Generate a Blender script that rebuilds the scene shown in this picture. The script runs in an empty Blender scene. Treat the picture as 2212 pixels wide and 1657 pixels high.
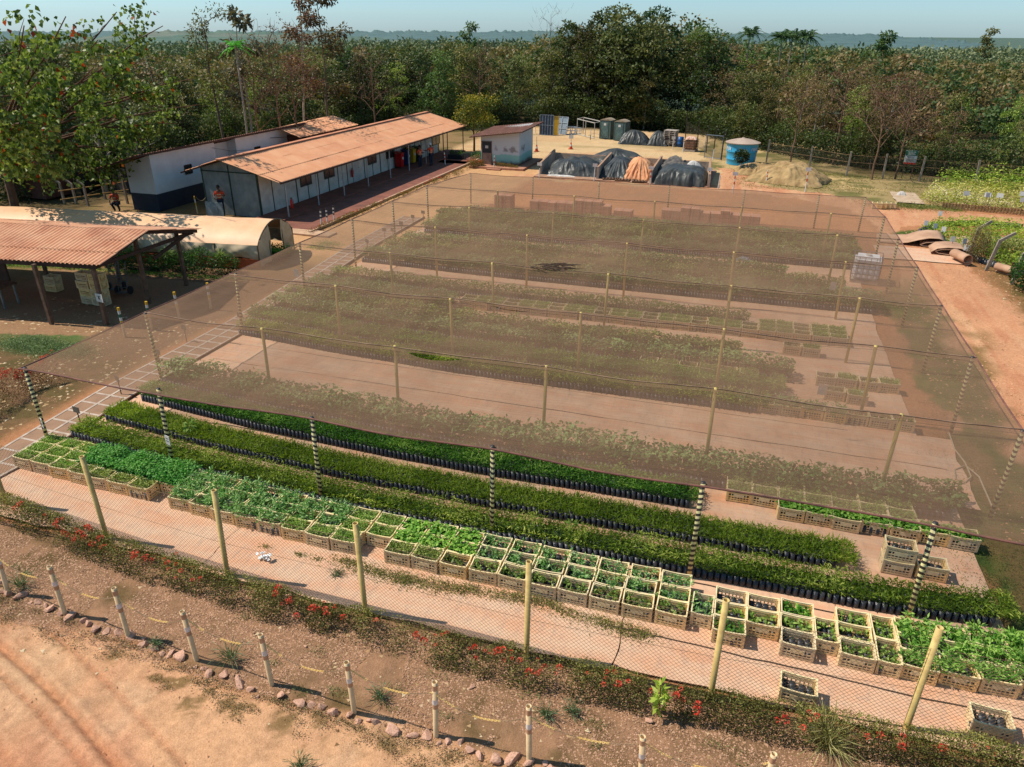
import bpy, math, random
import numpy as np
from mathutils import Vector, Matrix, Euler
random.seed(7)
rng = np.random.default_rng(11)
sc = bpy.context.scene
COL = sc.collection
# ------------------------------------------------------------------ camera / survey of the site
# World axes follow the shade house: x along its front row of posts, y into the nursery, metres.
FPX, PIT, ROL, CH, TH = 1563.5, math.radians(25.865), math.radians(.292), 9.5, math.radians(-17.514)
def _g(q):
    ox, oy = q[0] + 12.213, q[1] - 15.933
    c, s = math.cos(TH), math.sin(TH)
    return (c*ox + s*oy, -s*ox + c*oy)
def _ray(u, v):
    a = (u-1106)/FPX; b = (v-828.5)/FPX
    c, s = math.cos(ROL), math.sin(ROL)
    a, b = c*a + s*b, -s*a + c*b
    c, s = math.cos(PIT), math.sin(PIT)
    return (a, c - b*s, -(s + b*c))
def P(u, v, z=0.0):
    """point of the site seen at (u,v) of the survey photograph on the level z"""
    d = _ray(u, v); t = (z - CH)/d[2]
    x, y = _g((d[0]*t, d[1]*t))
    return Vector((x, y, z))
def HT(u, v, base):
    """height above ground of a point seen at (u,v) standing over base"""
    c, s = math.cos(TH), math.sin(TH)
    yy = 15.933 + s*base[0] + c*base[1]
    d = _ray(u, v)
    return CH + d[2]*yy/d[1]
cx, cy = _g((0, 0))
cam = bpy.data.cameras.new("Camera"); camo = bpy.data.objects.new("Camera", cam); COL.objects.link(camo)
cam.sensor_width = 36.0; cam.lens = FPX/2212*36.0; cam.clip_end = 20000; cam.clip_start = .1
fw = Vector((math.sin(TH)*math.cos(PIT), math.cos(TH)*math.cos(PIT), -math.sin(PIT)))
rt = Vector((math.cos(TH), -math.sin(TH), 0.0))
up = rt.cross(fw)
c_, s_ = math.cos(ROL), math.sin(ROL)
rt2 = rt*c_ + up*s_; up2 = -rt*s_ + up*c_
M = Matrix.Identity(4)
for i in range(3):
    M[i][0] = rt2[i]; M[i][1] = up2[i]; M[i][2] = -fw[i]
M[0][3], M[1][3], M[2][3] = cx, cy, CH
camo.matrix_world = M
sc.camera = camo
CAMP = np.array([cx, cy, CH])
# ------------------------------------------------------------------ light
SUN_EL = math.radians(53); sdx, sdy = -1.0, -.13
w = bpy.data.worlds.new("World"); sc.world = w; w.use_nodes = True
nt = w.node_tree; nt.nodes.clear()
sky = nt.nodes.new('ShaderNodeTexSky'); sky.sky_type = 'NISHITA'; sky.sun_disc = False
sky.sun_elevation = SUN_EL; sky.sun_rotation = math.atan2(sdx, sdy)
sky.altitude = 200; sky.air_density = 1.0; sky.dust_density = .5; sky.ozone_density = 2.5
bg = nt.nodes.new('ShaderNodeBackground'); bg.inputs[1].default_value = .125
hs = nt.nodes.new('ShaderNodeHueSaturation'); hs.inputs['Hue'].default_value = .478; hs.inputs['Saturation'].default_value = .82; hs.inputs['Value'].default_value = 1.0
ow = nt.nodes.new('ShaderNodeOutputWorld')
nt.links.new(sky.outputs[0], hs.inputs['Color']); tint = nt.nodes.new('ShaderNodeMix'); tint.data_type = 'RGBA'; tint.blend_type = 'MULTIPLY'; tint.inputs[0].default_value = 1; tint.inputs[7].default_value = (.66, .93, 1.16, 1); nt.links.new(hs.outputs[0], tint.inputs[6]); nt.links.new(tint.outputs[2], bg.inputs[0]); nt.links.new(bg.outputs[0], ow.inputs[0])
ld = bpy.data.lights.new("Sun", 'SUN'); ld.energy = 5.6; ld.angle = math.radians(.5); ld.color = (1, .93, .82)
lo = bpy.data.objects.new("Sun", ld); COL.objects.link(lo)
sv = Vector((sdx, sdy, 0)).normalized()*math.cos(SUN_EL) + Vector((0, 0, math.sin(SUN_EL)))
lo.rotation_euler = sv.to_track_quat('Z', 'Y').to_euler()
lo.location = (0, 0, 60)
sc.view_settings.view_transform = 'Standard'; sc.view_settings.look = 'None'; sc.view_settings.exposure = 0
sc.cycles.max_bounces = 5; sc.cycles.diffuse_bounces = 2; sc.cycles.glossy_bounces = 2
sc.cycles.transmission_bounces = 3; sc.cycles.transparent_max_bounces = 10
sc.cycles.use_denoising = True
# ------------------------------------------------------------------ materials
def lin(c):
    return tuple(((x/255)/12.92 if x/255 <= .04045 else ((x/255+.055)/1.055)**2.4) for x in c)
MATS = {}
def _new(name):
    m = bpy.data.materials.new(name); m.use_nodes = True
    n = m.node_tree.nodes; n.clear(); return m, n, m.node_tree.links
def mix(n, l, fac, a, b, blend='MIX'):
    x = n.new('ShaderNodeMix'); x.data_type = 'RGBA'; x.blend_type = blend
    for s, k in ((fac, 0), (a, 6), (b, 7)):
        if hasattr(s, 'links') or isinstance(s, bpy.types.NodeSocket): l.new(s, x.inputs[k])
        else: x.inputs[k].default_value = s if k == 0 else (*s[:3], 1)
    return x.outputs[2]
def ramp(n, l, src, lo_, hi):
    r = n.new('ShaderNodeMapRange'); r.inputs[1].default_value = lo_; r.inputs[2].default_value = hi
    l.new(src, r.inputs[0]); return r.outputs[0]
def noise(n, l, scale, detail=4, vec=None, rough=.6):
    t = n.new('ShaderNodeTexNoise'); t.inputs['Scale'].default_value = scale; t.inputs['Detail'].default_value = detail
    t.inputs['Roughness'].default_value = rough
    if vec is not None: l.new(vec, t.inputs['Vector'])
    return t.outputs[0]
def mat(name, c1, c2=None, scale=3.0, rough=.8, bump=.0, bscale=30, metal=0.0, dirt=None, dscale=1.2, damt=.5, coord='Object', spec=.3, ovar=0.0):
    """two-tone noisy surface with optional large dirty patches and fine bump"""
    if name in MATS: return MATS[name]
    m, n, l = _new(name)
    tc = n.new('ShaderNodeTexCoord').outputs[coord]
    c2 = c2 or tuple(x*.75 for x in c1)
    f = ramp(n, l, noise(n, l, scale, 6, tc), .35, .65)
    col = mix(n, l, f, c1, c2)
    if dirt:
        fd = ramp(n, l, noise(n, l, dscale, 7, tc, .7), .48, .72)
        mu = n.new('ShaderNodeMath'); mu.operation = 'MULTIPLY'; mu.inputs[1].default_value = damt; l.new(fd, mu.inputs[0])
        col = mix(n, l, mu.outputs[0], col, dirt)
    if ovar:
        oi = n.new('ShaderNodeObjectInfo'); r2 = n.new('ShaderNodeMapRange'); r2.inputs[3].default_value = 1-ovar; r2.inputs[4].default_value = 1+ovar*.4; l.new(oi.outputs['Random'], r2.inputs[0])
        hv = n.new('ShaderNodeHueSaturation'); l.new(col, hv.inputs['Color']); l.new(r2.outputs[0], hv.inputs['Value']); l.new(r2.outputs[0], hv.inputs['Saturation']); col = hv.outputs[0]
    b = n.new('ShaderNodeBsdfPrincipled'); l.new(col, b.inputs['Base Color'])
    b.inputs['Roughness'].default_value = rough; b.inputs['Metallic'].default_value = metal
    b.inputs['Specular IOR Level'].default_value = spec
    if bump:
        bp = n.new('ShaderNodeBump'); bp.inputs['Strength'].default_value = bump; bp.inputs['Distance'].default_value = .02
        l.new(noise(n, l, bscale, 5, tc), bp.inputs['Height']); l.new(bp.outputs[0], b.inputs['Normal'])
    o = n.new('ShaderNodeOutputMaterial'); l.new(b.outputs[0], o.inputs[0])
    MATS[name] = m; return m
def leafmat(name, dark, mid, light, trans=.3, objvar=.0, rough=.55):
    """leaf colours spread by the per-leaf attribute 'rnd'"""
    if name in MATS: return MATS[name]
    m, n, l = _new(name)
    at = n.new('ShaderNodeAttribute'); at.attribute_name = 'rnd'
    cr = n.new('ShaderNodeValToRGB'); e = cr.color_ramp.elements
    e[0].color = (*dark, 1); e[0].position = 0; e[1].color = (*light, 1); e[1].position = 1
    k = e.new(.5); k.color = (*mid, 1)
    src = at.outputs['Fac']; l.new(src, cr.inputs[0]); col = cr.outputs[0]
    if objvar:
        oi = n.new('ShaderNodeObjectInfo'); h = n.new('ShaderNodeHueSaturation')
        r1 = n.new('ShaderNodeMapRange'); r1.inputs[3].default_value = .5-objvar*.12; r1.inputs[4].default_value = .5+objvar*.06
        l.new(oi.outputs['Random'], r1.inputs[0]); l.new(r1.outputs[0], h.inputs['Hue'])
        mm = n.new('ShaderNodeMath'); mm.operation = 'MULTIPLY'; mm.inputs[1].default_value = 7.31
        fr = n.new('ShaderNodeMath'); fr.operation = 'FRACT'; l.new(oi.outputs['Random'], mm.inputs[0]); l.new(mm.outputs[0], fr.inputs[0])
        r2 = n.new('ShaderNodeMapRange'); r2.inputs[3].default_value = 1-objvar*.45; r2.inputs[4].default_value = 1+objvar*.45
        l.new(fr.outputs[0], r2.inputs[0]); l.new(r2.outputs[0], h.inputs['Value']); l.new(col, h.inputs['Color']); col = h.outputs[0]
    d = n.new('ShaderNodeBsdfPrincipled'); d.inputs['Roughness'].default_value = rough; d.inputs['Specular IOR Level'].default_value = .25
    l.new(col, d.inputs['Base Color'])
    o = n.new('ShaderNodeOutputMaterial')
    if trans:
        t = n.new('ShaderNodeBsdfTranslucent'); tcx = mix(n, l, .5, col, (min(1, mid[0]*2.2), min(1, mid[1]*2.2), mid[2]*.8)); l.new(tcx, t.inputs[0])
        mx = n.new('ShaderNodeMixShader'); mx.inputs[0].default_value = trans
        l.new(d.outputs[0], mx.inputs[1]); l.new(t.outputs[0], mx.inputs[2]); l.new(mx.outputs[0], o.inputs[0])
    else: l.new(d.outputs[0], o.inputs[0])
    MATS[name] = m; return m
# ------------------------------------------------------------------ objects
def tag(o, label=None, cat=None, group=None, kind=None):
    if label: o['label'] = label
    if cat: o['category'] = cat
    if group: o['group'] = group
    if kind: o['kind'] = kind
    return o
def thing(name, label, cat, loc=(0, 0, 0), rz=0.0, group=None):
    o = bpy.data.objects.new(name, None); COL.objects.link(o); o.empty_display_size = .2
    o.location = loc; o.rotation_euler = (0, 0, rz); tag(o, label, cat, group); return o
class MB:
    def __init__(s): s.v = []; s.f = []
    def add(s, vs, fs, T=None):
        k = len(s.v)
        if T is not None: vs = [tuple(T @ Vector(v)) for v in vs]
        s.v += [tuple(v) for v in vs]; s.f += [tuple(i+k for i in f) for f in fs]; return s
    def box(s, c, d, rz=0.0, T=None):
        hx, hy, hz = d[0]/2, d[1]/2, d[2]/2
        R = Matrix.Translation(c) @ Matrix.Rotation(rz, 4, 'Z')
        if T is not None: R = T @ R
        vs = [(x*hx, y*hy, z*hz) for z in (-1, 1) for y in (-1, 1) for x in (-1, 1)]
        return s.add(vs, [(0, 2, 3, 1), (4, 5, 7, 6), (0, 1, 5, 4), (2, 6, 7, 3), (0, 4, 6, 2), (1, 3, 7, 5)], R)
    def bar(s, a, b, wd, th=None, upv=(0, 0, 1)):
        """rectangular bar from a to b"""
        a, b = Vector(a), Vector(b); th = th or wd; d = b - a; L = d.length
        if L < 1e-6: return s
        z = d/L; u = Vector(upv)
        if abs(z.dot(u)) > .98: u = Vector((1, 0, 0))
        x = u.cross(z).normalized(); y = z.cross(x)
        T = Matrix(((x[0], y[0], z[0], a[0]), (x[1], y[1], z[1], a[1]), (x[2], y[2], z[2], a[2]), (0, 0, 0, 1)))
        return s.add([(i*wd/2, j*th/2, k*L) for k in (0, 1) for j in (-1, 1) for i in (-1, 1)],
                     [(0, 2, 3, 1), (4, 5, 7, 6), (0, 1, 5, 4), (2, 6, 7, 3), (0, 4, 6, 2), (1, 3, 7, 5)], T)
    def tube(s, pts, r, n=8, cap=True):
        pts = [Vector(p) for p in pts]; rs = r if hasattr(r, '__len__') else [r]*len(pts)
        k = len(s.v); ref = Vector((0, 0, 1))
        if abs((pts[-1]-pts[0]).normalized().dot(ref)) > .9: ref = Vector((1, 0, 0))
        for i, p in enumerate(pts):
            d = (pts[min(i+1, len(pts)-1)] - pts[max(i-1, 0)]).normalized()
            x = ref.cross(d).normalized(); y = d.cross(x)
            for j in range(n):
                a = 2*math.pi*j/n; s.v.append(tuple(p + (x*math.cos(a) + y*math.sin(a))*rs[i]))
        for i in range(len(pts)-1):
            for j in range(n):
                a = k+i*n+j; b = k+i*n+(j+1) % n; s.f.append((a, b, b+n, a+n))
        if cap:
            s.f.append(tuple(k+j for j in reversed(range(n)))); e = k+(len(pts)-1)*n; s.f.append(tuple(e+j for j in range(n)))
        return s
    def lathe(s, prof, n=16, c=(0, 0, 0), T=None):
        vs = []; fs = []
        for (r, z) in prof:
            for j in range(n):
                a = 2*math.pi*j/n; vs.append((c[0]+r*math.cos(a), c[1]+r*math.sin(a), c[2]+z))
        for i in range(len(prof)-1):
            for j in range(n):
                a = i*n+j; b = i*n+(j+1) % n; fs.append((a, b, b+n, a+n))
        return s.add(vs, fs, T)
    def quad(s, a, b, c, d): return s.add([a, b, c, d], [(0, 1, 2, 3)])
    def prism(s, poly, z0, z1):
        n = len(poly); vs = [(x, y, z0) for x, y in poly]+[(x, y, z1) for x, y in poly]
        return s.add(vs, [tuple(reversed(range(n))), tuple(range(n, 2*n))]+[(i, (i+1) % n, (i+1) % n+n, i+n) for i in range(n)])
def mesh(mb, name, smooth=False):
    me = bpy.data.meshes.new(name); me.from_pydata(mb.v, [], mb.f); me.update()
    if smooth: me.polygons.foreach_set('use_smooth', [True]*len(me.polygons))
    return me
def obj(name, mb, m, parent=None, smooth=False, loc=None):
    me = mb if isinstance(mb, bpy.types.Mesh) else mesh(mb, name, smooth)
    if m is not None and not me.materials: me.materials.append(m)
    o = bpy.data.objects.new(name, me); COL.objects.link(o)
    if parent is not None: o.parent = parent
    if loc is not None: o.location = loc
    return o
def npmesh(name, V, Fq, rnd=None, cols=None, smooth=False):
    """fast mesh from arrays; Fq (n,k)"""
    me = bpy.data.meshes.new(name); nf, k = Fq.shape
    me.vertices.add(len(V)); me.vertices.foreach_set('co', np.ascontiguousarray(V, dtype=np.float32).ravel())
    me.loops.add(nf*k); me.loops.foreach_set('vertex_index', Fq.astype(np.int32).ravel())
    me.polygons.add(nf); me.polygons.foreach_set('loop_start', (np.arange(nf)*k).astype(np.int32))
    if smooth: me.polygons.foreach_set('use_smooth', np.ones(nf, bool))
    me.update(calc_edges=True)
    if rnd is not None:
        a = me.attributes.new('rnd', 'FLOAT', 'FACE'); a.data.foreach_set('value', rnd.astype(np.float32))
    if cols is not None:
        a = me.color_attributes.new('Col', 'FLOAT_COLOR', 'POINT')
        cc = np.ones((len(V), 4), np.float32); cc[:, :3] = cols; a.data.foreach_set('color', cc.ravel())
    return me
def copy_tree(o, parent=None):
    c = o.copy(); COL.objects.link(c)
    if parent is not None: c.parent = parent
    for ch in o.children: copy_tree(ch, c)
    return c
def leaves(C, D, L, W, rnd=None, fold=.0, flat=None):
    """rhombic leaves: centres-of-base C, directions D, length L, width W -> (V,F,rnd)"""
    n = len(C); D = D/np.linalg.norm(D, axis=1, keepdims=True)
    R = rng.normal(size=(n, 3)) if flat is None else np.tile(np.array([0, 0, 1.]), (n, 1)) + rng.normal(size=(n, 3))*flat
    S = np.cross(D, R); S /= np.linalg.norm(S, axis=1, keepdims=True)+1e-9
    N = np.cross(S, D)
    L = np.broadcast_to(L, (n,))[:, None]; W = np.broadcast_to(W, (n,))[:, None]
    V = np.empty((n, 4, 3)); V[:, 0] = C; V[:, 1] = C + D*L*.45 + S*W/2 + N*W*fold
    V[:, 2] = C + D*L - N*L*.12*(fold > 0); V[:, 3] = C + D*L*.45 - S*W/2 + N*W*fold
    F = np.arange(n*4).reshape(n, 4)
    return V.reshape(-1, 3), F, (rng.random(n) if rnd is None else rnd)
def joinarr(parts):
    Vs, Fs, Rs, k = [], [], [], 0
    for V, F, R in parts:
        Vs.append(V); Fs.append(F+k); Rs.append(R); k += len(V)
    return np.concatenate(Vs), np.concatenate(Fs), np.concatenate(Rs)
def rdir(n, zb=0.0, zs=1.0):
    d = rng.normal(size=(n, 3)); d[:, 2] = d[:, 2]*zs + zb
    return d/np.linalg.norm(d, axis=1, keepdims=True)
# value noise
_T = rng.random((256, 256))
def vn(x, y, s):
    x = np.asarray(x)*s; y = np.asarray(y)*s; xi = np.floor(x).astype(int); yi = np.floor(y).astype(int); fx = x-xi; fy = y-yi
    fx = fx*fx*(3-2*fx); fy = fy*fy*(3-2*fy)
    a = _T[xi % 256, yi % 256]; b = _T[(xi+1) % 256, yi % 256]; c = _T[xi % 256, (yi+1) % 256]; d = _T[(xi+1) % 256, (yi+1) % 256]
    return (a*(1-fx)+b*fx)*(1-fy) + (c*(1-fx)+d*fx)*fy
def fbm(x, y, s, o=4):
    t = 0; a = .5
    for i in range(o): t = t + a*vn(np.asarray(x)+17*i, np.asarray(y)-9*i, s*2**i); a *= .5
    return t/(1-.5**o)
def inpoly(x, y, poly):
    x = np.asarray(x); y = np.asarray(y); r = np.zeros(x.shape, bool); n = len(poly)
    for i in range(n):
        x1, y1 = poly[i]; x2, y2 = poly[(i+1) % n]
        c = ((y1 > y) != (y2 > y)) & (x < (x2-x1)*(y-y1)/((y2-y1) or 1e-9)+x1); r ^= c
    return r
def segdist(x, y, pts):
    d = np.full(np.shape(x), 1e9)
    for (x1, y1), (x2, y2) in zip(pts[:-1], pts[1:]):
        L = (x2-x1)**2+(y2-y1)**2; t = np.clip(((x-x1)*(x2-x1)+(y-y1)*(y2-y1))/L, 0, 1)
        d = np.minimum(d, np.hypot(x-(x1+t*(x2-x1)), y-(y1+t*(y2-y1))))
    return d
def project(x, y, z):
    """numpy: survey coordinates (u,v,depth) of world points"""
    c, s = math.cos(TH), math.sin(TH)
    X = -12.213 + c*x - s*y; Y = 15.933 + s*x + c*y; Z = z - CH
    c, s = math.cos(PIT), math.sin(PIT); d = Y*c - Z*s
    u = X/d; v = -(Y*s+Z*c)/d
    return 1106+FPX*u, 828.5+FPX*v, d
ORD = ['first', 'second', 'third', 'fourth', 'fifth', 'sixth', 'seventh', 'eighth', 'ninth', 'tenth', 'eleventh', 'twelfth', 'thirteenth', 'fourteenth', 'fifteenth', 'sixteenth', 'seventeenth', 'eighteenth', 'nineteenth', 'twentieth'] + ['twenty-'+x for x in ('first', 'second', 'third', 'fourth', 'fifth', 'sixth', 'seventh', 'eighth', 'ninth')] + ['thirtieth'] + ['thirty-'+x for x in ('first', 'second', 'third', 'fourth', 'fifth', 'sixth', 'seventh', 'eighth', 'ninth')] + ['fortieth'] + ['forty-'+x for x in ('first', 'second', 'third', 'fourth', 'fifth', 'sixth', 'seventh', 'eighth', 'ninth')] + ['fiftieth'] + ['fifty-'+x for x in ('first', 'second', 'third', 'fourth', 'fifth', 'sixth', 'seventh', 'eighth', 'ninth')] + ['sixtieth']+ ['sixty-'+x for x in ('first', 'second', 'third', 'fourth', 'fifth', 'sixth', 'seventh', 'eighth', 'ninth')]+ ['seventieth']+ ['seventy-'+x for x in ('first', 'second', 'third', 'fourth', 'fifth', 'sixth', 'seventh', 'eighth', 'ninth')]
SR = 'left to right '
# ------------------------------------------------------------------ ground
A = lambda r, g, b, k=1.2: tuple(x/k for x in lin((r, g, b)))
xs = np.concatenate([np.arange(-45, -16, .5), np.arange(-16, 0, .2), np.arange(0, 26, .07), np.arange(26, 36, .2), np.arange(36, 62, .6)])
ys = np.concatenate([np.arange(-13, -7, .3), np.arange(-7, -2.4, .05), np.arange(-2.4, 8, .16), np.arange(8, 56, .25), np.arange(56, 96, .8)])
X, Y = np.meshgrid(xs, ys, indexing='ij')
def sm(d, w): return np.clip(.5 - d/w, 0, 1)      # 1 inside (d<0)
wob = (fbm(X, Y, .8, 4)-.5)
wob2 = (fbm(X+40, Y, 3.0, 4)-.5)

colr = np.empty(X.shape+(3,)); colr[:] = A(190, 132, 92)
def paint(mask, c):
    m = np.clip(mask, 0, 1)[..., None]; colr[:] = colr*(1-m) + np.asarray(c)*m
# left/back open ground: dry litter soil
paint(sm(X+1.2+wob, .8), A(150, 122, 84))
paint(sm(X+1.2, .8)*np.clip((fbm(X, Y, .5)-.5)*6, 0, 1)*.7, A(96, 92, 46))
# sandy yard at the back
yard = sm(-(Y-40.5)+wob*3, 1.5)*sm(X-17.5, 2)*sm(-(X+9.5), 1)
paint(yard, A(218, 184, 138))
paint(yard*np.clip((fbm(X*.4, Y*1.2, .6)-.5)*5, 0, 1)*.6, A(205, 160, 115))
paint(yard*np.clip((fbm(X*.5, Y, .35)-.62)*8, 0, 1)*.5*(Y > 56), A(140, 125, 80))
paint(sm(X+1.2, .5)*sm(-(X+9), 1)*sm(-(Y-4.5)+wob*2, 1.5)*sm(Y-15.5+wob*3, 3), A(132, 102, 76))  # brown litter soil left of the walkway, its shade painted in darker
# sandy ground left of the beds towards the hut
paint(sm(-(Y-17)+wob*2, 2)*sm(X-1.5, 1)*sm(-(X+8), .6)*sm(Y-44, 2), A(214, 165, 118))
# rough grassy lot on the right behind the shade house
lot = inpoly(X+wob*2, Y+wob*2, [(16.2, 43.5), (20, 41.6), (26, 38.2), (30, 38.8), (60, 37), (60, 70), (12, 70), (12.5, 52)])
paint(lot*1.0, A(170, 146, 100))
paint(lot*np.clip((fbm(X, Y, .7)-.5)*7, 0, 1)*.8, A(105, 104, 55))
paint(lot*np.clip((fbm(X+9, Y+4, .5)-.58)*9, 0, 1)*.8, A(212, 178, 125))
paint(sm(np.hypot((X-26.5)/2.4, (Y-38.6)/1.0)-1+wob*1.2, .4)*.85, A(84, 112, 38))
# roads of red laterite
rd = inpoly(X+wob*1.2, Y+wob*1.0, [(22.4, -14), (22.7, 3), (23.0, 12), (23.4, 22), (23.8, 30), (22.6, 36.5), (18, 39.6), (8, 40.6), (0, 40.6), (0, 41.6), (14.5, 41.8), (14.3, 50), (16.5, 47), (17.5, 43.2), (21, 41.2), (26.2, 38.2), (34, 37.5), (60, 34), (60, 31), (34, 34.6), (27.2, 34.3), (25.2, 33), (24.6, 30.5), (26.6, 27), (27.1, 22), (27.2, 16), (26.5, 10), (26, 3), (26, -14)])
roadc = rd*1.0
paint(roadc, A(214, 156, 116))
paint(roadc*np.clip((fbm(X*2.2, Y*.35, 1.2)-.5)*5, 0, 1)*.55, A(196, 128, 92))
paint(roadc*np.clip((fbm(X*3, Y*.3, .9)-.58)*8, 0, 1)*.5, A(226, 178, 136))
# verge between lawn and road, weeds
vg = sm(np.abs(X-23.7-.06*(Y-8))-1.0+wob*1.6, .6)*sm(Y-17, 5)*sm(-(Y+2), 1)
paint(vg*np.clip((fbm(X, Y, 1.5)-.42)*5, 0, 1)*.8, A(128, 104, 62))
vr = sm(-(X-27.1+wob*1.2), .8)*sm(Y-28, 3)
paint(vr, A(148, 112, 74)); paint(vr*np.clip((fbm(X, Y, 1.3)-.5)*6, 0, 1)*.8, A(92, 84, 44))
paint(sm(np.hypot((X-25.3)/1.0, (Y-30.8)/1.6)-1+wob, .3), A(78, 98, 40))
# lawn on the right-hand margin
edge = 21.5 + .3*np.sin(Y*.9)+.11*np.clip(Y, 0, 8)+wob*1.4+wob2*.5
lawn = sm(edge-X, .25)*sm(X-24.0-wob*2, .5)*sm(-(Y+2.8), .6)*sm(Y-21, 4)
paint(lawn, A(76, 92, 42)); paint(lawn*np.clip((fbm(X, Y, 2.2)-.5)*6, 0, 1)*.7, A(112, 116, 58))
paint(lawn*np.clip((fbm(X+5, Y+5, .9)-.55)*8, 0, 1)*.6, A(150, 112, 78))
# left of the walkway: shaded litter, green clumps
paint(sm(np.hypot((X+5.4)/2.0, (Y-5.1)/1.0)-1+wob, .4), A(92, 112, 60))
paint(sm(X+1.1, .4)*sm(Y-5, 2)*.8, A(126, 94, 66))
paint(sm(X+1.1, .4)*sm(Y-5, 2)*np.clip((fbm(X, Y, 1.6)-.46)*6, 0, 1)*.6, A(88, 84, 44))
paint(inpoly(X, Y, [(-12, 4.2), (-4.6, 6.2), (-3.9, 12.4), (-12, 12)])*1.0, A(160, 124, 92))
# gravel bed in front of the fence
ge = -4.80 + .12*np.sin(X*1.1)+wob*.25
grav = sm(-(Y-ge)+wob2*.25, .25)*sm(Y+2.7, .15)*sm(-(X+6), 1)
paint(grav, A(160, 122, 92))
paint(grav*np.clip((fbm(X, Y, 1.3)-.5)*5, 0, 1)*.85, A(104, 86, 52))
paint(grav*np.clip((fbm(X+3, Y+8, 1.9)-.56)*8, 0, 1)*.5, A(182, 138, 106))
# foreground laterite track
fg = sm(Y-ge+wob2*.25, .2)
paint(fg, A(220, 168, 126))
paint(fg*np.clip((fbm(X*.7+Y*.7, (Y-X)*.7, .7, 5)-.5)*4, 0, 1)*.5, A(210, 146, 112)); paint(fg*np.clip((fbm(X+60, Y, 1.1, 5)-.52)*6, 0, 1)*.5, A(226, 184, 144))
paint(fg*np.clip(1-(Y+8.6+.25*(X-8))/2.4, 0, 1)*.8, A(204, 134, 100))
scr = np.clip((fbm(X, Y, 4.5, 4)-.56)*10, 0, 1)*sm(np.abs(Y-ge+.35)-.3+wob*.9, .4)
paint(scr*.75, A(112, 92, 50))
paint(sm(-(Y-50)+wob*2, 2)*sm(-(X-24), 1), A(92, 80, 48)); paint(sm(-(Y-71)+wob*2, 2), A(70, 62, 38)); paint(sm(X+21, 1), A(92, 78, 50))
# relief
Z = (fbm(X, Y, .35)-.5)*.06 + wob2*.03
Z = Z*(1 - .85*inpoly(X, Y, [(-1.6, -3), (23, -3), (23, 33), (-1.6, 33)]))
trk = lambda x0, y0, dx, dy: ((X-x0)*(-dy)+(Y-y0)*dx)/math.hypot(dx, dy)
ts = 0
for off, dep, wd in ((0, .10, .07), (-.30, .05, .05), (.62, .03, .05), (-.95, .03, .08)):
    d = trk(5.5, -5.50, 3.34, -1.05)-off+.10*np.sin(X*.7)
    along = (X*3.3-Y*1.12)/3.48
    prof = np.exp(-(d/wd)**2); rim = np.exp(-((np.abs(d)-wd*1.7)/(.07))**2)
    Z += fg*(-prof*dep + rim*dep*.55 + prof*.012*np.sign(np.sin(along*22+np.sin(d*12)*1.5)))
    paint(fg*prof*.4, A(180, 114, 80))
Z += fg*np.clip((fbm(X, Y, 3.2, 5)-.5)*.07, -.02, .04)
tread = fg*sm(np.abs(trk(9.6, -6.3, 5, -.1))-.40, .12)*.016*np.sin(X*26+np.sin(Y*9)*1.3)*np.clip(fbm(X, Y, .9)*2-.6, 0, 1)
Z += tread + grav*(wob2*.05) + fg*wob2*.02
Z -= .02
Z += fg*np.where(fbm(X, Y, 5.5, 3) > .66, .012, 0)
# faint overall brightness mottling
colr *= (1+.22*(fbm(X, Y, 2.6, 5)-.5)+.2*(fbm(X, Y, .3)-.5))[..., None]
gm, n, l = _new('site_soil')
at = n.new('ShaderNodeVertexColor'); at.layer_name = 'Col'
tc = n.new('ShaderNodeTexCoord').outputs['Object']
f1 = ramp(n, l, noise(n, l, 9, 8, tc, .7), .3, .7); f2 = ramp(n, l, noise(n, l, 55, 4, tc, .7), .3, .72)
c1 = mix(n, l, f1, (.80, .78, .76), (1.15, 1.16, 1.17)); c2 = mix(n, l, f2, (.72, .70, .66), (1.18, 1.18, 1.18))
cc = mix(n, l, 1.0, at.outputs[0], c1, 'MULTIPLY'); cc = mix(n, l, 1.0, cc, c2, 'MULTIPLY')
b = n.new('ShaderNodeBsdfPrincipled'); b.inputs['Roughness'].default_value = .95; b.inputs['Specular IOR Level'].default_value = .1; l.new(cc, b.inputs['Base Color'])
bp = n.new('ShaderNodeBump'); bp.inputs['Strength'].default_value = .7; bp.inputs['Distance'].default_value = .03
l.new(noise(n, l, 30, 8, tc, .72), bp.inputs['Height']); l.new(bp.outputs[0], b.inputs['Normal'])
o = n.new('ShaderNodeOutputMaterial'); l.new(b.outputs[0], o.inputs[0])
nx, ny = X.shape
idx = np.arange(nx*ny).reshape(nx, ny)
Q = np.stack([idx[:-1, :-1], idx[1:, :-1], idx[1:, 1:], idx[:-1, 1:]], -1).reshape(-1, 4)
def fc(a): return ((a[:-1, :-1]+a[1:, :-1]+a[1:, 1:]+a[:-1, 1:])/4).reshape(-1)
cls = np.zeros(len(Q), int)
cls[fc(yard) > .5] = 1; cls[fc(roadc) > .5] = 2; cls[fc(lawn) > .5] = 3; cls[fc(grav) > .5] = 4; cls[fc(fg) > .5] = 5
V3 = np.stack([X, Y, Z], -1).reshape(-1, 3); C3 = colr.reshape(-1, 3)
for k, nm in enumerate(['ground', 'yard', 'dirt_road', 'lawn', 'gravel_bed', 'dirt_track']):
    q = Q[cls == k]; u_, inv = np.unique(q, return_inverse=True)
    me = npmesh(nm, V3[u_], inv.reshape(-1, 4), cols=C3[u_], smooth=True); me.materials.append(gm)
    o = bpy.data.objects.new(nm, me); COL.objects.link(o); o['kind'] = 'structure'
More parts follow.
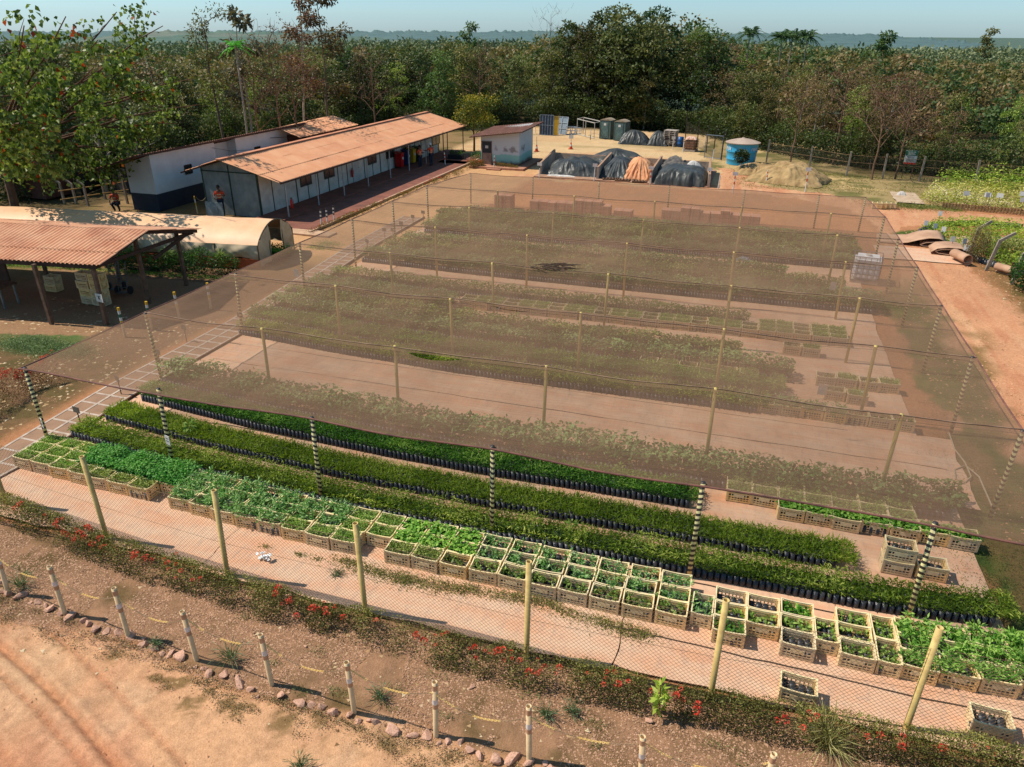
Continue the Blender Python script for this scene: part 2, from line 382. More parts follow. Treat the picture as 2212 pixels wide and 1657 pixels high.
def gz(x, y):
    i = int(np.clip(np.searchsorted(xs, x), 0, nx-1)); j = int(np.clip(np.searchsorted(ys, y), 0, ny-1)); return float(Z[i, j])
# far ground to the horizon, just below the site sheet
ff = MB(); ff.lathe([(.001, -.35), (112, -.35), (900, -15.9), (9500, -16)], 72, (cx, cy, 0))
tag(obj('far_ground', ff, mat('far_soil_haze', A(86, 106, 88), A(74, 94, 78), .01, 1)), kind='structure')  # greenish distance haze mixed into the ground colour
# pebbles, litter
def scatter_chips(name, n, box, size, m, pred, kind='stuff', label=None, cat=None, flat=.5):
    x = rng.uniform(box[0], box[1], n); y = rng.uniform(box[2], box[3], n)
    k = pred(x, y); x, y = x[k], y[k]; n = len(x)
    s = size*(.5+rng.random(n)**2*1.4)
    z = np.array([gz(a, b_) for a, b_ in zip(x, y)])
    base = np.array([(1, 0, 0), (-.3, .9, 0), (-.5, -.8, 0), (.1, .05, .9)])
    ang = rng.random(n)*6.28; c, s_ = np.cos(ang), np.sin(ang)
    V = np.empty((n, 4, 3)); J = base[None]*(.7+.6*rng.random((n, 4, 1)))
    V[..., 0] = x[:, None]+(J[..., 0]*c[:, None]-J[..., 1]*s_[:, None])*s[:, None]
    V[..., 1] = y[:, None]+(J[..., 0]*s_[:, None]+J[..., 1]*c[:, None])*s[:, None]
    V[..., 2] = z[:, None]+.003+J[..., 2]*s[:, None]*flat
    k0 = (np.arange(n)*4)[:, None, None]
    F = (np.array([[0, 1, 3], [1, 2, 3], [2, 0, 3]])[None]+k0).reshape(-1, 3)
    me = npmesh(name, V.reshape(-1, 3), F, rnd=np.repeat(rng.random(n), 3)); me.materials.append(m)
    o = bpy.data.objects.new(name, me); COL.objects.link(o); tag(o, label, cat, kind=kind); return o
pm = leafmat('pebble_rock', A(122, 90, 66), A(172, 130, 100), A(208, 166, 134), 0, rough=.9)
lmt = leafmat('dry_leaf', A(112, 80, 48), A(188, 150, 104), A(228, 204, 164), .1, rough=.8)
scatter_chips('gravel', 120000, (-2, 24, -4.9, -2.9), .0135, pm, lambda x, y: (fbm(x, y, 1.1) > .36), label='pinkish brown gravel covering the bed before the fence', cat='gravel')
scatter_chips('leaf_litter', 1500, (-2, 24, -5.4, -2.9), .028, lmt, lambda x, y: fbm(x, y, 1.6) > .47, label='dry fallen leaves lying over the gravel bed', cat='leaf litter', flat=.25)
scatter_chips('leaf_litter', 3000, (-9, -1.2, -2, 9), .05, lmt, lambda x, y: fbm(x, y, .9) > .42, label='dry fallen leaves on the soil left of the walkway', cat='leaf litter', flat=.25)
scatter_chips('leaf_litter', 1500, (26.8, 34, 5, 25), .06, lmt, lambda x, y: fbm(x, y, .9) > .42, label='dry fallen leaves on the verge right of the dirt road', cat='leaf litter', flat=.25)
scatter_chips('soil_clod', 2500, (4, 24, -9, -4.9), .014, leafmat('clod', A(170, 110, 76), A(200, 142, 100), A(225, 175, 134), 0), lambda x, y: fbm(x, y, 1.0) > .5, label='small crumbs of red soil on the foreground track', cat='soil crumbs')
scatter_chips('soil_clod', 5000, (22.6, 28, 3, 36), .03, leafmat('clod', A(170, 110, 76), A(200, 142, 100), A(225, 175, 134), 0), lambda x, y: fbm(x, y, .7) > .47, label='clods of red soil along the dirt road beside the shade house', cat='soil crumbs')
# weed mat of the nursery
def sheet(name, x0, x1, y0, y1, z, m, step=.25, lift=None, e=.06, kind='structure'):
    ax = np.linspace(x0, x1, int((x1-x0)/step)+2); ay = np.linspace(y0, y1, int((y1-y0)/step)+2)
    XX, YY = np.meshgrid(ax, ay, indexing='ij'); ZZ = np.full(XX.shape, z)+(fbm(XX*.7, YY*1.6, .9)-.5)*.02
    if lift is not None: ZZ = ZZ+lift(XX, YY)
    px = XX.copy(); py = YY.copy()
    for a, q in ((0, 1), (-1, 1)):
        py[:, a] += (fbm(XX[:, a], YY[:, a], 1.3)-.5)*e*4; px[a, :] += (fbm(YY[a, :], XX[a, :], 1.3)-.5)*e*4
    i_ = np.arange(XX.size).reshape(XX.shape)
    F = np.stack([i_[:-1, :-1], i_[1:, :-1], i_[1:, 1:], i_[:-1, 1:]], -1).reshape(-1, 4)
    me = npmesh(name, np.stack([px, py, ZZ], -1).reshape(-1, 3), F, smooth=True); me.materials.append(m)
    o = bpy.data.objects.new(name, me); COL.objects.link(o)
    if kind: o['kind'] = kind
    return o
mm_, n, l = _new('weed_mat')
tc = n.new('ShaderNodeTexCoord').outputs['Object']
mp = n.new('ShaderNodeMapping'); mp.inputs['Scale'].default_value = (.5, 1.6, 1); l.new(tc, mp.inputs[0])
f1 = ramp(n, l, noise(n, l, 1.4, 8, mp.outputs[0], .65), .38, .66)
mp2 = n.new('ShaderNodeMapping'); mp2.inputs['Scale'].default_value = (3, 1, 1); mp2.inputs['Rotation'].default_value = (0, 0, .6); l.new(tc, mp2.inputs[0])
f2 = ramp(n, l, noise(n, l, 2.6, 7, mp2.outputs[0], .7), .50, .70)
f3 = ramp(n, l, noise(n, l, 60, 4, tc, .7), .3, .7)
c = mix(n, l, f1, A(226, 186, 152), A(224, 164, 124)); m2 = n.new('ShaderNodeMath'); m2.operation = 'MULTIPLY'; m2.inputs[1].default_value = .55; l.new(f2, m2.inputs[0])
c = mix(n, l, m2.outputs[0], c, A(178, 148, 128)); c = mix(n, l, 1.0, c, mix(n, l, f3, (.86, .86, .86), (1.08, 1.08, 1.08)), 'MULTIPLY')
b = n.new('ShaderNodeBsdfPrincipled'); b.inputs['Roughness'].default_value = .85; l.new(c, b.inputs['Base Color'])
bp = n.new('ShaderNodeBump'); bp.inputs['Strength'].default_value = .35; bp.inputs['Distance'].default_value = .02; l.new(noise(n, l, 8, 6, mp.outputs[0]), bp.inputs['Height']); l.new(bp.outputs[0], b.inputs['Normal'])
o = n.new('ShaderNodeOutputMaterial'); l.new(b.outputs[0], o.inputs[0]); MATM = mm_
ez = lambda XX, YY: .05*np.exp(-((YY+2.7)/.10)**2)
for i, (x0, x1, y0, y1) in enumerate([(1.5, 7.2, -2.62, -1.15), (7.22, 15.4, -2.78, -1.3), (15.42, 22.9, -2.6, -1.2)]):
    sheet('weed_mat', x0, x1, y0, y1, .024+.006*(i % 2), MATM, .12, ez)
sheet('weed_mat', .45, 21.9, -1.9, 7.3, .016, MATM, .2, e=.03)
for i, (y0, y1) in enumerate([(4.25, 5.85), (5.8, 7.45)]): sheet('weed_mat', 1.0, 22.4, y0, y1, .030+.004*i, MATM, .2, lambda XX, YY: .025*np.exp(-((YY-5.83)/.05)**2))
sheet('weed_mat', .1, 21.6, 7.2, 29.4, .020, MATM, .25, e=.03)
sheet('weed_mat', 19.5, 21.6, 8.2, 14.0, .027, MATM, .25, e=.02)
dk = mat('mat_edge', (.05, .035, .025), (.09, .06, .04), 3, .9)
e_ = MB()
def wobline(y, x0, x1, z, amp=.03):
    xx = np.arange(x0, x1, .3); return [(float(a), float(y+(fbm(a, y, .9)-.5)*amp*4), z) for a in xx]
for y, x0, x1, z in ((-.15, .6, 21.8, .03), (5.83, 1, 22.3, .045), (2.3, 1, 16, .03), (-2.78, 2, 22.5, .035), (-1.75, 15.2, 22.5, .04), (7.15, .4, 20, .03)):
    e_.tube(wobline(y, x0, x1, z), .012, 4)
tag(obj('mat_seam', e_, dk), kind='structure')
# cloth roll-out mats across the road on the right
sheet('road_mat', 22.9, 26.7, 25.5, 27.9, .03, MATM, .2, e=.02)
# far hills, aerial haze put into their bluish wood colours
def hills():
    hz = mat('hill_wood_haze', A(92, 116, 112), A(72, 96, 94), .02, 1, dirt=A(106, 124, 112), dscale=.006, damt=.4)
    hz2 = mat('hill_wood_left_haze', A(92, 116, 98), A(76, 98, 84), .03, 1, dirt=A(158, 134, 118), dscale=.006, damt=.8)
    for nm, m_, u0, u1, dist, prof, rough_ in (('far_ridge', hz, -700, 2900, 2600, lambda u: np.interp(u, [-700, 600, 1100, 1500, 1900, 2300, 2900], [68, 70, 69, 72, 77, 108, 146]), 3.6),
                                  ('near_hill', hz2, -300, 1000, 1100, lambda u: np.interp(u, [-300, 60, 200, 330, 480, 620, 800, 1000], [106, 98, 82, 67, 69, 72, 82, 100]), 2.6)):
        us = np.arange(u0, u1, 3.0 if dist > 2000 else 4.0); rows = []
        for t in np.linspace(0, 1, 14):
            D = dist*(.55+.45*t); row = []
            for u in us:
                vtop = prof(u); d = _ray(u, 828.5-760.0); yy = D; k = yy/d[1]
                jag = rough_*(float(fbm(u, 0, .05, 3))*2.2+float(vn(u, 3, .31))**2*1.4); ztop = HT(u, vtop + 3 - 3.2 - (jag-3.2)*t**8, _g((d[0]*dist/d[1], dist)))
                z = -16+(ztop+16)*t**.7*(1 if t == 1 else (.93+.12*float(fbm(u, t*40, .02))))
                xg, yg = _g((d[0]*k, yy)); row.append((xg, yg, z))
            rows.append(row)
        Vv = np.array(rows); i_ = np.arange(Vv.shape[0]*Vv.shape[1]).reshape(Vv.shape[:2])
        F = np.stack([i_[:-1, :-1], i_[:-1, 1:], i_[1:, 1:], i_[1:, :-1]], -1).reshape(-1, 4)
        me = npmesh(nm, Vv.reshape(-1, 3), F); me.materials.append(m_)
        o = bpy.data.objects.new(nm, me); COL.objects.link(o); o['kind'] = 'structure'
hills()
# ------------------------------------------------------------------ shade house
PXs = np.cumsum([0.61, 3.826, 4.017, 4.028, 4.071, 3.858, 2.712]) ; PXs[0] = .61
PXs = np.array([.55, 4.35, 8.35, 12.38, 16.42, 20.26, 22.5]); 
PYs = np.array([0, 3.98, 7.90, 11.92, 16.04, 20.06, 24.17, 30.7])
NZJ = [2.2]*7+[1.8]
NZ = 2.2
NETX = lambda y: (.45+(-.15)*y/30, 22.55+0*y)
yel = mat('yellow_pole', A(214, 190, 110), A(196, 166, 90), 4, .6, dirt=A(170, 130, 90), damt=.4)
def stripemat(nm, c1, c2, per, tilt=.35, duty=.5):
    m, n, l = _new(nm); g_ = n.new('ShaderNodeNewGeometry'); s = n.new('ShaderNodeSeparateXYZ'); tc = n.new('ShaderNodeTexCoord'); l.new(tc.outputs['Object'], s.inputs[0])
    a = n.new('ShaderNodeMath'); a.operation = 'MULTIPLY_ADD'; l.new(s.outputs[0], a.inputs[0]); a.inputs[1].default_value = tilt; l.new(s.outputs[2], a.inputs[2])
    d = n.new('ShaderNodeMath'); d.operation = 'DIVIDE'; l.new(a.outputs[0], d.inputs[0]); d.inputs[1].default_value = per
    f = n.new('ShaderNodeMath'); f.operation = 'FRACT'; l.new(d.outputs[0], f.inputs[0])
    gt = n.new('ShaderNodeMath'); gt.operation = 'GREATER_THAN'; l.new(f.outputs[0], gt.inputs[0]); gt.inputs[1].default_value = duty
    nz = ramp(n, l, noise(n, l, 9, 5, tc.outputs['Object']), .3, .75)
    c = mix(n, l, gt.outputs[0], c1, c2); c = mix(n, l, nz, c, mix(n, l, .2, c, A(150, 112, 80)))
    b = n.new('ShaderNodeBsdfPrincipled'); b.inputs['Roughness'].default_value = .55; l.new(c, b.inputs['Base Color'])
    o = n.new('ShaderNodeOutputMaterial'); l.new(b.outputs[0], o.inputs[0]); return m
strp = stripemat('striped_pole', A(244, 228, 160), A(26, 26, 24), .118, .5)
netm, n, l = _new('shade_net')
tc = n.new('ShaderNodeTexCoord').outputs['Object']
lw = n.new('ShaderNodeLayerWeight'); lw.inputs[0].default_value = .5
fac = n.new('ShaderNodeMapRange'); fac.inputs[1].default_value = .25; fac.inputs[2].default_value = .98; fac.inputs[3].default_value = .38; fac.inputs[4].default_value = .66; l.new(lw.outputs['Facing'], fac.inputs[0])
mp = n.new('ShaderNodeMapping'); mp.inputs['Scale'].default_value = (.25, 5, 1); l.new(tc, mp.inputs[0])
nz = n.new('ShaderNodeMath'); nz.operation = 'MULTIPLY_ADD'; nz.inputs[1].default_value = .34; nz.inputs[2].default_value = -.17; l.new(noise(n, l, 3, 6, mp.outputs[0], .75), nz.inputs[0])
nz2 = n.new('ShaderNodeMath'); nz2.operation = 'MULTIPLY_ADD'; nz2.inputs[1].default_value = .55; nz2.inputs[2].default_value = -.27; l.new(noise(n, l, .35, 4, tc, .6), nz2.inputs[0])
ad = n.new('ShaderNodeMath'); l.new(fac.outputs[0], ad.inputs[0]); l.new(nz.outputs[0], ad.inputs[1])
sxy = n.new('ShaderNodeSeparateXYZ'); l.new(tc, sxy.inputs[0]); wv = n.new('ShaderNodeMath'); wv.operation = 'SINE'; wm_ = n.new('ShaderNodeMath'); wm_.operation = 'MULTIPLY'; wm_.inputs[1].default_value = 58; l.new(sxy.outputs[1], wm_.inputs[0]); l.new(wm_.outputs[0], wv.inputs[0]); wa = n.new('ShaderNodeMath'); wa.operation = 'MULTIPLY_ADD'; wa.inputs[1].default_value = .014; l.new(wv.outputs[0], wa.inputs[0]); oi = n.new('ShaderNodeObjectInfo'); om = n.new('ShaderNodeMath'); om.operation = 'MULTIPLY_ADD'; om.inputs[1].default_value = .14; om.inputs[2].default_value = -.07; l.new(oi.outputs['Random'], om.inputs[0]); oa = n.new('ShaderNodeMath'); l.new(om.outputs[0], oa.inputs[0]); l.new(ad.outputs[0], oa.inputs[1]); mp3 = n.new('ShaderNodeMapping'); mp3.inputs['Scale'].default_value = (2.2, .22, 1); l.new(tc, mp3.inputs[0]); n3 = n.new('ShaderNodeMath'); n3.operation = 'MULTIPLY_ADD'; n3.inputs[1].default_value = .26; n3.inputs[2].default_value = -.13; l.new(noise(n, l, 1.2, 5, mp3.outputs[0], .6), n3.inputs[0]); ob = n.new('ShaderNodeMath'); l.new(oa.outputs[0], ob.inputs[0]); l.new(n3.outputs[0], ob.inputs[1]); l.new(ob.outputs[0], wa.inputs[2])
ad2 = n.new('ShaderNodeMath'); l.new(wa.outputs[0], ad2.inputs[0]); l.new(nz2.outputs[0], ad2.inputs[1])
df = n.new('ShaderNodeBsdfDiffuse'); df.inputs[0].default_value = (*A(154, 122, 98), 1)
tl = n.new('ShaderNodeBsdfTranslucent'); tl.inputs[0].default_value = (*A(132, 104, 84), 1)
m1 = n.new('ShaderNodeMixShader'); m1.inputs[0].default_value = .25; l.new(df.outputs[0], m1.inputs[1]); l.new(tl.outputs[0], m1.inputs[2])
tr = n.new('ShaderNodeBsdfTransparent'); m2 = n.new('ShaderNodeMixShader'); l.new(ad2.outputs[0], m2.inputs[0]); l.new(tr.outputs[0], m2.inputs[1]); l.new(m1.outputs[0], m2.inputs[2])
o = n.new('ShaderNodeOutputMaterial'); l.new(m2.outputs[0], o.inputs[0])
SH = thing('shade_house', 'huge brown shade net on yellow and striped poles over the seedling beds', 'shade house')
edgem = mat('net_hem', A(140, 92, 78), A(96, 66, 58), 3, .8)
cabm = mat('net_cable', A(176, 142, 114), A(110, 84, 68), 1.5, .8)
tears = [(2, 9.3, 1.9, .16), (3, 9.2, 2.0, .13), (4, 9.4, 1.2, .05), (5, 8.2, .01, .0)]
def yseam(j, x, side=0):
    y = PYs[j] + .05*np.sin(x*1.1+j*2)
    if j == 0: y = y-.12-.035*(1+np.cos((x-.55)/4.03*2*np.pi))*0 + .03*np.sin(x*.8)
    return y
PT = [(9.55, 1, .95, .42), (10.4, 2, 1.1, .34), (6.1, 1, .35, .14)]
for j in range(7):
    nxx, nyy = 200, 22
    a = np.linspace(0, 1, nxx); t = np.linspace(0, 1, nyy); TT, AA = np.meshgrid(t, a, indexing='ij')
    yb = PYs[j]+(PYs[j+1]-PYs[j])*TT; x0, x1 = NETX(yb); XX = x0+(x1-x0)*AA
    y0_ = yseam(j, XX); y1_ = yseam(j+1, XX)
    for (xc, jj, wd, op) in PT:
        if jj == j: y0_ = y0_ + op*np.clip(1-((XX-xc)/wd)**2, 0, 1)*0
        if jj == j+1: y1_ = y1_ - op*np.clip(1-((XX-xc)/wd)**2, 0, 1)
    YY = y0_+(y1_-y0_)*TT
    bay = np.min(np.abs(XX[..., None]-PXs), -1)
    ZZ = NZJ[j]+(NZJ[j+1]-NZJ[j])*TT - .17*4*TT*(1-TT)*(.75+.7*vn(XX, j*3.7, .35))*np.clip(np.minimum(AA, 1-AA)*14, .12, 1) - .05*np.clip(bay/2, 0, 1)*(1-.5*np.sin(TT*math.pi)) + .03*(fbm(XX*1.8, YY*.5, .9, 3)-.5)*np.sin(TT*math.pi)**.5*2
    # last bay slopes down to the back cable
    i_ = np.arange(XX.size).reshape(XX.shape)
    F = np.stack([i_[:-1, :-1], i_[:-1, 1:], i_[1:, 1:], i_[1:, :-1]], -1).reshape(-1, 4)
    me = npmesh('net_panel', np.stack([XX, YY+.004*j, ZZ], -1).reshape(-1, 3), F, smooth=True); me.materials.append(netm)
    o = bpy.data.objects.new('net_panel', me); COL.objects.link(o); o.parent = SH
for j in range(8):
    x0, x1 = NETX(PYs[j]); xx = np.linspace(x0, x1, 60)
    bay = np.min(np.abs(xx[:, None]-PXs), -1)
    pts = [(float(a), float(yseam(j, a)), float(NZJ[j]-.05*min(1, b_/2)+.012)) for a, b_ in zip(xx, bay)]
    cb = MB(); cb.tube(pts, .020 if j == 0 else .012, 6); obj('hem_cable' if j in (0, 7) else 'cable', cb, edgem if j in (0, 7) else cabm, SH, True)
    if 0 < j < 7:   # double layer where two net widths overlap
        V_ = []; 
        for (a_, c_, z_) in pts: V_ += [(a_, c_-.16-.05*math.sin(a_*1.7+j), z_-.022), (a_, c_+.02, z_-.016)]
        i_ = np.arange(len(pts)-1)*2; me = npmesh('seam_overlap', np.array(V_), np.stack([i_, i_+2, i_+3, i_+1], -1)); me.materials.append(netm); o = bpy.data.objects.new('seam_overlap', me); COL.objects.link(o); o.parent = SH
        pts2 = [(p[0], p[1]-.05, p[2]-.10-.02*math.sin(p[0]*1.3+j)) for p in pts]
        cb = MB(); cb.tube(pts2, .005, 5); obj('wire', cb, mat('dark_wire', (.03, .025, .02), None, 3), SH)
for sx in (0, 1):
    pts = [(float(NETX(y)[sx]), float(y), float(np.interp(y, [0, 24.2, 30.7], [2.2, 2.2, 1.8]))-.03*abs(math.sin(y*.78))) for y in np.arange(-.1, 30.8, .5)]
    cb = MB(); cb.tube(pts, .02, 6); obj('side_hem', cb, edgem, SH)
for (u, v) in ((0, 0),):
    pass
pm_y = MB(); pm_y.tube([(0, 0, 0), (0, 0, NZ+.02)], .043, 10); mey = mesh(pm_y, 'post', True); mey.materials.append(yel)
pm_s = MB(); pm_s.tube([(0, 0, 0), (0, 0, NZ+.02)], .045, 12); mes = mesh(pm_s, 'post', True); mes.materials.append(strp)
for j in range(8):
    for i in range(7):
        side = i in (0, 6) or j in (0, 7)
        if j == 0 and i == 6: continue
        x, y = PXs[i], PYs[j]
        if i == 0: x = NETX(y)[0]+.1
        o = bpy.data.objects.new('post', mes if side else mey); COL.objects.link(o); o.parent = SH
        o.location = (x, y, 0); o.rotation_euler = (rng.normal()*.012, rng.normal()*.012, rng.random()*6)
        if j == 7: o.scale = (1, 1, .81)
        if side: o['label'] = 'black and cream spiral striped post'
# torn dried palm frond bundle lying on the net
fr = MB()
for k in range(60):
    a = P(1145+rng.random()*75, 569+rng.random()*10, NZ+.03); d = Vector((rng.normal()*.5+.9, rng.normal()*.25, rng.normal()*.05))*.35
    fr.bar(a, a+d, .03, .012)
tag(obj('fallen_branch', fr, mat('dry_frond', A(96, 70, 48), A(60, 44, 32), 8)), 'dark dry palm litter caught on top of the shade net', 'branch')
# small plates hung on posts
pl = mat('sign_plate', A(226, 222, 212), A(200, 194, 186), 5, .6)
ink = mat('ink', (.03, .03, .03), None, 3)
def plate(x, y, z, wd, ht, rz, label, name='sign', tilt=0, lines=2):
    t = MB(); t.box((0, 0, 0), (wd, .012, ht)); o = obj(name, t, pl); o.location = (x, y, z); o.rotation_euler = (tilt, 0, rz)
    tag(o, label, 'sign')
    tx = MB()
    for k in range(lines): tx.box((rng.uniform(-.02, .02)*wd, -.008, ht*(.2-.28*k)), (wd*.62, .004, ht*.06))
    obj('lettering', tx, ink, o); return o
plate(.62, -.07, .75, .2, .26, -.5, 'white notice tied to the leftmost striped post near the walkway')
plate(4.45, -.07, .95, .18, .24, -.3, 'white notice tied to the second striped post above the seedlings')
# ------------------------------------------------------------------ chain link fence in front
FP = [(-1.5, -1.9), (1.74, -2.22), (4.81, -2.51), (7.94, -2.74), (10.92, -2.78), (13.99, -2.87), (17.01, -2.74), (19.88, -2.44), (22.9, -2.2)]
FE = thing('chain_link_fence', 'chain link fence on cream pipe posts in front of the crates', 'fence')
fpm = mat('cream_pipe', A(226, 196, 124), A(206, 172, 104), 7, .6, bump=.15, bscale=25, dirt=A(150, 112, 70), dscale=6, damt=.45)
pp = MB(); pp.lathe([(.048, 0), (.05, 2.02), (.04, 2.02), (.04, 1.8)], 14); mep = mesh(pp, 'post', True); mep.materials.append(fpm)
holes = MB(); holes.lathe([(.0405, 1.9), (.001, 1.9)], 12)
for i, (x, y) in enumerate(FP):
    o = bpy.data.objects.new('post', mep); COL.objects.link(o); o.parent = FE; o.location = (x, y, 0); o.rotation_euler = (rng.normal()*.01, rng.normal()*.015+.01, rng.random()*6)
wm = mat('fence_wire', A(176, 140, 104), A(130, 100, 74), 3, .5)
for (x0, y0), (x1, y1) in zip(FP[:-1], FP[1:]):
    L = math.hypot(x1-x0, y1-y0); ux, uy = (x1-x0)/L, (y1-y0)/L; fm = MB(); hgt_ = 1.62; sp = .082; kw = .0032
    k = -hgt_
    while k < L:
        for sg in (0, 1):
            a0, a1 = k, k+hgt_; z0, z1 = (0, hgt_) if sg == 0 else (hgt_, 0)
            if a0 < 0: z0 = z0+(z1-z0)*(-a0/hgt_); a0 = 0
            if a1 > L: z1 = z0+(z1-z0)*((L-a0)/max(1e-6, (a1-a0))); a1 = L
            if a1-a0 > .02: fm.bar((x0+ux*a0, y0+uy*a0+.003*sg, z0+.03), (x0+ux*a1, y0+uy*a1+.003*sg, z1+.03), kw)
        k += sp
    for z in (.03, .85, hgt_+.03): fm.bar((x0, y0, z), (x1, y1, z), .004)
    obj('wire_mesh', fm, wm, FE)
# ------------------------------------------------------------------ bollards with plastic chain
BP = [(18, 1280, 1228), (140, 1325, 1220), (278, 1375, 1268), (425, 1425, 1315), (587, 1478, 1367), (765, 1535, 1418), (942, 1588, 1475), (1143, 1642, 1530)]
bpts = [P(u, v) for u, v, t in BP]
bpts = [Vector((2.85, -4.3, 0))]+bpts+[Vector((16.18, -4.62, 0)), Vector((17.75, -4.42, 0)), Vector((19.3, -4.2, 0))]
cr_ = mat('bollard_cream', A(236, 206, 160), A(222, 186, 138), 6, .6, dirt=A(190, 140, 100), damt=.4)
br_ = mat('bollard_brown', A(204, 160, 122), A(186, 140, 106), 8, .8); wh_ = mat('bollard_white', A(240, 230, 220), None, 6, .5)
def bollard_parts():
    a = MB(); a.lathe([(.041, -.08), (.041, 1.08), (.035, 1.08), (.035, .92)], 14)
    b_ = MB(); b_.lathe([(.0425, .93), (.0425, 1.03)], 14); c = MB(); c.lathe([(.0425, .76), (.0425, .90)], 14); d = MB(); d.lathe([(.0435, .66), (.0435, .755)], 14); e = MB(); e.lathe([(.0425, .57), (.0425, .655)], 14)
    return a, b_, c, d, e
bm = bollard_parts(); bnames = ['bollard', 'brown_band', 'brown_band', 'white_band', 'brown_band']; bmat = [cr_, br_, cr_, wh_, br_]
proto = None
where = ['at the far left edge, cut by the picture', 'beside a grass tuft at the left edge', 'second from the left edge, red stones at its foot', 'third from the left, above the first tyre ruts', 'fourth from the left, next to a grass tuft', 'fifth from the left, chain falling to the right', 'sixth from the left, just behind the small boulders', 'seventh from the left, in the middle foreground', 'with low stones on both sides, right of centre', 'standing by itself at the bottom edge of the picture', 'only its open top showing at the bottom edge', 'rightmost of the row near the bottom edge']
for i, p in enumerate(bpts):
    if proto is None:
        proto = obj('bollard', bm[0], cr_, smooth=True)
        for k in (1, 3, 4): obj(bnames[k], bm[k], bmat[k], proto, True)
        o = proto
    else: o = copy_tree(proto)
    o.location = (p.x, p.y, 0); o.rotation_euler = (rng.normal()*.03, rng.normal()*.03, rng.random()*6)
    tag(o, 'cream pipe bollard with white band '+where[i], 'bollard', 'bollards along the gravel bed')
chy = mat('chain_yellow', A(255, 216, 136), A(250, 204, 120), 4, .5); chd = mat('chain_faded', A(184, 148, 112), None, 4, .6)
tor = []
for a in range(8):
    for b_ in range(4):
        A_ = a*math.pi/4; B_ = b_*math.pi/2; rr = .0110+.0042*math.cos(B_)
        tor.append((rr*math.cos(A_)*(1.9), rr*math.sin(A_), .0042*math.sin(B_)))
torf = [(a*4+b_, ((a+1) % 8)*4+b_, ((a+1) % 8)*4+(b_+1) % 4, a*4+(b_+1) % 4) for a in range(8) for b_ in range(4)]
for i in range(len(bpts)-1):
    a = bpts[i]+Vector((0, 0, .9)); b_ = bpts[i+1]+Vector((0, 0, .9)); L = (b_-a).length; N_ = int(L/.027); y_ = MB(); mi_ = []
    for k in range(N_):
        t = (k+.5)/N_; p = a.lerp(b_, t); p.z -= 4*t*(1-t)*(.24 + .05*math.sin(i*3)); t2 = t+.01; q = a.lerp(b_, t2); q.z -= 4*t2*(1-t2)*(.24+.05*math.sin(i*3))
        R = (q-p).to_track_quat('X', 'Z').to_matrix().to_4x4() @ Matrix.Rotation(k % 2*math.pi/2+.3, 4, 'X')
        y_.add(tor, torf, Matrix.Translation(p) @ R); mi_ += [0 if (t < .22 or .42 < t < .70 or t > .96) else 1]*len(torf)
    o = obj('chain', y_, chy); o.data.materials.append(chd); o.data.polygons.foreach_set('material_index', mi_)
    tag(o, f'plastic chain sagging between {ORD[i]} and {ORD[i+1]} bollard from the left', 'chain', 'chains between the bollards')
# ------------------------------------------------------------------ border stones
stm = mat('border_rock', A(222, 176, 148), A(200, 148, 120), 5, .9, bump=.5, bscale=12, dirt=A(120, 84, 62), dscale=5, damt=.5)
import bmesh
def rock(seed, s=1.0):
    r = random.Random(seed); b_ = bmesh.new(); bmesh.ops.create_icosphere(b_, subdivisions=2, radius=1)
    pl_ = [(Vector((r.gauss(0, 1), r.gauss(0, 1), r.gauss(0, 1))).normalized(), r.uniform(.42, .72)) for _ in range(11)]
    for v in b_.verts:
        for nn, d in pl_:
            k = v.co.dot(nn)
            if k > d: v.co -= nn*(k-d)
        v.co.x *= 1.25; v.co.z = v.co.z*.75
    me = bpy.data.meshes.new('border_stone'); b_.to_mesh(me); b_.free(); me.materials.append(stm); return me
rocks = [rock(k) for k in range(9)]
x = 2.0; k = 0; near = lambda x: min(range(len(bpts)), key=lambda i: abs(bpts[i].x-x))
ln = lambda x: float(np.interp(x, [0, 4.3, 6.2, 8, 9.6, 12.5, 14.8, 16.5, 20], [-4.0, -4.3, -4.48, -4.62, -4.8, -4.82, -4.74, -4.7, -4.3]))
stones = []
while x < 16.6:
    s = rng.uniform(.05, .13)
    if (10.0 < x < 10.35): x += .3; continue
    o = bpy.data.objects.new('border_stone', rocks[k % 9]); COL.objects.link(o); y = ln(x)+rng.normal()*.045
    o.location = (x, y, gz(x, y)+s*.18); o.scale = (s*rng.uniform(.8, 1.3), s*rng.uniform(.8, 1.2), s*rng.uniform(.7, 1.15)); o.rotation_euler = (rng.normal()*.3, rng.normal()*.3, rng.random()*6.3)
    stones.append((x, s, o)); x += s*rng.uniform(1.9, 2.6)+(.12 if rng.random() < .12 else 0); k += 1
for x, s, o in stones:
    i = near(x); side = 'left' if x < bpts[i].x else 'right'
    grp = sorted([q[0] for q in stones if near(q[0]) == i and (q[0] < bpts[i].x) == (x < bpts[i].x)], key=lambda q: abs(q-bpts[i].x)); r = grp.index(x)
    tag(o, f"{'big' if s > .09 else 'small' if s < .065 else 'middling'} reddish border stone, {ORD[r]} to the {side} of the {ORD[i]} bollard", 'stone', 'red stones bordering the gravel bed')
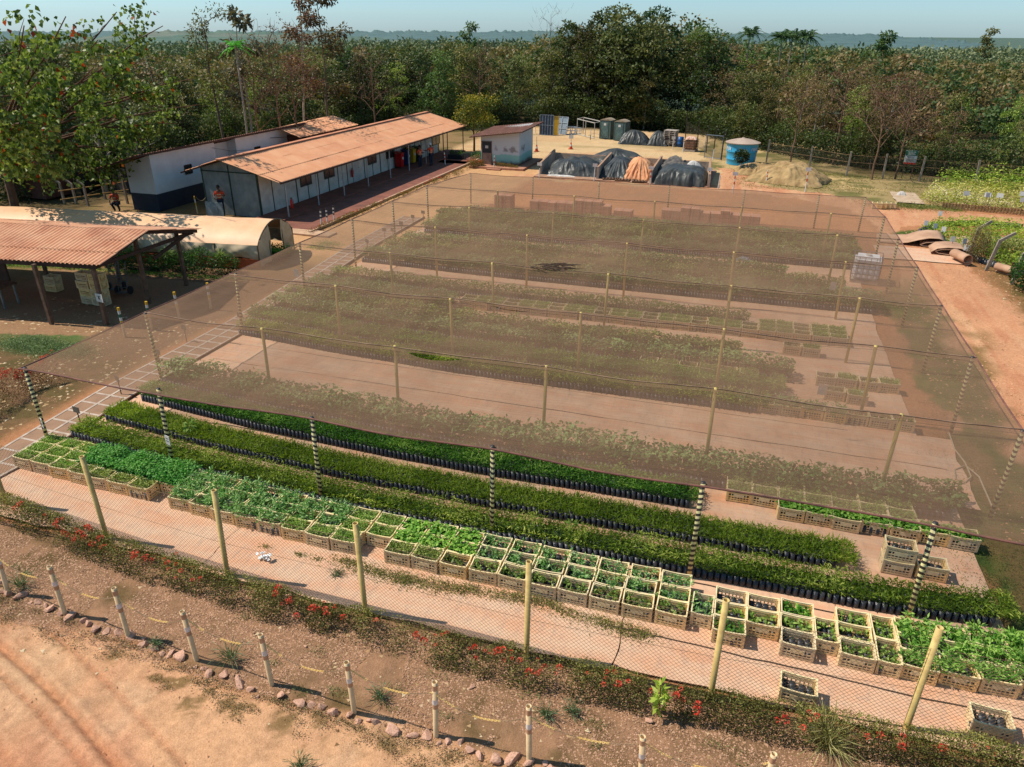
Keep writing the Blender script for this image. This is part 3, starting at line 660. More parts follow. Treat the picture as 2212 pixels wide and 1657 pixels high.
# loose stones in the gravel bed
for q, (u, v, s) in enumerate([(625, 1290, .1), (578, 1248, .07), (1485, 1533, .09), (1400, 1555, .07), (1020, 1480, .06), (555, 1505, .05), (660, 1395, .05), (1880, 1600, .08), (1790, 1560, .07)]):
    o = bpy.data.objects.new('loose_stone', rocks[q]); COL.objects.link(o); p = P(u, v); o.location = (p.x, p.y, gz(p.x, p.y)+s*.3); o.scale = (s, s*.8, s*.7); o.rotation_euler = (0, .2, q)
    tag(o, 'pale reddish stone lying loose in the gravel bed'+[' against the hedge near the left, largest', ' at the left hedge foot', ' among red flowers right of centre', ' among dry leaves right of centre', ' in the open middle of the gravel', ' just behind the fifth bollard', ' behind the fourth chain span', ' beside the tall grass on the right', ' near the hedge foot at lower right'][q], 'stone', 'loose stones in the gravel bed')
# ------------------------------------------------------------------ seedling beds
CUR = lambda x: np.interp(x, [.5, 4.7, 8.8, 11.8, 15.6, 19.8, 22], [.42, .0, -.2, -.2, -.1, -.02, .25])
fine = leafmat('feathery_leaf', A(50, 76, 26), A(136, 160, 48), A(208, 214, 100), .42)
deep = leafmat('dark_feathery_leaf', A(36, 68, 26), A(92, 144, 48), A(160, 194, 80), .4)
broad = leafmat('broad_leaf', A(38, 66, 30), A(98, 136, 66), A(176, 200, 126), .35)
olive = leafmat('olive_leaf', A(50, 72, 32), A(114, 138, 58), A(184, 192, 104), .35)
vivid = leafmat('vivid_leaf', A(44, 96, 30), A(96, 158, 50), A(170, 206, 90), .35)
midg = leafmat('glossy_leaf', A(48, 100, 44), A(100, 158, 74), A(176, 204, 130), .3, rough=.4)
pale = leafmat('pale_leaf', A(90, 130, 52), A(140, 172, 76), A(188, 206, 110), .3)
bagm = mat('grow_bag', (.020, .023, .028), (.035, .038, .045), 30, .35, bump=.3, bscale=60, dirt=A(110, 82, 62), dscale=9, damt=.3, spec=.5)
def bagarr(xy, r=.058, h=.2, soil=True):
    n = len(xy); m_ = 7; a = np.arange(m_)*2*math.pi/m_; V = np.empty((n, 2*m_+1, 3))
    rr = r*(.92+.16*rng.random((n, m_))); hh = h*(.93+.14*rng.random((n, 1)))
    for q, (z, k) in enumerate(((0, 1.0), (1, .96))):
        V[:, q*m_:(q+1)*m_, 0] = xy[:, 0:1]+rr*k*np.cos(a); V[:, q*m_:(q+1)*m_, 1] = xy[:, 1:2]+rr*k*np.sin(a); V[:, q*m_:(q+1)*m_, 2] = .025+z*hh
    V[:, -1, 0] = xy[:, 0]; V[:, -1, 1] = xy[:, 1]; V[:, -1, 2] = .025+hh[:, 0]-.03
    F = []
    for j in range(m_): F.append((j, (j+1) % m_, m_+(j+1) % m_)); F.append((j, m_+(j+1) % m_, m_+j)); F.append((m_+j, m_+(j+1) % m_, 2*m_))
    return V.reshape(-1, 3), (np.array(F)[None]+(np.arange(n)*(2*m_+1))[:, None, None]).reshape(-1, 3)
def bed(label, cat, x0, x1, y0, dep, kind, h=.25, lo=.2, dens=1.0, full=False, gaps=0.0, curv=1.0, sp=.118, m=None, name='seedling_bed', amp=.6, big=1.0):
    """one long bed of bagged seedlings, front at y0"""
    nx_ = int((x1-x0)/sp); ny_ = max(1, int(dep/sp)); gx, gy = np.meshgrid(np.arange(nx_), np.arange(ny_), indexing='ij'); gx = gx.ravel(); gy = gy.ravel()
    end = (fbm(gy*.9, gx*0+y0, .8)-.5)*3
    keep = (gx > end+1) & (gx < nx_-2+end*1.2)
    if not full: keep &= (gy < 2) | (gy >= ny_-1) | (gx < 4) | (gx > nx_-5)
    gx, gy = gx[keep], gy[keep]
    bx = x0+(gx+.5*(gy % 2))*sp; by = y0+gy*sp*.97+curv*CUR(bx)+.05*(fbm(bx, y0, .6)-.5)
    V, F = bagarr(np.stack([bx, by], 1), sp*.49, lo)
    root = bpy.data.objects.new(name, npmesh(name, V, F)); root.data.materials.append(bagm); COL.objects.link(root)
    tag(root, label, cat, kind='stuff')
    area = (x1-x0)*dep; parts = []
    def spots(n):
        x = rng.uniform(x0, x1, n); t = rng.random(n); y = y0-.03+t*(dep+.0)+curv*CUR(x)+(rng.random(n)-.5)*.05
        c = fbm(x+y0*3, y*1.4, 1.5, 3); k = (c > .5-.5*dens+gaps*.45+.25*(fbm(x, y0, .45)-.5)) | (rng.random(n) < .25-gaps*.25); return x[k], y[k], c[k]
    if kind in ('feather', 'deep'):
        n = int(area*1900*dens); x, y, c = spots(n); n = len(x); hz = lo+h*(.1+.9*rng.random(n))*(.25+1.5*fbm(x, y*1.2+y0, 2.2, 3))
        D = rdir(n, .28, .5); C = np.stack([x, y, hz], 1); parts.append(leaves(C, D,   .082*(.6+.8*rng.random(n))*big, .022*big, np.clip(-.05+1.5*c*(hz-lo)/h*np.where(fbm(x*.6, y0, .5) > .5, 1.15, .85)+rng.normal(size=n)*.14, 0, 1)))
        n = int(area*700*dens); x, y, c = spots(n); n = len(x); C = np.stack([x, y, np.full(n, lo)+.0], 1); D = rdir(n, 1.6, .5)
        parts.append(leaves(C, D, h*(.5+.6*rng.random(n)), .014, np.clip(.1+.4*rng.random(n), 0, 1)))
    elif kind == 'grass':
        n = int(area*1300*dens); x, y, c = spots(n); n = len(x); C = np.stack([x, y, np.full(n, lo-.01)], 1); D = rdir(n, 1.1, .5)
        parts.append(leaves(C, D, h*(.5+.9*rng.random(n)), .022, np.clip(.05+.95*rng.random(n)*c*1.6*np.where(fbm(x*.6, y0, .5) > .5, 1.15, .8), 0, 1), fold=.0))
        n = int(area*900*dens); x, y, c = spots(n); n = len(x); hz = lo+h*rng.random(n)*.8; C = np.stack([x, y, hz], 1); D = rdir(n, .1, .4)
        parts.append(leaves(C, D, .08, .018, np.clip(.2+.9*c*(hz-lo)/h, 0, 1)))
    else:   # broad
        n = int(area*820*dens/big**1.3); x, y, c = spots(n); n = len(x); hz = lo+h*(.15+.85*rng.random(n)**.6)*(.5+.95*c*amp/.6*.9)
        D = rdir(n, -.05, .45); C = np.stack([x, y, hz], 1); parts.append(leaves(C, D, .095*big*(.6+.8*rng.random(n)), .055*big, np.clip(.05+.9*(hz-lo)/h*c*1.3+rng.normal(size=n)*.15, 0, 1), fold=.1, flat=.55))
        n = int(area*160*dens); x, y, c = spots(n); n = len(x); C = np.stack([x, y, np.full(n, lo-.05)], 1); D = rdir(n, 3, .5)
        parts.append(leaves(C, D, h*.8, .010, np.full(n, .1)))
    V, F, R = joinarr(parts); me = npmesh('foliage', V, F, rnd=R)
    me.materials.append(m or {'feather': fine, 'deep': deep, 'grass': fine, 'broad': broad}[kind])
    f_ = bpy.data.objects.new('foliage', me); COL.objects.link(f_); f_.parent = root; f_['kind'] = 'stuff'; return root
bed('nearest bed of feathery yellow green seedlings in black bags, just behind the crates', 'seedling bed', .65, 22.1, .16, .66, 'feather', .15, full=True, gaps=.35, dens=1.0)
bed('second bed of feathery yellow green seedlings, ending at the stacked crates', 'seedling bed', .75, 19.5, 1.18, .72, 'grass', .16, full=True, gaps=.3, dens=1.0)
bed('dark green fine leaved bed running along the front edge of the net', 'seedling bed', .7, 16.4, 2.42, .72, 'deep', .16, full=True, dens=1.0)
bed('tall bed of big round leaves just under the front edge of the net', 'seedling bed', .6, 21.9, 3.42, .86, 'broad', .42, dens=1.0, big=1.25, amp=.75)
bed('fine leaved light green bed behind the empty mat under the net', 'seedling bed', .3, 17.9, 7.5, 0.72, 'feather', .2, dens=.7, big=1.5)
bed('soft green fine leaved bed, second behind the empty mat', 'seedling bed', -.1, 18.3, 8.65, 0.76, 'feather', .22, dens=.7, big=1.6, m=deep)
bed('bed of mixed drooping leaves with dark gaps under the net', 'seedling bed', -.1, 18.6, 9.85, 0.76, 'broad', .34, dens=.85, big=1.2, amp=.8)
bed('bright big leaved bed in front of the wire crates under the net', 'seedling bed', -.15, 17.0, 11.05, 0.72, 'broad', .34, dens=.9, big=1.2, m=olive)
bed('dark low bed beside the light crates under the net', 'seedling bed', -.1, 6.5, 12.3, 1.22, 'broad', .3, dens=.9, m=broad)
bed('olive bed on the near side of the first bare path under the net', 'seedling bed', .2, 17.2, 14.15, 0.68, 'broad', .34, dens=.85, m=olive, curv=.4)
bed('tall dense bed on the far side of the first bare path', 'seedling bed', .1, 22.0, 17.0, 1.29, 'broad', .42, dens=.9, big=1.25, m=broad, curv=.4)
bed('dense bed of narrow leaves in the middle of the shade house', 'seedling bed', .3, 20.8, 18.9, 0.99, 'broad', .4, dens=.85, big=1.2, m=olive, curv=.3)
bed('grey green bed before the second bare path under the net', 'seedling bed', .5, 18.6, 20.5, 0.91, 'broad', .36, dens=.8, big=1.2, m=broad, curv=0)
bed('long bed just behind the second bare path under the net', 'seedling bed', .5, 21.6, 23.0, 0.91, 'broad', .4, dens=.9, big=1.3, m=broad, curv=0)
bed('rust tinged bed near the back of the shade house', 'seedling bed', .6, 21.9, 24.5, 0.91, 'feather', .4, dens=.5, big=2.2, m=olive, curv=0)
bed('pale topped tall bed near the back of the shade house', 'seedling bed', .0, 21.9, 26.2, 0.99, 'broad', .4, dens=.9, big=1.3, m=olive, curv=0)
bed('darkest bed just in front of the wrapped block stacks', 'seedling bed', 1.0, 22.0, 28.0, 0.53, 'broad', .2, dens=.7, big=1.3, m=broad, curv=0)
bed('bushy bed left of the walkway under the corner of the net', 'seedling bed', -5.8, -3.1, 16.0, 1.14, 'broad', .35, dens=.8, m=vivid, curv=0)
# ------------------------------------------------------------------ crates
crm = mat('crate_plastic', A(255, 224, 162), A(246, 204, 142), 7, .5, dirt=A(206, 150, 106), dscale=3, damt=.55, ovar=.2)
CW, CD, CHh = .545, .365, .31
def crate_mesh():
    b_ = MB(); t = .012
    for sx in (-1, 1):
        for sy in (-1, 1): b_.box((sx*(CW/2-.02), sy*(CD/2-.02), CHh/2), (.04, .04, CHh-.02))
    def side(ax, s, L):
        def bx(u, z, du, dz, th=.010):
            if ax == 'x': b_.box((u, s*(CD/2-.012), z), (du, th, dz))
            else: b_.box((s*(CW/2-.012), u, z), (th, du, dz))
        for z in (.02, .075, .135, .215, .262): bx(0, z, L-.06, .027 if z > .03 else .04, .016)
        nn = int(L/.062)
        for k in range(nn): bx(-L/2+.05+(L-.1)*k/(nn-1), .14, .02, .27)
        nn = int(L/.022)
        for k in range(nn): bx(-L/2+.045+(L-.09)*k/(nn-1), .245, .007, .075, .007)
    side('x', -1, CW); side('x', 1, CW); side('y', -1, CD); side('y', 1, CD)
    b_.box((0, 0, .012), (CW-.04, CD-.04, .012)); [b_.box((s*(CW/2-.004), 0, .165), (.006, CD*.4, .085)) for s in (-1, 1)]; return b_
def rim_mesh():
    b_ = MB()
    for s in (-1, 1):
        n_ = 8
        for k in range(n_):
            a0, a1 = k/n_, (k+1)/n_; f = lambda a: CHh-.018*math.sin(math.pi*a)**.7
            b_.bar((-CW/2+CW*a0, s*(CD/2-.006), f(a0)), (-CW/2+CW*a1, s*(CD/2-.006), f(a1)), .021, .02)
            b_.bar((s*(CW/2-.006), -CD/2+CD*a0, f(a0)), (s*(CW/2-.006), -CD/2+CD*a1, f(a1)), .021, .02)
    return b_
def plate_mesh():
    b_ = MB()
    b_.box((0, -(CD/2-.004), .165), (CW*.42, .006, .085))
    return b_
crmesh = mesh(crate_mesh(), 'crate'); crmesh.materials.append(crm)
rimm = mesh(rim_mesh(), 'rim'); rimm.materials.append(mat('crate_rim', A(255, 234, 180), A(246, 216, 158), 7, .5, ovar=.12, dirt=A(206, 160, 116), dscale=7, damt=.4))
plm = mesh(plate_mesh(), 'name_panel'); plm.materials.append(mat('crate_panel', A(244, 222, 176), A(228, 200, 152), 7, .55))
allcr = []
def crate(x, y, label, rz=0.0, z=.03, group='plastic seedling crates', fill=None, parts=True):
    o = bpy.data.objects.new('crate', crmesh); COL.objects.link(o); o.location = (x+rng.normal()*.008, y+rng.normal()*.012, z); o.rotation_euler = (0, 0, rz+rng.normal()*.03)
    r = bpy.data.objects.new('rim', rimm); COL.objects.link(r); r.parent = o
    if parts: q = bpy.data.objects.new('name_panel', plm); COL.objects.link(q); q.parent = o
    tag(o, label, 'crate', group)
    if fill: allcr.append((x, y, z, rz, fill))
    return o
LFR = lambda x: float(np.interp(x, [.5, 4.9, 8.7, 11.1, 13.3, 15.2], [-1.0, -1.22, -1.43, -1.44, -1.42, -1.45]))
def ftype(i, r):
    i = i*26/27
    i = int(i+.5)
    if i < 1: return 'fine'
    if i < 3: return 'fine'
    if i < 8: return 'lush' if r > 0 else 'fineo'
    if i < 13: return 'long'
    if i < 16: return 'fine' if i > 13 or r < 1 else 'long'
    if i < 18: return 'heart' if r > 0 else 'fineo'
    if i == 18: return 'heart' if r > 0 else 'sparse'
    return 'sparse2' if r == 0 else 'slender'
fn = {'fine': 'light feathery', 'lush': 'lush dark green', 'fineo': 'low olive', 'long': 'long leaved', 'heart': 'bright heart leaved', 'sparse': 'sparse', 'sparse2': 'thin', 'slender': 'slender dark green'}
for i in range(27):
    x = .87+i*.590
    for r in range(3):
        if r == 0 and i in (7, 16): continue
        y = LFR(x)+CD/2+r*(CD+.012); f = ftype(i, r)
        crate(x, y, f"cream crate of {fn[f]} seedlings, {['front', 'middle', 'back'][r]} row, {ORD[i]} column from the walkway", fill=f)
X2 = [(16.72, -1.02, 1, 'slender')]
for q, (x, y, rz, f) in enumerate(X2): crate(x, y, 'narrow side on crate between the long crate block and its neighbours', math.pi/2, fill=f)
# the nearer groups to the right, with bagged seedlings one can see one by one
seed_spots = []
def rcol(x0, rows, y0, tag_, kinds, rz=0.0):
    for r in rows:
        y = y0+r*(CD+.012 if rz == 0 else CW+.012); k = kinds[r]
        crate(x0, y, f"cream crate with {k[1]}, {['front', 'middle', 'back'][r]} of the {tag_}", rz); seed_spots.append((x0, y, .03, rz, k[0], f"{['front', 'middle', 'back'][r]} crate of the {tag_}"))
few = ('few', 'few pale leaves'); mid_ = ('mid', 'leafy seedlings'); dark_ = ('bags', 'dark bags'); rnd_ = ('round', 'round leaves')
rcol(17.20, (0, 1, 2), -1.42, 'first column behind the tilted post', [('mid', 'broad leaves'), few, dark_])
rcol(17.76, (1, 2), -1.42, 'second column, front place empty', [few, few, dark_])
rcol(18.32, (0, 1, 2), -1.36, 'third column, jutting forward', [dark_, few, mid_])
rcol(18.79, (0,), -1.02, 'sideways gap before the fourth column', [few], math.pi/2)
rcol(19.26, (0, 1, 2), -1.30, 'fourth column, left of sideways pair', [rnd_, few, rnd_])
rcol(19.73, (0, 1), -1.22, 'sideways pair by the lush block', [rnd_, rnd_], math.pi/2)
bigl = ['leafy block at the lower right']
for i in range(5):
    for r in range(3):
        x = 20.2+i*.575; y = -1.26+.055*i+r*(CD+.012)
        if i == 4 and r == 2: continue
        crate(x, y, f"crate under glossy leaves in the lower right block, {['front', 'middle', 'back'][r]} row, {ORD[i]} column", fill='lushb')
# single crates on the mat
a = P(1716, 1505); crate(18.30, -2.36, 'single crate of black bags standing alone on the mat by the fence', -.05); seed_spots.append((18.30, -2.36, .03, -.05, 'bags', 'single crate alone on the mat by the fence'))
crate(21.02, -2.10, 'single crate of dry bags alone at the lower right corner', -.05); seed_spots.append((21.02, -2.10, .03, -.05, 'bags', 'single crate at the lower right corner'))
# group at the end of the third bed
for i in range(9):
    x = 17.22+i*.555
    for r in range(3 if i < 7 else 1):
        if i < 2 and r == 0: continue
        if i >= 7: y = 2.72
        else: y = 2.68+.03*i*0+r*(CD+.012)
        if i < 2: y += .0
        crate(x, y, f"leafy crate past the third bed's end, {['front', 'middle', 'back'][r]} row, {ORD[i]} from its left", fill='heart' if r == 0 or i > 6 else 'fine')
crate(20.25, 1.50, 'lower crate of the stacked pair beside the striped post', 0); crate(20.25, 1.50, 'upper crate of the stacked pair, full of black bags', 0, .03+.31)
seed_spots.append((20.25, 1.50, .34, 0, 'bags', 'upper crate of the stacked pair'))
crate(20.86, 1.50, 'crate of crumpled black bags right of the stacked pair', 0); seed_spots.append((20.86, 1.50, .03, 0, 'bags', 'crate right of the stacked pair'))
# crates under the net
for i in range(24):
    x = 6.9+i*.575
    for r in range(2 if i < 19 else 3):
        crate(x, 13.0+.02*i+r*(CD+.012), f"pale crate under the net, middle row, {['front', 'middle', 'back'][r]} line, {ORD[i]} from left", fill='fine' if i % 3 else 'sparse', parts=False)
for i in range(8):
    crate(17.35+i*.56, 7.66+.01*i, f"crate seen through the net beyond the empty mat, {ORD[i]} from its left", fill='long' if i < 5 else 'sparse', parts=False)
for q, (x, y) in enumerate([(19.7, 9.1), (20.26, 9.0), (19.5, 10.0), (20.1, 10.05), (20.7, 10.05), (21.25, 10.1), (14.3, 9.55), (14.9, 9.55), (15.5, 9.55), (16.1, 9.55), (16.7, 9.55), (17.3, 9.55), (18.6, 12.2), (19.2, 12.2)]):
    crate(x, y, f"crate under the net by the bed ends on the right, {ORD[q]} scattered one", fill='fine' if q % 2 else 'sparse', parts=False)
# ---- seedlings in the crates (uncountable foliage by kind)
def crate_fill(kind, m, name, label):
    pts = [c for c in allcr if c[4] == kind]
    if not pts: return
    parts = []; bxy = []; bz = []
    for (x, y, z, rz, f) in pts:
        c, s = math.cos(rz), math.sin(rz)
        def loc(n, ex=1.0):
            u = (rng.random(n)-.5)*(CW-.07)*ex; v = (rng.random(n)-.5)*(CD-.07)*ex; return x+u*c-v*s, y+u*s+v*c
        if kind in ('fine', 'fineo'):
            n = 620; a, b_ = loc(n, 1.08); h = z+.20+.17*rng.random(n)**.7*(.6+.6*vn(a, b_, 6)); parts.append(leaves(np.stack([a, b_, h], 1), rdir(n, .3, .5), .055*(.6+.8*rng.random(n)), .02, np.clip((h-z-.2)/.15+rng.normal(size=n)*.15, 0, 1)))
        elif kind in ('lush',):
            n = 900; a, b_ = loc(n, 1.38); h = z+.24+.24*rng.random(n)**.7*(.5+.8*vn(a, b_, 3)); parts.append(leaves(np.stack([a, b_, h], 1), rdir(n, .1, .5), .06*(.6+.8*rng.random(n)), .034, np.clip((h-z-.24)/.2*.8+rng.normal(size=n)*.2, 0, 1), fold=.1, flat=.6))
        elif kind in ('long', 'slender', 'lushb'):
            npl = {'long': 20, 'slender': 15, 'lushb': 20}[kind]
            a, b_ = loc(npl, 1.15); top = {'long': .26, 'slender': .16, 'lushb': .26}[kind]
            for q in range(npl):
                n = {'long': 15, 'slender': 11, 'lushb': 15}[kind]; hh = z+.16+top*(.25+.75*rng.random(n))*(.7+.6*rng.random()); D = rdir(n, .35, .45)
                C = np.stack([np.full(n, a[q]), np.full(n, b_[q]), hh], 1)+D*.015
                parts.append(leaves(C, D, (.10 if kind != 'slender' else .085)*(.6+.7*rng.random(n)), .028 if kind != 'lushb' else .034, np.clip(.3+.6*(hh-z-.16)/top+rng.normal(size=n)*.22, 0, 1), fold=.12))
        elif kind == 'heart':
            n = 190; a, b_ = loc(n, 1.15); h = z+.22+.15*rng.random(n)**.6*(.6+.6*vn(a, b_, 5)); parts.append(leaves(np.stack([a, b_, h], 1), rdir(n, .05, .35), .085*(.6+.7*rng.random(n)), .065, np.clip(.2+(h-z-.22)/.15*.8+rng.normal(size=n)*.2, 0, 1), fold=.1, flat=.45))
        else:
            npl = 12 if kind == 'sparse' else 16; a, b_ = loc(npl, .95)
            for q in range(npl):
                n = 8; hh = z+.16+.15*rng.random(n); D = rdir(n, .3, .5); C = np.stack([np.full(n, a[q]), np.full(n, b_[q]), hh], 1)
                parts.append(leaves(C, D, .08*(.6+.7*rng.random(n)), .036, rng.random(n), fold=.12))
        for u in range(4):
            for v in range(3):
                px, py = -.19+u*.127, -.11+v*.11; bxy.append((x+px*c-py*s, y+px*s+py*c)); bz.append(z)
    bxy = np.array(bxy); bz = np.array(bz); V, F = bagarr(bxy, .055, .15); V = V.reshape(len(bxy), -1, 3); V[:, :, 2] += (bz-.005)[:, None]
    me = npmesh(name, V.reshape(-1, 3), F); me.materials.append(bagm); root = bpy.data.objects.new(name, me); COL.objects.link(root); tag(root, label, 'seedlings', kind='stuff')
    V, F, R = joinarr(parts); me = npmesh('foliage', V, F, rnd=R); me.materials.append(m); f_ = bpy.data.objects.new('foliage', me); COL.objects.link(f_); f_.parent = root; f_['kind'] = 'stuff'
crate_fill('fine', leafmat('light_fine', A(74, 112, 40), A(124, 164, 66), A(176, 196, 100), .35), 'seedling_growth', 'light feathery seedlings growing in the crates')
crate_fill('fineo', olive, 'seedling_growth', 'low olive seedlings filling front row crates')
crate_fill('lush', leafmat('lush_leaf', A(32, 84, 34), A(64, 140, 52), A(130, 184, 86), .35), 'seedling_growth', 'lush dark green seedlings overgrowing the crates near the walkway')
crate_fill('long', midg, 'seedling_growth', 'long leaved seedlings leaning out of the crates')
crate_fill('slender', midg, 'seedling_growth', 'slender dark green seedlings in the middle and back crates')
crate_fill('lushb', leafmat('glossy_leaf_b', A(48, 96, 34), A(100, 160, 56), A(176, 208, 100), .35), 'seedling_growth', 'glossy seedlings burying the crates at the lower right')
crate_fill('heart', vivid, 'seedling_growth', 'bright heart leaved seedlings in the crates')
crate_fill('sparse', olive, 'seedling_growth', 'sparse small seedlings between black bags')
crate_fill('sparse2', leafmat('mixed_leaf', A(70, 96, 40), A(124, 152, 66), A(180, 192, 104), .3), 'seedling_growth', 'thin mixed seedlings in front row crates')
# ---- bagged seedlings one by one
bV, bF = bagarr(np.array([[0, 0]]), .055, .15); bagme = []
for k in range(3):
    V, F = bagarr(np.array([[0., 0.]]), .056, .15); V[:, 2] -= .02; me = npmesh('bagged_seedling', V, F); me.materials.append(bagm); bagme.append(me)
def seedling(n, ln_, wd, top, m, k):
    hh = .12+top*(.2+.8*rng.random(n)); D = rdir(n, .4, .5); C = np.stack([rng.normal(size=n)*.008, rng.normal(size=n)*.008, hh], 1)
    V, F, R = leaves(C, D, ln_*(.6+.7*rng.random(n)), wd, rng.random(n), fold=.12); st = leaves(np.array([[0, 0, .10]]*3), np.array([[.02, 0, 1], [0, .02, 1], [-.02, 0, 1]]), top, .008, np.zeros(3))
    V, F, R = joinarr([(V, F, R), st]); me = npmesh('plant', V, F, rnd=R); me.materials.append(m); return me
plants = {'few': [seedling(8, .08, .055, .13, pale, k) for k in range(3)], 'mid': [seedling(11, .095, .055, .15, vivid, k) for k in range(3)], 'round': [seedling(13, .065, .055, .12, pale, k) for k in range(3)], 'bags': [seedling(3, .04, .012, .05, olive, k) for k in range(2)]}
for (x, y, z, rz, k, lab) in seed_spots:
    c, s = math.cos(rz), math.sin(rz)
    for u in range(4):
        for v in range(3):
            px, py = -.19+u*.127+rng.normal()*.006, -.11+v*.11+rng.normal()*.006
            o = bpy.data.objects.new('bagged_seedling', bagme[(u+v) % 3]); COL.objects.link(o); o.location = (x+px*c-py*s, y+px*s+py*c, z+.012); o.rotation_euler = (rng.normal()*.08, rng.normal()*.08, rng.random()*6)
            tag(o, ('black soil bag, ' if k == 'bags' else 'seedling in black bag, ')+lab, 'seedling', 'bagged seedlings in the '+lab)
            if k != 'bags' and (k != 'few' or rng.random() < .75):
                q = bpy.data.objects.new('plant', plants[k][rng.integers(3)]); COL.objects.link(q); q.parent = o
            elif k == 'bags' and rng.random() < .25:
                q = bpy.data.objects.new('plant', plants['bags'][rng.integers(2)]); COL.objects.link(q); q.parent = o
# ------------------------------------------------------------------ flowering hedge before the fence
def hedge(name, label, line, wid, h, n, m, fl=0, flm=None, lsz=.028, cat='hedge', rg=(0, 0)):
    L = np.array(line); seg = np.hypot(*np.diff(L, axis=0).T); cum = np.r_[0, np.cumsum(seg)]
    t = rng.random(n)*cum[-1]; px = np.interp(t, cum, L[:, 0]); py = np.interp(t, cum, L[:, 1]); i = np.clip(np.searchsorted(cum, t)-1, 0, len(seg)-1)
    dx, dy = (np.diff(L, axis=0)/seg[:, None])[i].T; w_ = wid*(.72+.55*fbm(px, py, .9)); a = rng.random(n)*math.pi; rr = rng.random(n)**.35
    off = np.cos(a)*rr*w_/2; hh = h*(.45+1.05*fbm(px+7, py, 1.2, 3)); z = np.sin(a)*rr*hh
    x = px-dy*off; y = py+dx*off; keep = ((fbm(x, y, 3.2, 3) > .40) | (rng.random(n) < .22)) & ((fbm(px+31, py, .7, 2) > .30) | (rng.random(n) < .3)); x, y, z, a, rr = x[keep], y[keep], z[keep], a[keep], rr[keep]; m_ = len(x)
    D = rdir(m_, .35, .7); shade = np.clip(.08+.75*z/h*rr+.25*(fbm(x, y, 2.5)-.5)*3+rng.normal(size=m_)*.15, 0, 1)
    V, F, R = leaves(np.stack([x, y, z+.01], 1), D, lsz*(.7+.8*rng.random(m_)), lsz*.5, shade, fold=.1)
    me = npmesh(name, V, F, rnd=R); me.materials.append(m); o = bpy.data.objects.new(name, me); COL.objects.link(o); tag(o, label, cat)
    if fl:
        t = rng.random(fl)*cum[-1]; px = np.interp(t, cum, L[:, 0]); py = np.interp(t, cum, L[:, 1]); k = (fbm(px, py, .8) > .53) | (rng.random(len(px)) < .22); px, py = px[k], py[k]; nf = len(px); a = rng.random(nf)*math.pi*.8+.3
        off = -np.abs(np.cos(a))*wid*.30+rng.normal(size=nf)*.06; hh = h*(.45+1.05*fbm(px+7, py, 1.2, 3)); C0 = np.stack([px, py+off, .55*hh+np.sin(a)*hh*.4+.02], 1)
        q = 26; C = np.repeat(C0, q, 0); sz = np.repeat(.018+.03*rng.random(nf)**1.6, q); D = rdir(len(C), .6, .7); C = C+D*sz[:, None]*.8
        V, F, R = leaves(C, D, sz*.9, sz*.7, None, flat=1.0); me = npmesh('flowers', V, F, rnd=R); me.materials.append(flm); f_ = bpy.data.objects.new('flowers', me); COL.objects.link(f_); f_.parent = o; f_['kind'] = 'stuff'
    return o
redf = leafmat('red_petal', A(196, 44, 34), A(232, 80, 58), A(246, 140, 110), .2)
hedm = leafmat('hedge_leaf', A(50, 52, 24), A(112, 110, 50), A(170, 164, 86), .25)
hedge('flowering_hedge', 'low clipped hedge with red flower heads along the front fence', [(-2.5, -1.9), (0, -2.2), (3.0, -2.6), (6, -2.98), (9, -3.2), (12, -3.2), (15, -3.2), (18, -3.0), (20, -2.85), (23, -2.6)], .68, .46, 80000, hedm, 260, redf, .036)
hedge('flowering_hedge', 'hedge covered in orange red flowers at the left edge', [(-2.6, 3.4), (-3.0, 2.2), (-2.6, .8), (-2.2, -.4), (-2.2, -2)], .9, .8, 14000, leafmat('red_hedge', A(60, 40, 20), A(110, 70, 36), A(176, 90, 48), .2), 300, redf, .035)
hedge('flower_border', 'strip of orange flowers and grass beside the office pavement', [(-4.9, 20.5), (-4.7, 26), (-4.5, 32), (-4.2, 40), (-4.3, 42.5)], .5, .28, 9000, leafmat('border_leaf', A(80, 60, 26), A(130, 110, 44), A(150, 130, 60), .2), 160, leafmat('orange_petal', A(190, 60, 30), A(220, 90, 50), A(230, 120, 60), .1), .06)
hedge('flower_border', 'round bed of orange flowers before the small hut', [(-4.4, 42.8), (-3.4, 43.6)], 1.1, .6, 2500, leafmat('border_leaf', (0, 0, 0), (0, 0, 0), (0, 0, 0)), 90, leafmat('orange_petal', A(0, 0, 0), A(0, 0, 0), A(0, 0, 0)), .07)
hedge('flower_border', 'low reddish plants along the hut wall', [(-2.5, 43.6), (-.5, 43.4)], .5, .35, 1800, leafmat('border_leaf', (0, 0, 0), (0, 0, 0), (0, 0, 0)), 8, redf, .06)
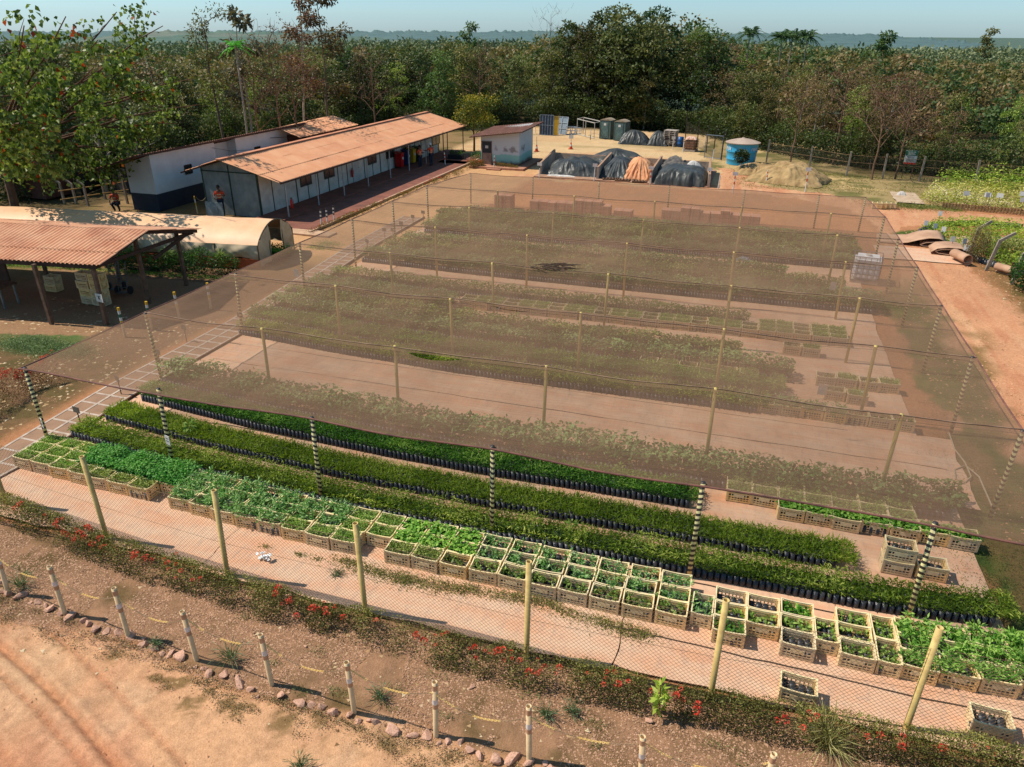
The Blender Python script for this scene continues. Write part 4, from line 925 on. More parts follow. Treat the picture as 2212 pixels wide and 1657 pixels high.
# ---- creeping weeds spilling from the crates over the mat
def weeds(name, label, pts, n, h, m, lsz=.05, wdt=.012, spread=.35):
    parts = []
    for (x, y, s) in pts:
        k = int(n*s); a = rng.normal(size=(k, 2))*spread*s; z = gz(x, y)+.03+rng.random(k)*h*s*np.exp(-(a**2).sum(1)/(spread*s)**2); D = rdir(k, .25, .5)
        parts.append(leaves(np.stack([x+a[:, 0]*1.4, y+a[:, 1]*.6, z], 1), D, lsz*(.6+.8*rng.random(k)), wdt))
    V, F, R = joinarr(parts); me = npmesh(name, V, F, rnd=R); me.materials.append(m); o = bpy.data.objects.new(name, me); COL.objects.link(o); tag(o, label, 'weeds', kind='stuff'); return o
weedm = leafmat('weed_leaf', A(78, 84, 36), A(124, 130, 58), A(176, 164, 92), .3)
weeds('creeping_weed', 'creeping weeds spilling over the mat in front of the crates', [(9.9+.38*k+rng.normal()*.1, -1.62-.14*math.sin(k*.5)-.10*rng.random(), (.5+.4*rng.random())) for k in range(16)] + [(x, -1.75, .25) for x in (8.1, 8.9, 9.3)], 1100, .12, weedm, .06, .016, .30)
weeds('weed_tuft', 'scattered weed tufts on soil and mat edges', [(float(rng.uniform(3, 22)), float(rng.uniform(-4.7, -3.4)), .12+.18*rng.random()) for k in range(26)]+[(float(rng.uniform(.8, 19)), 2.12+.1*rng.normal(), .2) for k in range(16)], 260, .12, leafmat('weed_b', A(66, 88, 44), A(110, 128, 66), A(156, 150, 90), .2), .06, .01)
weeds('creeping_weed', 'thin creepers running over the kerb stones onto the track', [(float(x), ln(x)-.12-.5*rng.random()**2, .10+.12*rng.random()) for x in rng.uniform(2.5, 16.5, 130)], 520, .05, leafmat('weed_c', A(84, 70, 40), A(126, 108, 66), A(184, 160, 116), .1), .03, .012, .45)
weeds('grass_growth', 'short grass growing along the lawn edge and bed ends', [(float(21.6+rng.random()*2.2), float(rng.uniform(-2.5, 8)), .6) for k in range(120)], 240, .04, leafmat('lawn_blade', A(52, 70, 30), A(84, 104, 46), A(128, 132, 66), .2), .045, .01, .5)
weeds('grass_growth', 'dry grassy weeds growing along the dirt road verge', [(float(23.4+rng.normal()*.5), float(rng.uniform(8, 20)), .4) for k in range(60)]+[(float(27.6+rng.random()*2), float(rng.uniform(12, 27)), .7) for k in range(110)], 150, .12, leafmat('verge_blade', A(90, 80, 40), A(140, 116, 66), A(176, 148, 92), .2), .06, .014, .5)
weeds('grass_growth', 'green clump of ground cover left under the open shed eaves', [(float(-6.4+2.9*rng.random()), float(4.5+1.0*rng.random()), .8) for k in range(45)], 420, .2, leafmat('sage_leaf', A(70, 92, 50), A(120, 142, 88), A(166, 180, 124), .2), .06, .016, .4)
weeds('grass_growth', 'patchy grass on the back lot near the dirt heap', [(float(rng.uniform(16, 34)), float(rng.uniform(41.5, 50)), .8) for k in range(170)]+[(float(26+rng.normal()*1.1), float(38.6+rng.normal()*.5), .8) for k in range(50)], 70, .10, leafmat('lot_blade', A(90, 92, 44), A(124, 124, 60), A(168, 152, 84), .2), .11, .03, .6)
def tuft(x, y, label, n, L, m, wd=.012, zb=1.6, name='grass_tuft', z0=0):
    D = rdir(n, zb, .6); C = np.stack([x+rng.normal(size=n)*.03, y+rng.normal(size=n)*.03, np.full(n, z0)], 1); l1 = L*(.5+.6*rng.random(n))
    V1 = leaves(C, D, l1, wd); D2 = D+np.array([0, 0, -.7])+rng.normal(size=(n, 3))*.1; V2 = leaves(C+D*(l1*.8)[:, None], D2, l1*.6, wd*.9)
    V, F, R = joinarr([V1, V2]); me = npmesh(name, V, F, rnd=R); me.materials.append(m); o = bpy.data.objects.new(name, me); COL.objects.link(o); tag(o, label, 'grass tuft'); return o
blg = leafmat('blue_grass', A(60, 82, 50), A(104, 124, 84), A(150, 164, 120), .2)
for u, v, L, s in ((45, 1268, .28, 'at the left edge between two bollards'), (498, 1425, .34, 'beside the fourth bollard gap, the thickest'), (336, 1395, .16, 'behind the third bollard'), (648, 1660, .2, 'near the bottom edge left of centre'), (820, 1508, .22, 'right of the sixth bollard foot'), (1180, 1545, .2, 'behind the middle foreground bollard'), (1238, 1540, .2, 'in the bare gravel right of the middle bollard'), (500, 1255, .22, 'at the foot of the third fence post'), (728, 1245, .16, 'on the mat before the fourth fence post')):
    p = P(u, v); tuft(p.x, p.y, 'tuft of blue green grass '+s, 90, L, blg)
p = P(1790, 1600); dryg = leafmat('dry_grass', A(110, 112, 62), A(168, 160, 96), A(214, 200, 140), .2)
tg = tuft(p.x-.05, p.y-.1, 'tall dry seeding grass leaning against the fence at the right', 200, .55, dryg, .011, 1.3, 'tall_grass')
# small shrub with big lime leaves in the hedge
sp_ = P(1420, 1545); lm = leafmat('lime_leaf', A(110, 140, 40), A(168, 190, 70), A(214, 222, 120), .35); sh = thing('young_shrub', 'young shrub with large lime green leaves standing in the hedge', 'shrub', (sp_.x, sp_.y, 0))
b_ = MB(); b_.tube([(0, 0, 0), (.02, 0, .3), (-.01, .02, .62)], .009, 6); obj('stem', b_, mat('twig', A(110, 84, 56), None, 9), sh)
n = 46; hh = .12+.55*rng.random(n); D = rdir(n, .35, .45); V, F, R = leaves(np.stack([D[:, 0]*.03, D[:, 1]*.03, hh], 1), D, .15*(.7+.5*rng.random(n)), .075, None, fold=.12, flat=.5)
me = npmesh('leaves', V, F, rnd=R); me.materials.append(lm); o = bpy.data.objects.new('leaves', me); COL.objects.link(o); o.parent = sh; o['kind'] = 'stuff'
for u, v, s, lb in ((410, 925, .32, 'pale broad leaved volunteer plant sticking out of the second bed on the left'), (1235, 1135, .2, 'small pale volunteer plant in the second bed near the centre'), (1340, 1010, .2, 'pale tuft in the dark bed under the net edge')):
    p = P(u, v, .3); n = 30; D = rdir(n, .3, .4); V, F, R = leaves(np.stack([p.x+D[:, 0]*.05, p.y+D[:, 1]*.05, .28+s*.5*rng.random(n)], 1), D, s*.55*(.6+.6*rng.random(n)), s*.2, None, fold=.1, flat=.5)
    me = npmesh('volunteer_plant', V, F, rnd=R); me.materials.append(pale); o = bpy.data.objects.new('volunteer_plant', me); COL.objects.link(o); tag(o, lb, 'plant')
wp = MB()
for k in range(12): c0 = P(570+rng.normal()*7, 1212+rng.normal()*3); wp.box((c0.x, c0.y, .05+.013*k), (.09, .05, .012), rng.random()*3, None)
tag(obj('litter', wp, mat('white_litter', (.8, .8, .78), None, 3)), 'crumpled white scrap lying on the front mat', 'litter')
# ------------------------------------------------------------------ walkway of tiled panels on the left
wk = MB(); tl_ = MB(); WXL = lambda y: float(np.interp(y, [-2.5, -.7, 3, 8.7, 14, 20, 30, 36], [-.55, -.42, -.72, -.72, -1.2, -1.75, -2.0, -2.2])); WW = 1.12
y = -2.6
while y < 26:
    for k in range(2):
        xa = WXL(y+.25)+k*(WW/2+.03)-.02; tl_.box((xa+WW/4, y+.26, .05), (WW/2-.02, .48, .012), .0)
    wk.box((WXL(y)+WW/2, y, .045), (WW+.06, .07, .034), .0); y += .53
for k in range(3):
    for yy in np.arange(-2.6, 26, .53): wk.bar((WXL(yy)+k*(WW/2-.01)+.02*(k == 2), yy, .047), (WXL(yy+.53)+k*(WW/2-.01)+.02*(k == 2), yy+.53, .049), .07, .034)
tag(obj('walkway', wk, mat('walk_frame', A(208, 188, 168), A(176, 154, 136), 5, .85)), kind='structure')
m, n, l = _new('perforated_tile'); tc = n.new('ShaderNodeTexCoord').outputs['Object']; ck = n.new('ShaderNodeTexVoronoi'); ck.inputs['Scale'].default_value = 26; ck.inputs['Randomness'].default_value = .15; l.new(tc, ck.inputs[0])
f = ramp(n, l, ck.outputs['Distance'], .25, .42); c = mix(n, l, f, A(78, 54, 40), A(160, 122, 92)); c = mix(n, l, ramp(n, l, noise(n, l, 1.5, 4, tc), .45, .8), c, A(128, 98, 76)); b = n.new('ShaderNodeBsdfPrincipled'); b.inputs['Roughness'].default_value = .9; l.new(c, b.inputs[0]); o = n.new('ShaderNodeOutputMaterial'); l.new(b.outputs[0], o.inputs[0])
o = obj('walkway_tile', tl_, m); o['kind'] = 'structure'
kb = MB()
for yy in np.arange(-1, 26, .8): kb.bar((WXL(yy)+WW+.06, yy, .04), (WXL(yy+.8)+WW+.06, yy+.8, .04), .05, .08)
tag(obj('kerb', kb, mat('kerb_wood', A(120, 84, 62), A(90, 62, 46), 4, .9)), kind='structure')
wood = mat('old_wood', A(126, 92, 66), A(86, 62, 46), 6, .85, bump=.3, bscale=20)
# little bed signs on sticks along the walkway
sgn = mat('bed_sign', A(120, 112, 98), A(96, 90, 80), 5, .6)
for i, (u, v) in enumerate([(177, 925), (263, 855), (348, 795), (404, 740)] + [(524, 712), (598, 672), (640, 655), (795, 545), (832, 520), (850, 520), (868, 505), (893, 490), (915, 480)]):
    p = P(u, v); t = MB(); t.bar((0, 0, 0), (0, .0, .5), .022); o = obj('bed_sign', t, wood); o.location = (p.x, p.y, 0); o.rotation_euler = (0, 0, -.25+rng.normal()*.15)
    t = MB(); t.box((0, -.015, .56), (.24, .012, .17)); obj('plate', t, sgn, o); tag(o, f'small grey bed sign on a stick beside the walkway, {ORD[i]} counting from the near end', 'sign', 'bed signs along the walkway')
# white plates seen through the net
for (u, v, lb) in ((640, 590, 'small white plate seen through the net beside the walkway'), (1800, 618, 'white plate on a yellow pole left of the liquid tank'), (1776, 842, 'white plate hanging under the net at the right')):
    q = P(u, v, 1.4); t = MB(); t.box((0, 0, 0), (.2, .012, .28)); o = obj('hanging_sign', t, pl); o.location = (q.x, q.y, 1.4); tag(o, lb, 'sign')
# ------------------------------------------------------------------ buildings
def PXP(u, v, x):
    """point on the vertical plane x = const seen at (u,v)"""
    d = _ray(u, v); a = _g((0, 0)); q = _g((d[0], d[1])); dx, dy = q[0]-a[0], q[1]-a[1]; t = (x-a[0])/dx
    return Vector((x, a[1]+dy*t, CH+d[2]*t))
def PYP(u, v, y):
    d = _ray(u, v); a = _g((0, 0)); q = _g((d[0], d[1])); dx, dy = q[0]-a[0], q[1]-a[1]; t = (y-a[1])/dy
    return Vector((a[0]+dx*t, y, CH+d[2]*t))
def corrug(p00, p10, p01, p11, pitch=.18, amp=.022, rows=3, name='roof', m=None, parent=None, thick=.0, spw=7, lap=.03):
    """corrugated sheeting: p00-p10 eave, p01-p11 ridge; ribs run from eave to ridge, in overlapping rows of sheets"""
    p00, p10, p01, p11 = [np.array(p, float) for p in (p00, p10, p01, p11)]; W_ = np.linalg.norm(p10-p00); nw = int(W_/pitch*spw)+1
    a = np.linspace(0, 1, nw); parts = []; up_ = np.cross(p10-p00, p01-p00); up_ /= np.linalg.norm(up_); up_ *= np.sign(up_[2])
    L_ = np.linalg.norm(p01-p00)
    for r in range(rows):
        t0, t1 = r/rows, (r+1)/rows+(.0 if r == rows-1 else lap); T = np.linspace(t0, t1, 4); TT, AA = np.meshgrid(T, a, indexing='ij')
        sh = (np.floor(AA*W_/1.0)*.3) % 1
        S = (1-TT)[..., None]*((1-AA)[..., None]*p00+AA[..., None]*p10)+TT[..., None]*((1-AA)[..., None]*p01+AA[..., None]*p11)
        wv = amp*np.sin(AA*W_/pitch*2*math.pi)
        jig = (_T[(np.floor(AA*W_/1.05)).astype(int) % 256, r]-.5)*.012
        S = S + (wv+jig+(rows-1-r)*0+.012*(1-(TT-t0)/(t1-t0))-.0+(fbm(AA*W_, TT*L_+3*r, .25)-.5)*.05)[..., None]*up_
        i_ = np.arange(TT.size).reshape(TT.shape); F = np.stack([i_[:-1, :-1], i_[:-1, 1:], i_[1:, 1:], i_[1:, :-1]], -1).reshape(-1, 4)
        parts.append((S.reshape(-1, 3), F, rng.random(len(F))))
    V, F, R = joinarr(parts); me = npmesh(name, V, F, smooth=True); me.materials.append(m); o = bpy.data.objects.new(name, me); COL.objects.link(o)
    if parent is not None: o.parent = parent
    return o
roofm = mat('clay_sheet', A(244, 182, 138), A(234, 164, 120), 1.2, .85, bump=.15, bscale=30, dirt=A(206, 136, 104), dscale=.5, damt=.4, spec=.1)
roofb = mat('old_brown_sheet', A(128, 84, 66), A(96, 62, 50), 2, .85)
slab = mat('red_slab', A(150, 92, 72), A(122, 76, 60), 1.5, .8, dirt=A(96, 66, 54), dscale=.7, damt=.5)
whw = mat('white_panel', A(220, 222, 212), A(196, 200, 190), 1.5, .5, dirt=A(164, 148, 124), dscale=1.4, damt=.5)
gst = mat('green_strip', A(52, 78, 62), A(40, 60, 50), 4, .5)
glass = mat('dark_glass', A(46, 56, 58), A(30, 38, 40), 2, .15, spec=.6)
alu = mat('aluminium', A(160, 162, 158), None, 4, .4, metal=.6)
# ---- long office
OF = thing('office_building', 'long low office with orange corrugated roof and open veranda', 'building')
XE, XF, XR, XB = -7.65, -9.42, -11.1, -14.25; Y0, Y1 = 23.3, 48.9
zf = lambda x: np.interp(x, [XB, XR, XE], [2.32, 3.2, 2.14])
corrug((XE, 22.75, 2.14), (XE, 51.3, 2.14), (XR, 22.4, 3.2), (XR, 50.6, 3.2), .18, .02, 3, 'roof', roofm, OF)
corrug((XB, 23.4, 2.32), (XB, 50.6, 2.32), (XR, 22.4, 3.2), (XR, 50.6, 3.2), .18, .02, 2, 'roof', roofm, OF)
b_ = MB(); b_.box((XF-.05, (Y0+Y1)/2, 1.3), (.1, Y1-Y0, 2.6)); obj('front_wall', b_, whw, OF)
b_ = MB(); b_.box((-13.0, (Y0+Y1)/2, 1.25), (.1, Y1-Y0, 2.4)); obj('back_wall', b_, whw, OF)
for yy in (Y0, Y1):
    b_ = MB(); poly = [(-13.0, 0), (XF, 0), (XF, 2.64), (XR, 3.12), (-13.0, 2.6)]; b_.add([(x, yy+s*.04, z) for s in (-1, 1) for x, z in poly], [(4, 3, 2, 1, 0), (5, 6, 7, 8, 9)]+[(i, (i+1) % 5, (i+1) % 5+5, i+5) for i in range(5)])
    obj('gable_wall', b_, mat('grey_metal_wall', A(150, 160, 158), A(118, 130, 132), 1.8, .6, dirt=A(170, 168, 156), dscale=2.2, damt=.6), OF)
b_ = MB()
for x in (-13.0, -11.2, XF+.0): b_.box((x, Y0-.06, 1.3), (.06, .04, 2.6 if x != -11.2 else 3.0))
b_.box((-11.2, Y0-.065, 2.42), (3.7, .03, .06)); obj('gable_strip', b_, gst, OF)
b_ = MB()
for x in (XE+.05, XR): b_.bar((x, 22.8, zf(x)-.06), (x, 51, zf(x)-.06), .06, .09)
for yy in (22.9, 51.0):
    b_.bar((XE+.05, yy, 2.1), (XR, yy, 3.14), .05, .08); b_.bar((XR, yy, 3.14), (XB+.1, yy, 2.28), .05, .08)
obj('roof_frame', b_, mat('dark_timber', A(84, 58, 44), A(60, 42, 34), 5, .8), OF)
k = Y0
for i in range(22):
    b_ = MB(); b_.box((XF+.012, Y0+.02+i*(Y1-Y0)/21, 1.3), (.024, .055 if i % 3 else .09, 2.6)); obj('panel_strip', b_, gst, OF)
b_ = MB(); b_.box((XF+.01, (Y0+Y1)/2, .06), (.03, Y1-Y0, .12)); obj('skirting', b_, gst, OF)
for (u, v, ww, hh) in ((660, 391, .95, .75), (710.5, 374, .95, .75), (803, 344.6, 1.0, .75), (842, 336, 1.0, .75), (877, 322, 1.2, .75), (941, 304, 1.3, 1.0)):
    p = PXP(u, v, XF); z = min(1.75, max(1.35, p.z)); fr_ = MB(); w2 = ww*1.25
    for s in (-1, 1): fr_.box((0, s*w2/2, 0), (.05, .05, hh+.05)); fr_.box((0, 0, s*hh/2), (.05, w2, .05))
    fr_.box((.0, 0, 0), (.05, .04, hh)); o = obj('window', fr_, gst if u != 877 else alu, OF); o.location = (XF+.03, p.y, z)
    g_ = MB(); g_.box((0, 0, 0), (.02, w2-.04, hh-.04)); obj('pane', g_, glass, o)
for (u, v) in ((768, 372), (862, 345)):
    p = PXP(u, v, XF); d_ = MB(); d_.box((0, 0, 1.0), (.04, .85, 2.0)); o = obj('door', d_, mat('door_panel', A(200, 204, 198), None, 2, .4), OF); o.location = (XF+.035, p.y, .02)
    h_ = MB(); h_.box((.04, .33, 1.0), (.05, .12, .03)); obj('handle', h_, alu, o)
b_ = MB(); q = PXP(907, 313, XF); b_.box((XF+.04, q.y-.6, 1.5), (.03, .9, .7)); b_.box((XF+.04, q.y+.8, 1.55), (.03, 1.2, .9)); obj('notice_board', b_, mat('notice', A(196, 200, 196), A(170, 168, 160), 12, .6), OF)
b_ = MB(); b_.box(((XE+XF)/2-.05, 37.5, .07), (XF-XE-.1+3.6, 28.6, .14)) if False else b_.box((-8.5, 36.6, .07), (1.84, 28.0, .14)); obj('veranda_floor', b_, slab, OF)
pst = mat('veranda_post', A(186, 190, 186), A(150, 152, 148), 5, .5)
for i, (u, v) in enumerate([(620, 473), (686, 448), (745, 427), (798, 407), (845, 388.5), (888, 373), (927, 359)]):
    p = P(u, v); b_ = MB(); b_.tube([(-7.78, p.y, 0), (-7.78, p.y, 2.16)], .04, 8); b_.box((-7.78, p.y, .06), (.16, .16, .12)); obj('post', b_, pst, OF)
for (x, y) in ((-7.7, 45.9), (-7.9, 50.9), (-9.4, 50.9)): b_ = MB(); b_.tube([(x, y, 0), (x, y, 2.2)], .045, 8); obj('post', b_, mat('rust_post', A(120, 88, 74), None, 5), OF)
pv = MB(); pv.box((-6.35, 33.2, .03), (2.7, 24.4, .06)); tag(obj('paved_path', pv, slab), kind='structure')
pv = MB(); pv.box((-4.95, 34.0, .06), (.14, 26.0, .12)); tag(obj('kerb', pv, mat('concrete_kerb', A(206, 170, 140), A(180, 140, 112), 3, .9)), kind='structure')
pv = MB(); pv.box((-5.9, 21.0, .035), (4.6, .9, .07)); tag(obj('paved_path', pv, mat('pale_slab', A(214, 176, 140), A(190, 150, 118), 2, .9)), kind='structure')
pv = MB(); pv.box((-6.4, 46.8, .03), (3.6, 5.4, .06)); tag(obj('paved_path', pv, slab), kind='structure')
b_ = MB(); b_.bar((XR, 22.4, 3.235), (XR, 50.6, 3.235), .34, .035); obj('ridge_cap', b_, mat('ridge_tile', A(220, 150, 112), A(196, 126, 92), 1, .85), OF)
# extinguishers, bins
def extinguisher(x, y, lab):
    b_ = MB(); b_.lathe([(0.001, 0), (.07, .01), (.075, .05), (.075, .42), (.04, .5), (.02, .52), (.001, .53)], 12); o = obj('fire_extinguisher', b_, mat('red_paint', A(200, 30, 24), None, 4, .35), smooth=True); o.location = (x, y, .55)
    c = MB(); c.box((0, 0, .56), (.05, .05, .06)); c.bar((0, 0, .58), (.09, 0, .6), .02); c.tube([(0, .03, .56), (.08, .06, .45), (.09, .05, .2)], .012, 6); obj('valve', c, mat('black_rubber', (.02, .02, .02), None, 3, .6), o); tag(o, lab, 'fire extinguisher')
extinguisher(-7.7, 23.75, 'red fire extinguisher at the first veranda post of the office'); q = PXP(759, 392, XF); extinguisher(XF+.12, q.y, 'red fire extinguisher hung on the middle of the office wall')
for (dx, c, nm) in ((0, (196, 26, 22), 'red'), (1.15, (40, 66, 110), 'blue'), (2.2, (206, 170, 40), 'yellow'), (3.2, (46, 84, 52), 'green')):
    b_ = MB(); b_.add([(sx*.27*(k*.12+.88), sy*.26*(k*.12+.88), .12+k*.95) for k in (0, 1) for sy in (-1, 1) for sx in (-1, 1)], [(0, 2, 3, 1), (4, 5, 7, 6), (0, 1, 5, 4), (2, 6, 7, 3), (0, 4, 6, 2), (1, 3, 7, 5)])
    mm2 = mat('bin_'+nm, A(*c), None, 5, .4); o = obj('wheeled_bin', b_, mm2); o.location = (-9.0, 40.3+dx, .12)
    c_2 = MB(); c_2.add([(sx*.3, sy*.29, 1.07+.1*(sx < 0)+k*.05) for k in (0, 1) for sy in (-1, 1) for sx in (-1, 1)], [(0, 2, 3, 1), (4, 5, 7, 6), (0, 1, 5, 4), (2, 6, 7, 3), (0, 4, 6, 2), (1, 3, 7, 5)]); obj('lid', c_2, mm2, o)
    d_ = MB(); d_.box((.3, 0, .75), (.01, .2, .18)); obj('sticker', d_, wh_, o)
    for s in (-1, 1): e2 = MB(); e2.tube([(-.2, s*.26, .08), (-.2, s*.3, .08)], .1, 12); obj('wheel', e2, mat('black_rubber', (0, 0, 0)), o)
    tag(o, nm+' wheeled waste bin under the office veranda', 'waste bin')
# ---- white building with navy base
WB = thing('white_building', 'long white painted building with dark navy base behind the office', 'building')
wpt = mat('white_paint', A(222, 226, 224), A(208, 212, 212), 1.0, .7, dirt=A(190, 186, 176), dscale=.8, damt=.3); nav = mat('navy_paint', A(42, 52, 68), A(34, 42, 56), 1.5, .6, dirt=A(70, 74, 80), damt=.3)
zb_ = .98; x1, x0 = -15.95, -17.8
for (ya, yb, xf) in ((22.7, 28.3, x1), (28.3, 30.4, x1-.7), (30.4, 37.2, x1)):
    b_ = MB(); zt_ = lambda x: 3.33-(-15.5-x)*.303-.03; b_.add([(x, y, z) for z in (0, 1) for y in (ya, yb) for x in (x0, xf)], []); b_.v = [(x, y, zb_ if z == 0 else zt_(x)) for x, y, z in b_.v]; b_.f = [(0, 2, 3, 1), (4, 5, 7, 6), (0, 1, 5, 4), (2, 6, 7, 3), (0, 4, 6, 2), (1, 3, 7, 5)]; obj('wall', b_, wpt, WB)
    b_ = MB(); b_.box(((xf+x0)/2, (ya+yb)/2, zb_/2), (xf-x0+.02, yb-ya+.02, zb_)); obj('navy_base', b_, nav, WB)
corrug((-15.5, 21.3, 3.38), (-15.5, 38.2, 3.38), (-18.9, 20.9, 2.35), (-18.9, 38.2, 2.35), .2, .03, 2, 'roof', mat('tile_brown', A(150, 100, 80), A(110, 74, 60), 3, .85), WB)
b_ = MB(); b_.bar((-15.5, 21.3, 3.32), (-15.5, 38.2, 3.32), .05, .1); b_.bar((-15.5, 21.2, 3.32), (-18.9, 20.9, 2.30), .05, .1); obj('fascia', b_, mat('dark_timber', (0, 0, 0)), WB)
for (u, v) in ((466, 416*.0+416), ):
    pass
for (u, v, s) in ((466.0, 415.0, 0), (621, 373, 0)): pass
for y_, z_ in ((25.6, 1.95), (32.6, 2.1)):
    q = None; f_ = MB()
    for s in (-1, 1): f_.box((0, s*.3, 0), (.06, .05, .5)); f_.box((0, 0, s*.25), (.06, .6, .05))
    o = obj('window', f_, mat('dark_timber', (0, 0, 0)), WB); o.location = (x1+.02, y_, z_); g_ = MB(); g_.box((0, 0, 0), (.02, .58, .46)); g_.box((.01, 0, 0), (.02, .02, .46)); obj('pane', g_, glass, o)
b_ = MB(); b_.tube([(x1, 28.0, 2.9), (x1+.3, 29.5, 2.5), (x1+.6, 32, 2.3), (XB+.3, 34, 2.35)], .012, 5); b_.tube([(x1, 34.2, 2.75), (x1+1.4, 36.2, 2.7)], .02, 6); obj('cable', b_, mat('black_rubber', (0, 0, 0)), WB)
# ---- second orange roof behind
SB = thing('brick_shed', 'smaller orange roofed shed behind the office, dark brick wall', 'building')
ra, rb, ea, eb = P(601, 277.5, 3.3), P(720, 250, 3.3), P(648, 297, 2.75), P(775, 269, 2.75)
corrug(ea, eb, ra, rb, .2, .022, 2, 'roof', roofm, SB)
ra2 = ra+Vector((-2.5, 0, -.5)); rb2 = rb+Vector((-2.5, 0, -.5)); corrug(ra2, rb2, ra, rb, .2, .022, 2, 'roof', roofm, SB)
b_ = MB(); b_.box(((ea.x+eb.x)/2-.5, (ea.y+eb.y)/2, 1.3), (.12, abs(eb.y-ea.y)-.8, 2.6)); b_.box(((ea.x+ra.x)/2-.3, ea.y+1.2, 1.35), (3.6, .12, 2.7)); obj('wall', b_, mat('brick_wall', A(120, 78, 62), A(92, 60, 50), 8, .9), SB)
# ---- small hut
HU = thing('small_hut', 'small white and turquoise hut with sloping brown roof', 'building')
m, n, l = _new('hut_paint'); tc = n.new('ShaderNodeTexCoord').outputs['Object']; sx_ = n.new('ShaderNodeSeparateXYZ'); l.new(tc, sx_.inputs[0])
nz_ = noise(n, l, 1.6, 6, tc, .7); ma = n.new('ShaderNodeMath'); ma.operation = 'MULTIPLY_ADD'; ma.inputs[1].default_value = -.55; l.new(nz_, ma.inputs[0]); l.new(sx_.outputs[2], ma.inputs[2])
f = ramp(n, l, ma.outputs[0], .62, .66); c = mix(n, l, f, A(150, 200, 186), A(206, 212, 210))
ma2 = n.new('ShaderNodeMath'); ma2.operation = 'MULTIPLY_ADD'; ma2.inputs[1].default_value = -.9; l.new(noise(n, l, .9, 7, tc, .75), ma2.inputs[0]); l.new(sx_.outputs[2], ma2.inputs[2])
f2 = n.new('ShaderNodeMath'); f2.operation = 'MULTIPLY'; l.new(ramp(n, l, ma2.outputs[0], .70, .80), f2.inputs[0]); l.new(ramp(n, l, ma2.outputs[0], 1.20, 1.05), f2.inputs[1]); f3_ = n.new('ShaderNodeMath'); f3_.operation = 'MULTIPLY'; l.new(f2.outputs[0], f3_.inputs[0]); l.new(ramp(n, l, noise(n, l, .7, 3, tc), .50, .56), f3_.inputs[1]); f2 = f3_
c = mix(n, l, f2.outputs[0], c, A(150, 146, 142)); c = mix(n, l, ramp(n, l, ma2.outputs[0], .02, -.22), c, A(110, 84, 62))
b = n.new('ShaderNodeBsdfPrincipled'); b.inputs['Roughness'].default_value = .85; l.new(c, b.inputs[0]); o = n.new('ShaderNodeOutputMaterial'); l.new(b.outputs[0], o.inputs[0]); hutm = m
xa, xb, ya, yb = -3.78, -.64, 44.15, 47.9; zz = {'FL': 2.28, 'FR': 2.68, 'BL': 2.5, 'BR': 2.92}
b_ = MB(); b_.add([(xa, ya, 0), (xb, ya, 0), (xb, yb, 0), (xa, yb, 0), (xa, ya, zz['FL']), (xb, ya, zz['FR']), (xb, yb, zz['BR']), (xa, yb, zz['BL'])], [(0, 1, 5, 4), (1, 2, 6, 5), (2, 3, 7, 6), (3, 0, 4, 7), (4, 5, 6, 7)]); obj('wall', b_, hutm, HU)
corrug((-4.5, 43.5, 2.24), (-.25, 43.6, 2.76), (-4.2, 48.5, 2.50), (.1, 48.5, 3.02), .2, .015, 1, 'roof', roofb, HU)
b_ = MB(); b_.bar((-4.5, 43.5, 2.19), (-.25, 43.6, 2.71), .04, .07); b_.bar((-.25, 43.6, 2.71), (.1, 48.5, 2.97), .04, .07); obj('fascia', b_, roofb, HU)
dl, dr = P(1046, 357).x, P(1065, 357).x; dc = (dl+dr)/2; dw = .78
d_ = MB(); d_.box((dc, ya-.02, .5), (dw, .04, 1.0)); 
for z in np.arange(.08, .98, .075): d_.box((dc, ya-.045, float(z)), (dw-.14, .02, .045))
door = obj('door', d_, mat('wood_door', A(170, 136, 118), A(150, 116, 98), 4, .6), HU)
e2 = MB(); e2.box((dc, ya-.02, 1.42), (dw, .04, .82)); obj('glazing', e2, mat('door_dark', A(56, 62, 68), None, 4, .4), door)
e2 = MB(); e2.box((dc, ya-.05, 1.45), (.24, .02, .2)); obj('notice', e2, pl, door)
e2 = MB()
for s in (-1, 1): e2.box((dc+s*dw/2, ya-.02, .93), (.05, .07, 1.86))
e2.box((dc, ya-.02, 1.86), (dw+.1, .07, .05)); obj('door_frame', e2, mat('timber_frame', A(130, 110, 96), None, 5), HU)
b_ = MB(); b_.box((-2.1, 45.6, .07), (4.4, 5.6, .14)); b_.box((-2.2, 42.7, .04), (1.1, .6, .08)); obj('plinth', b_, mat('plinth', A(196, 140, 108), A(160, 110, 86), 3, .9), HU)
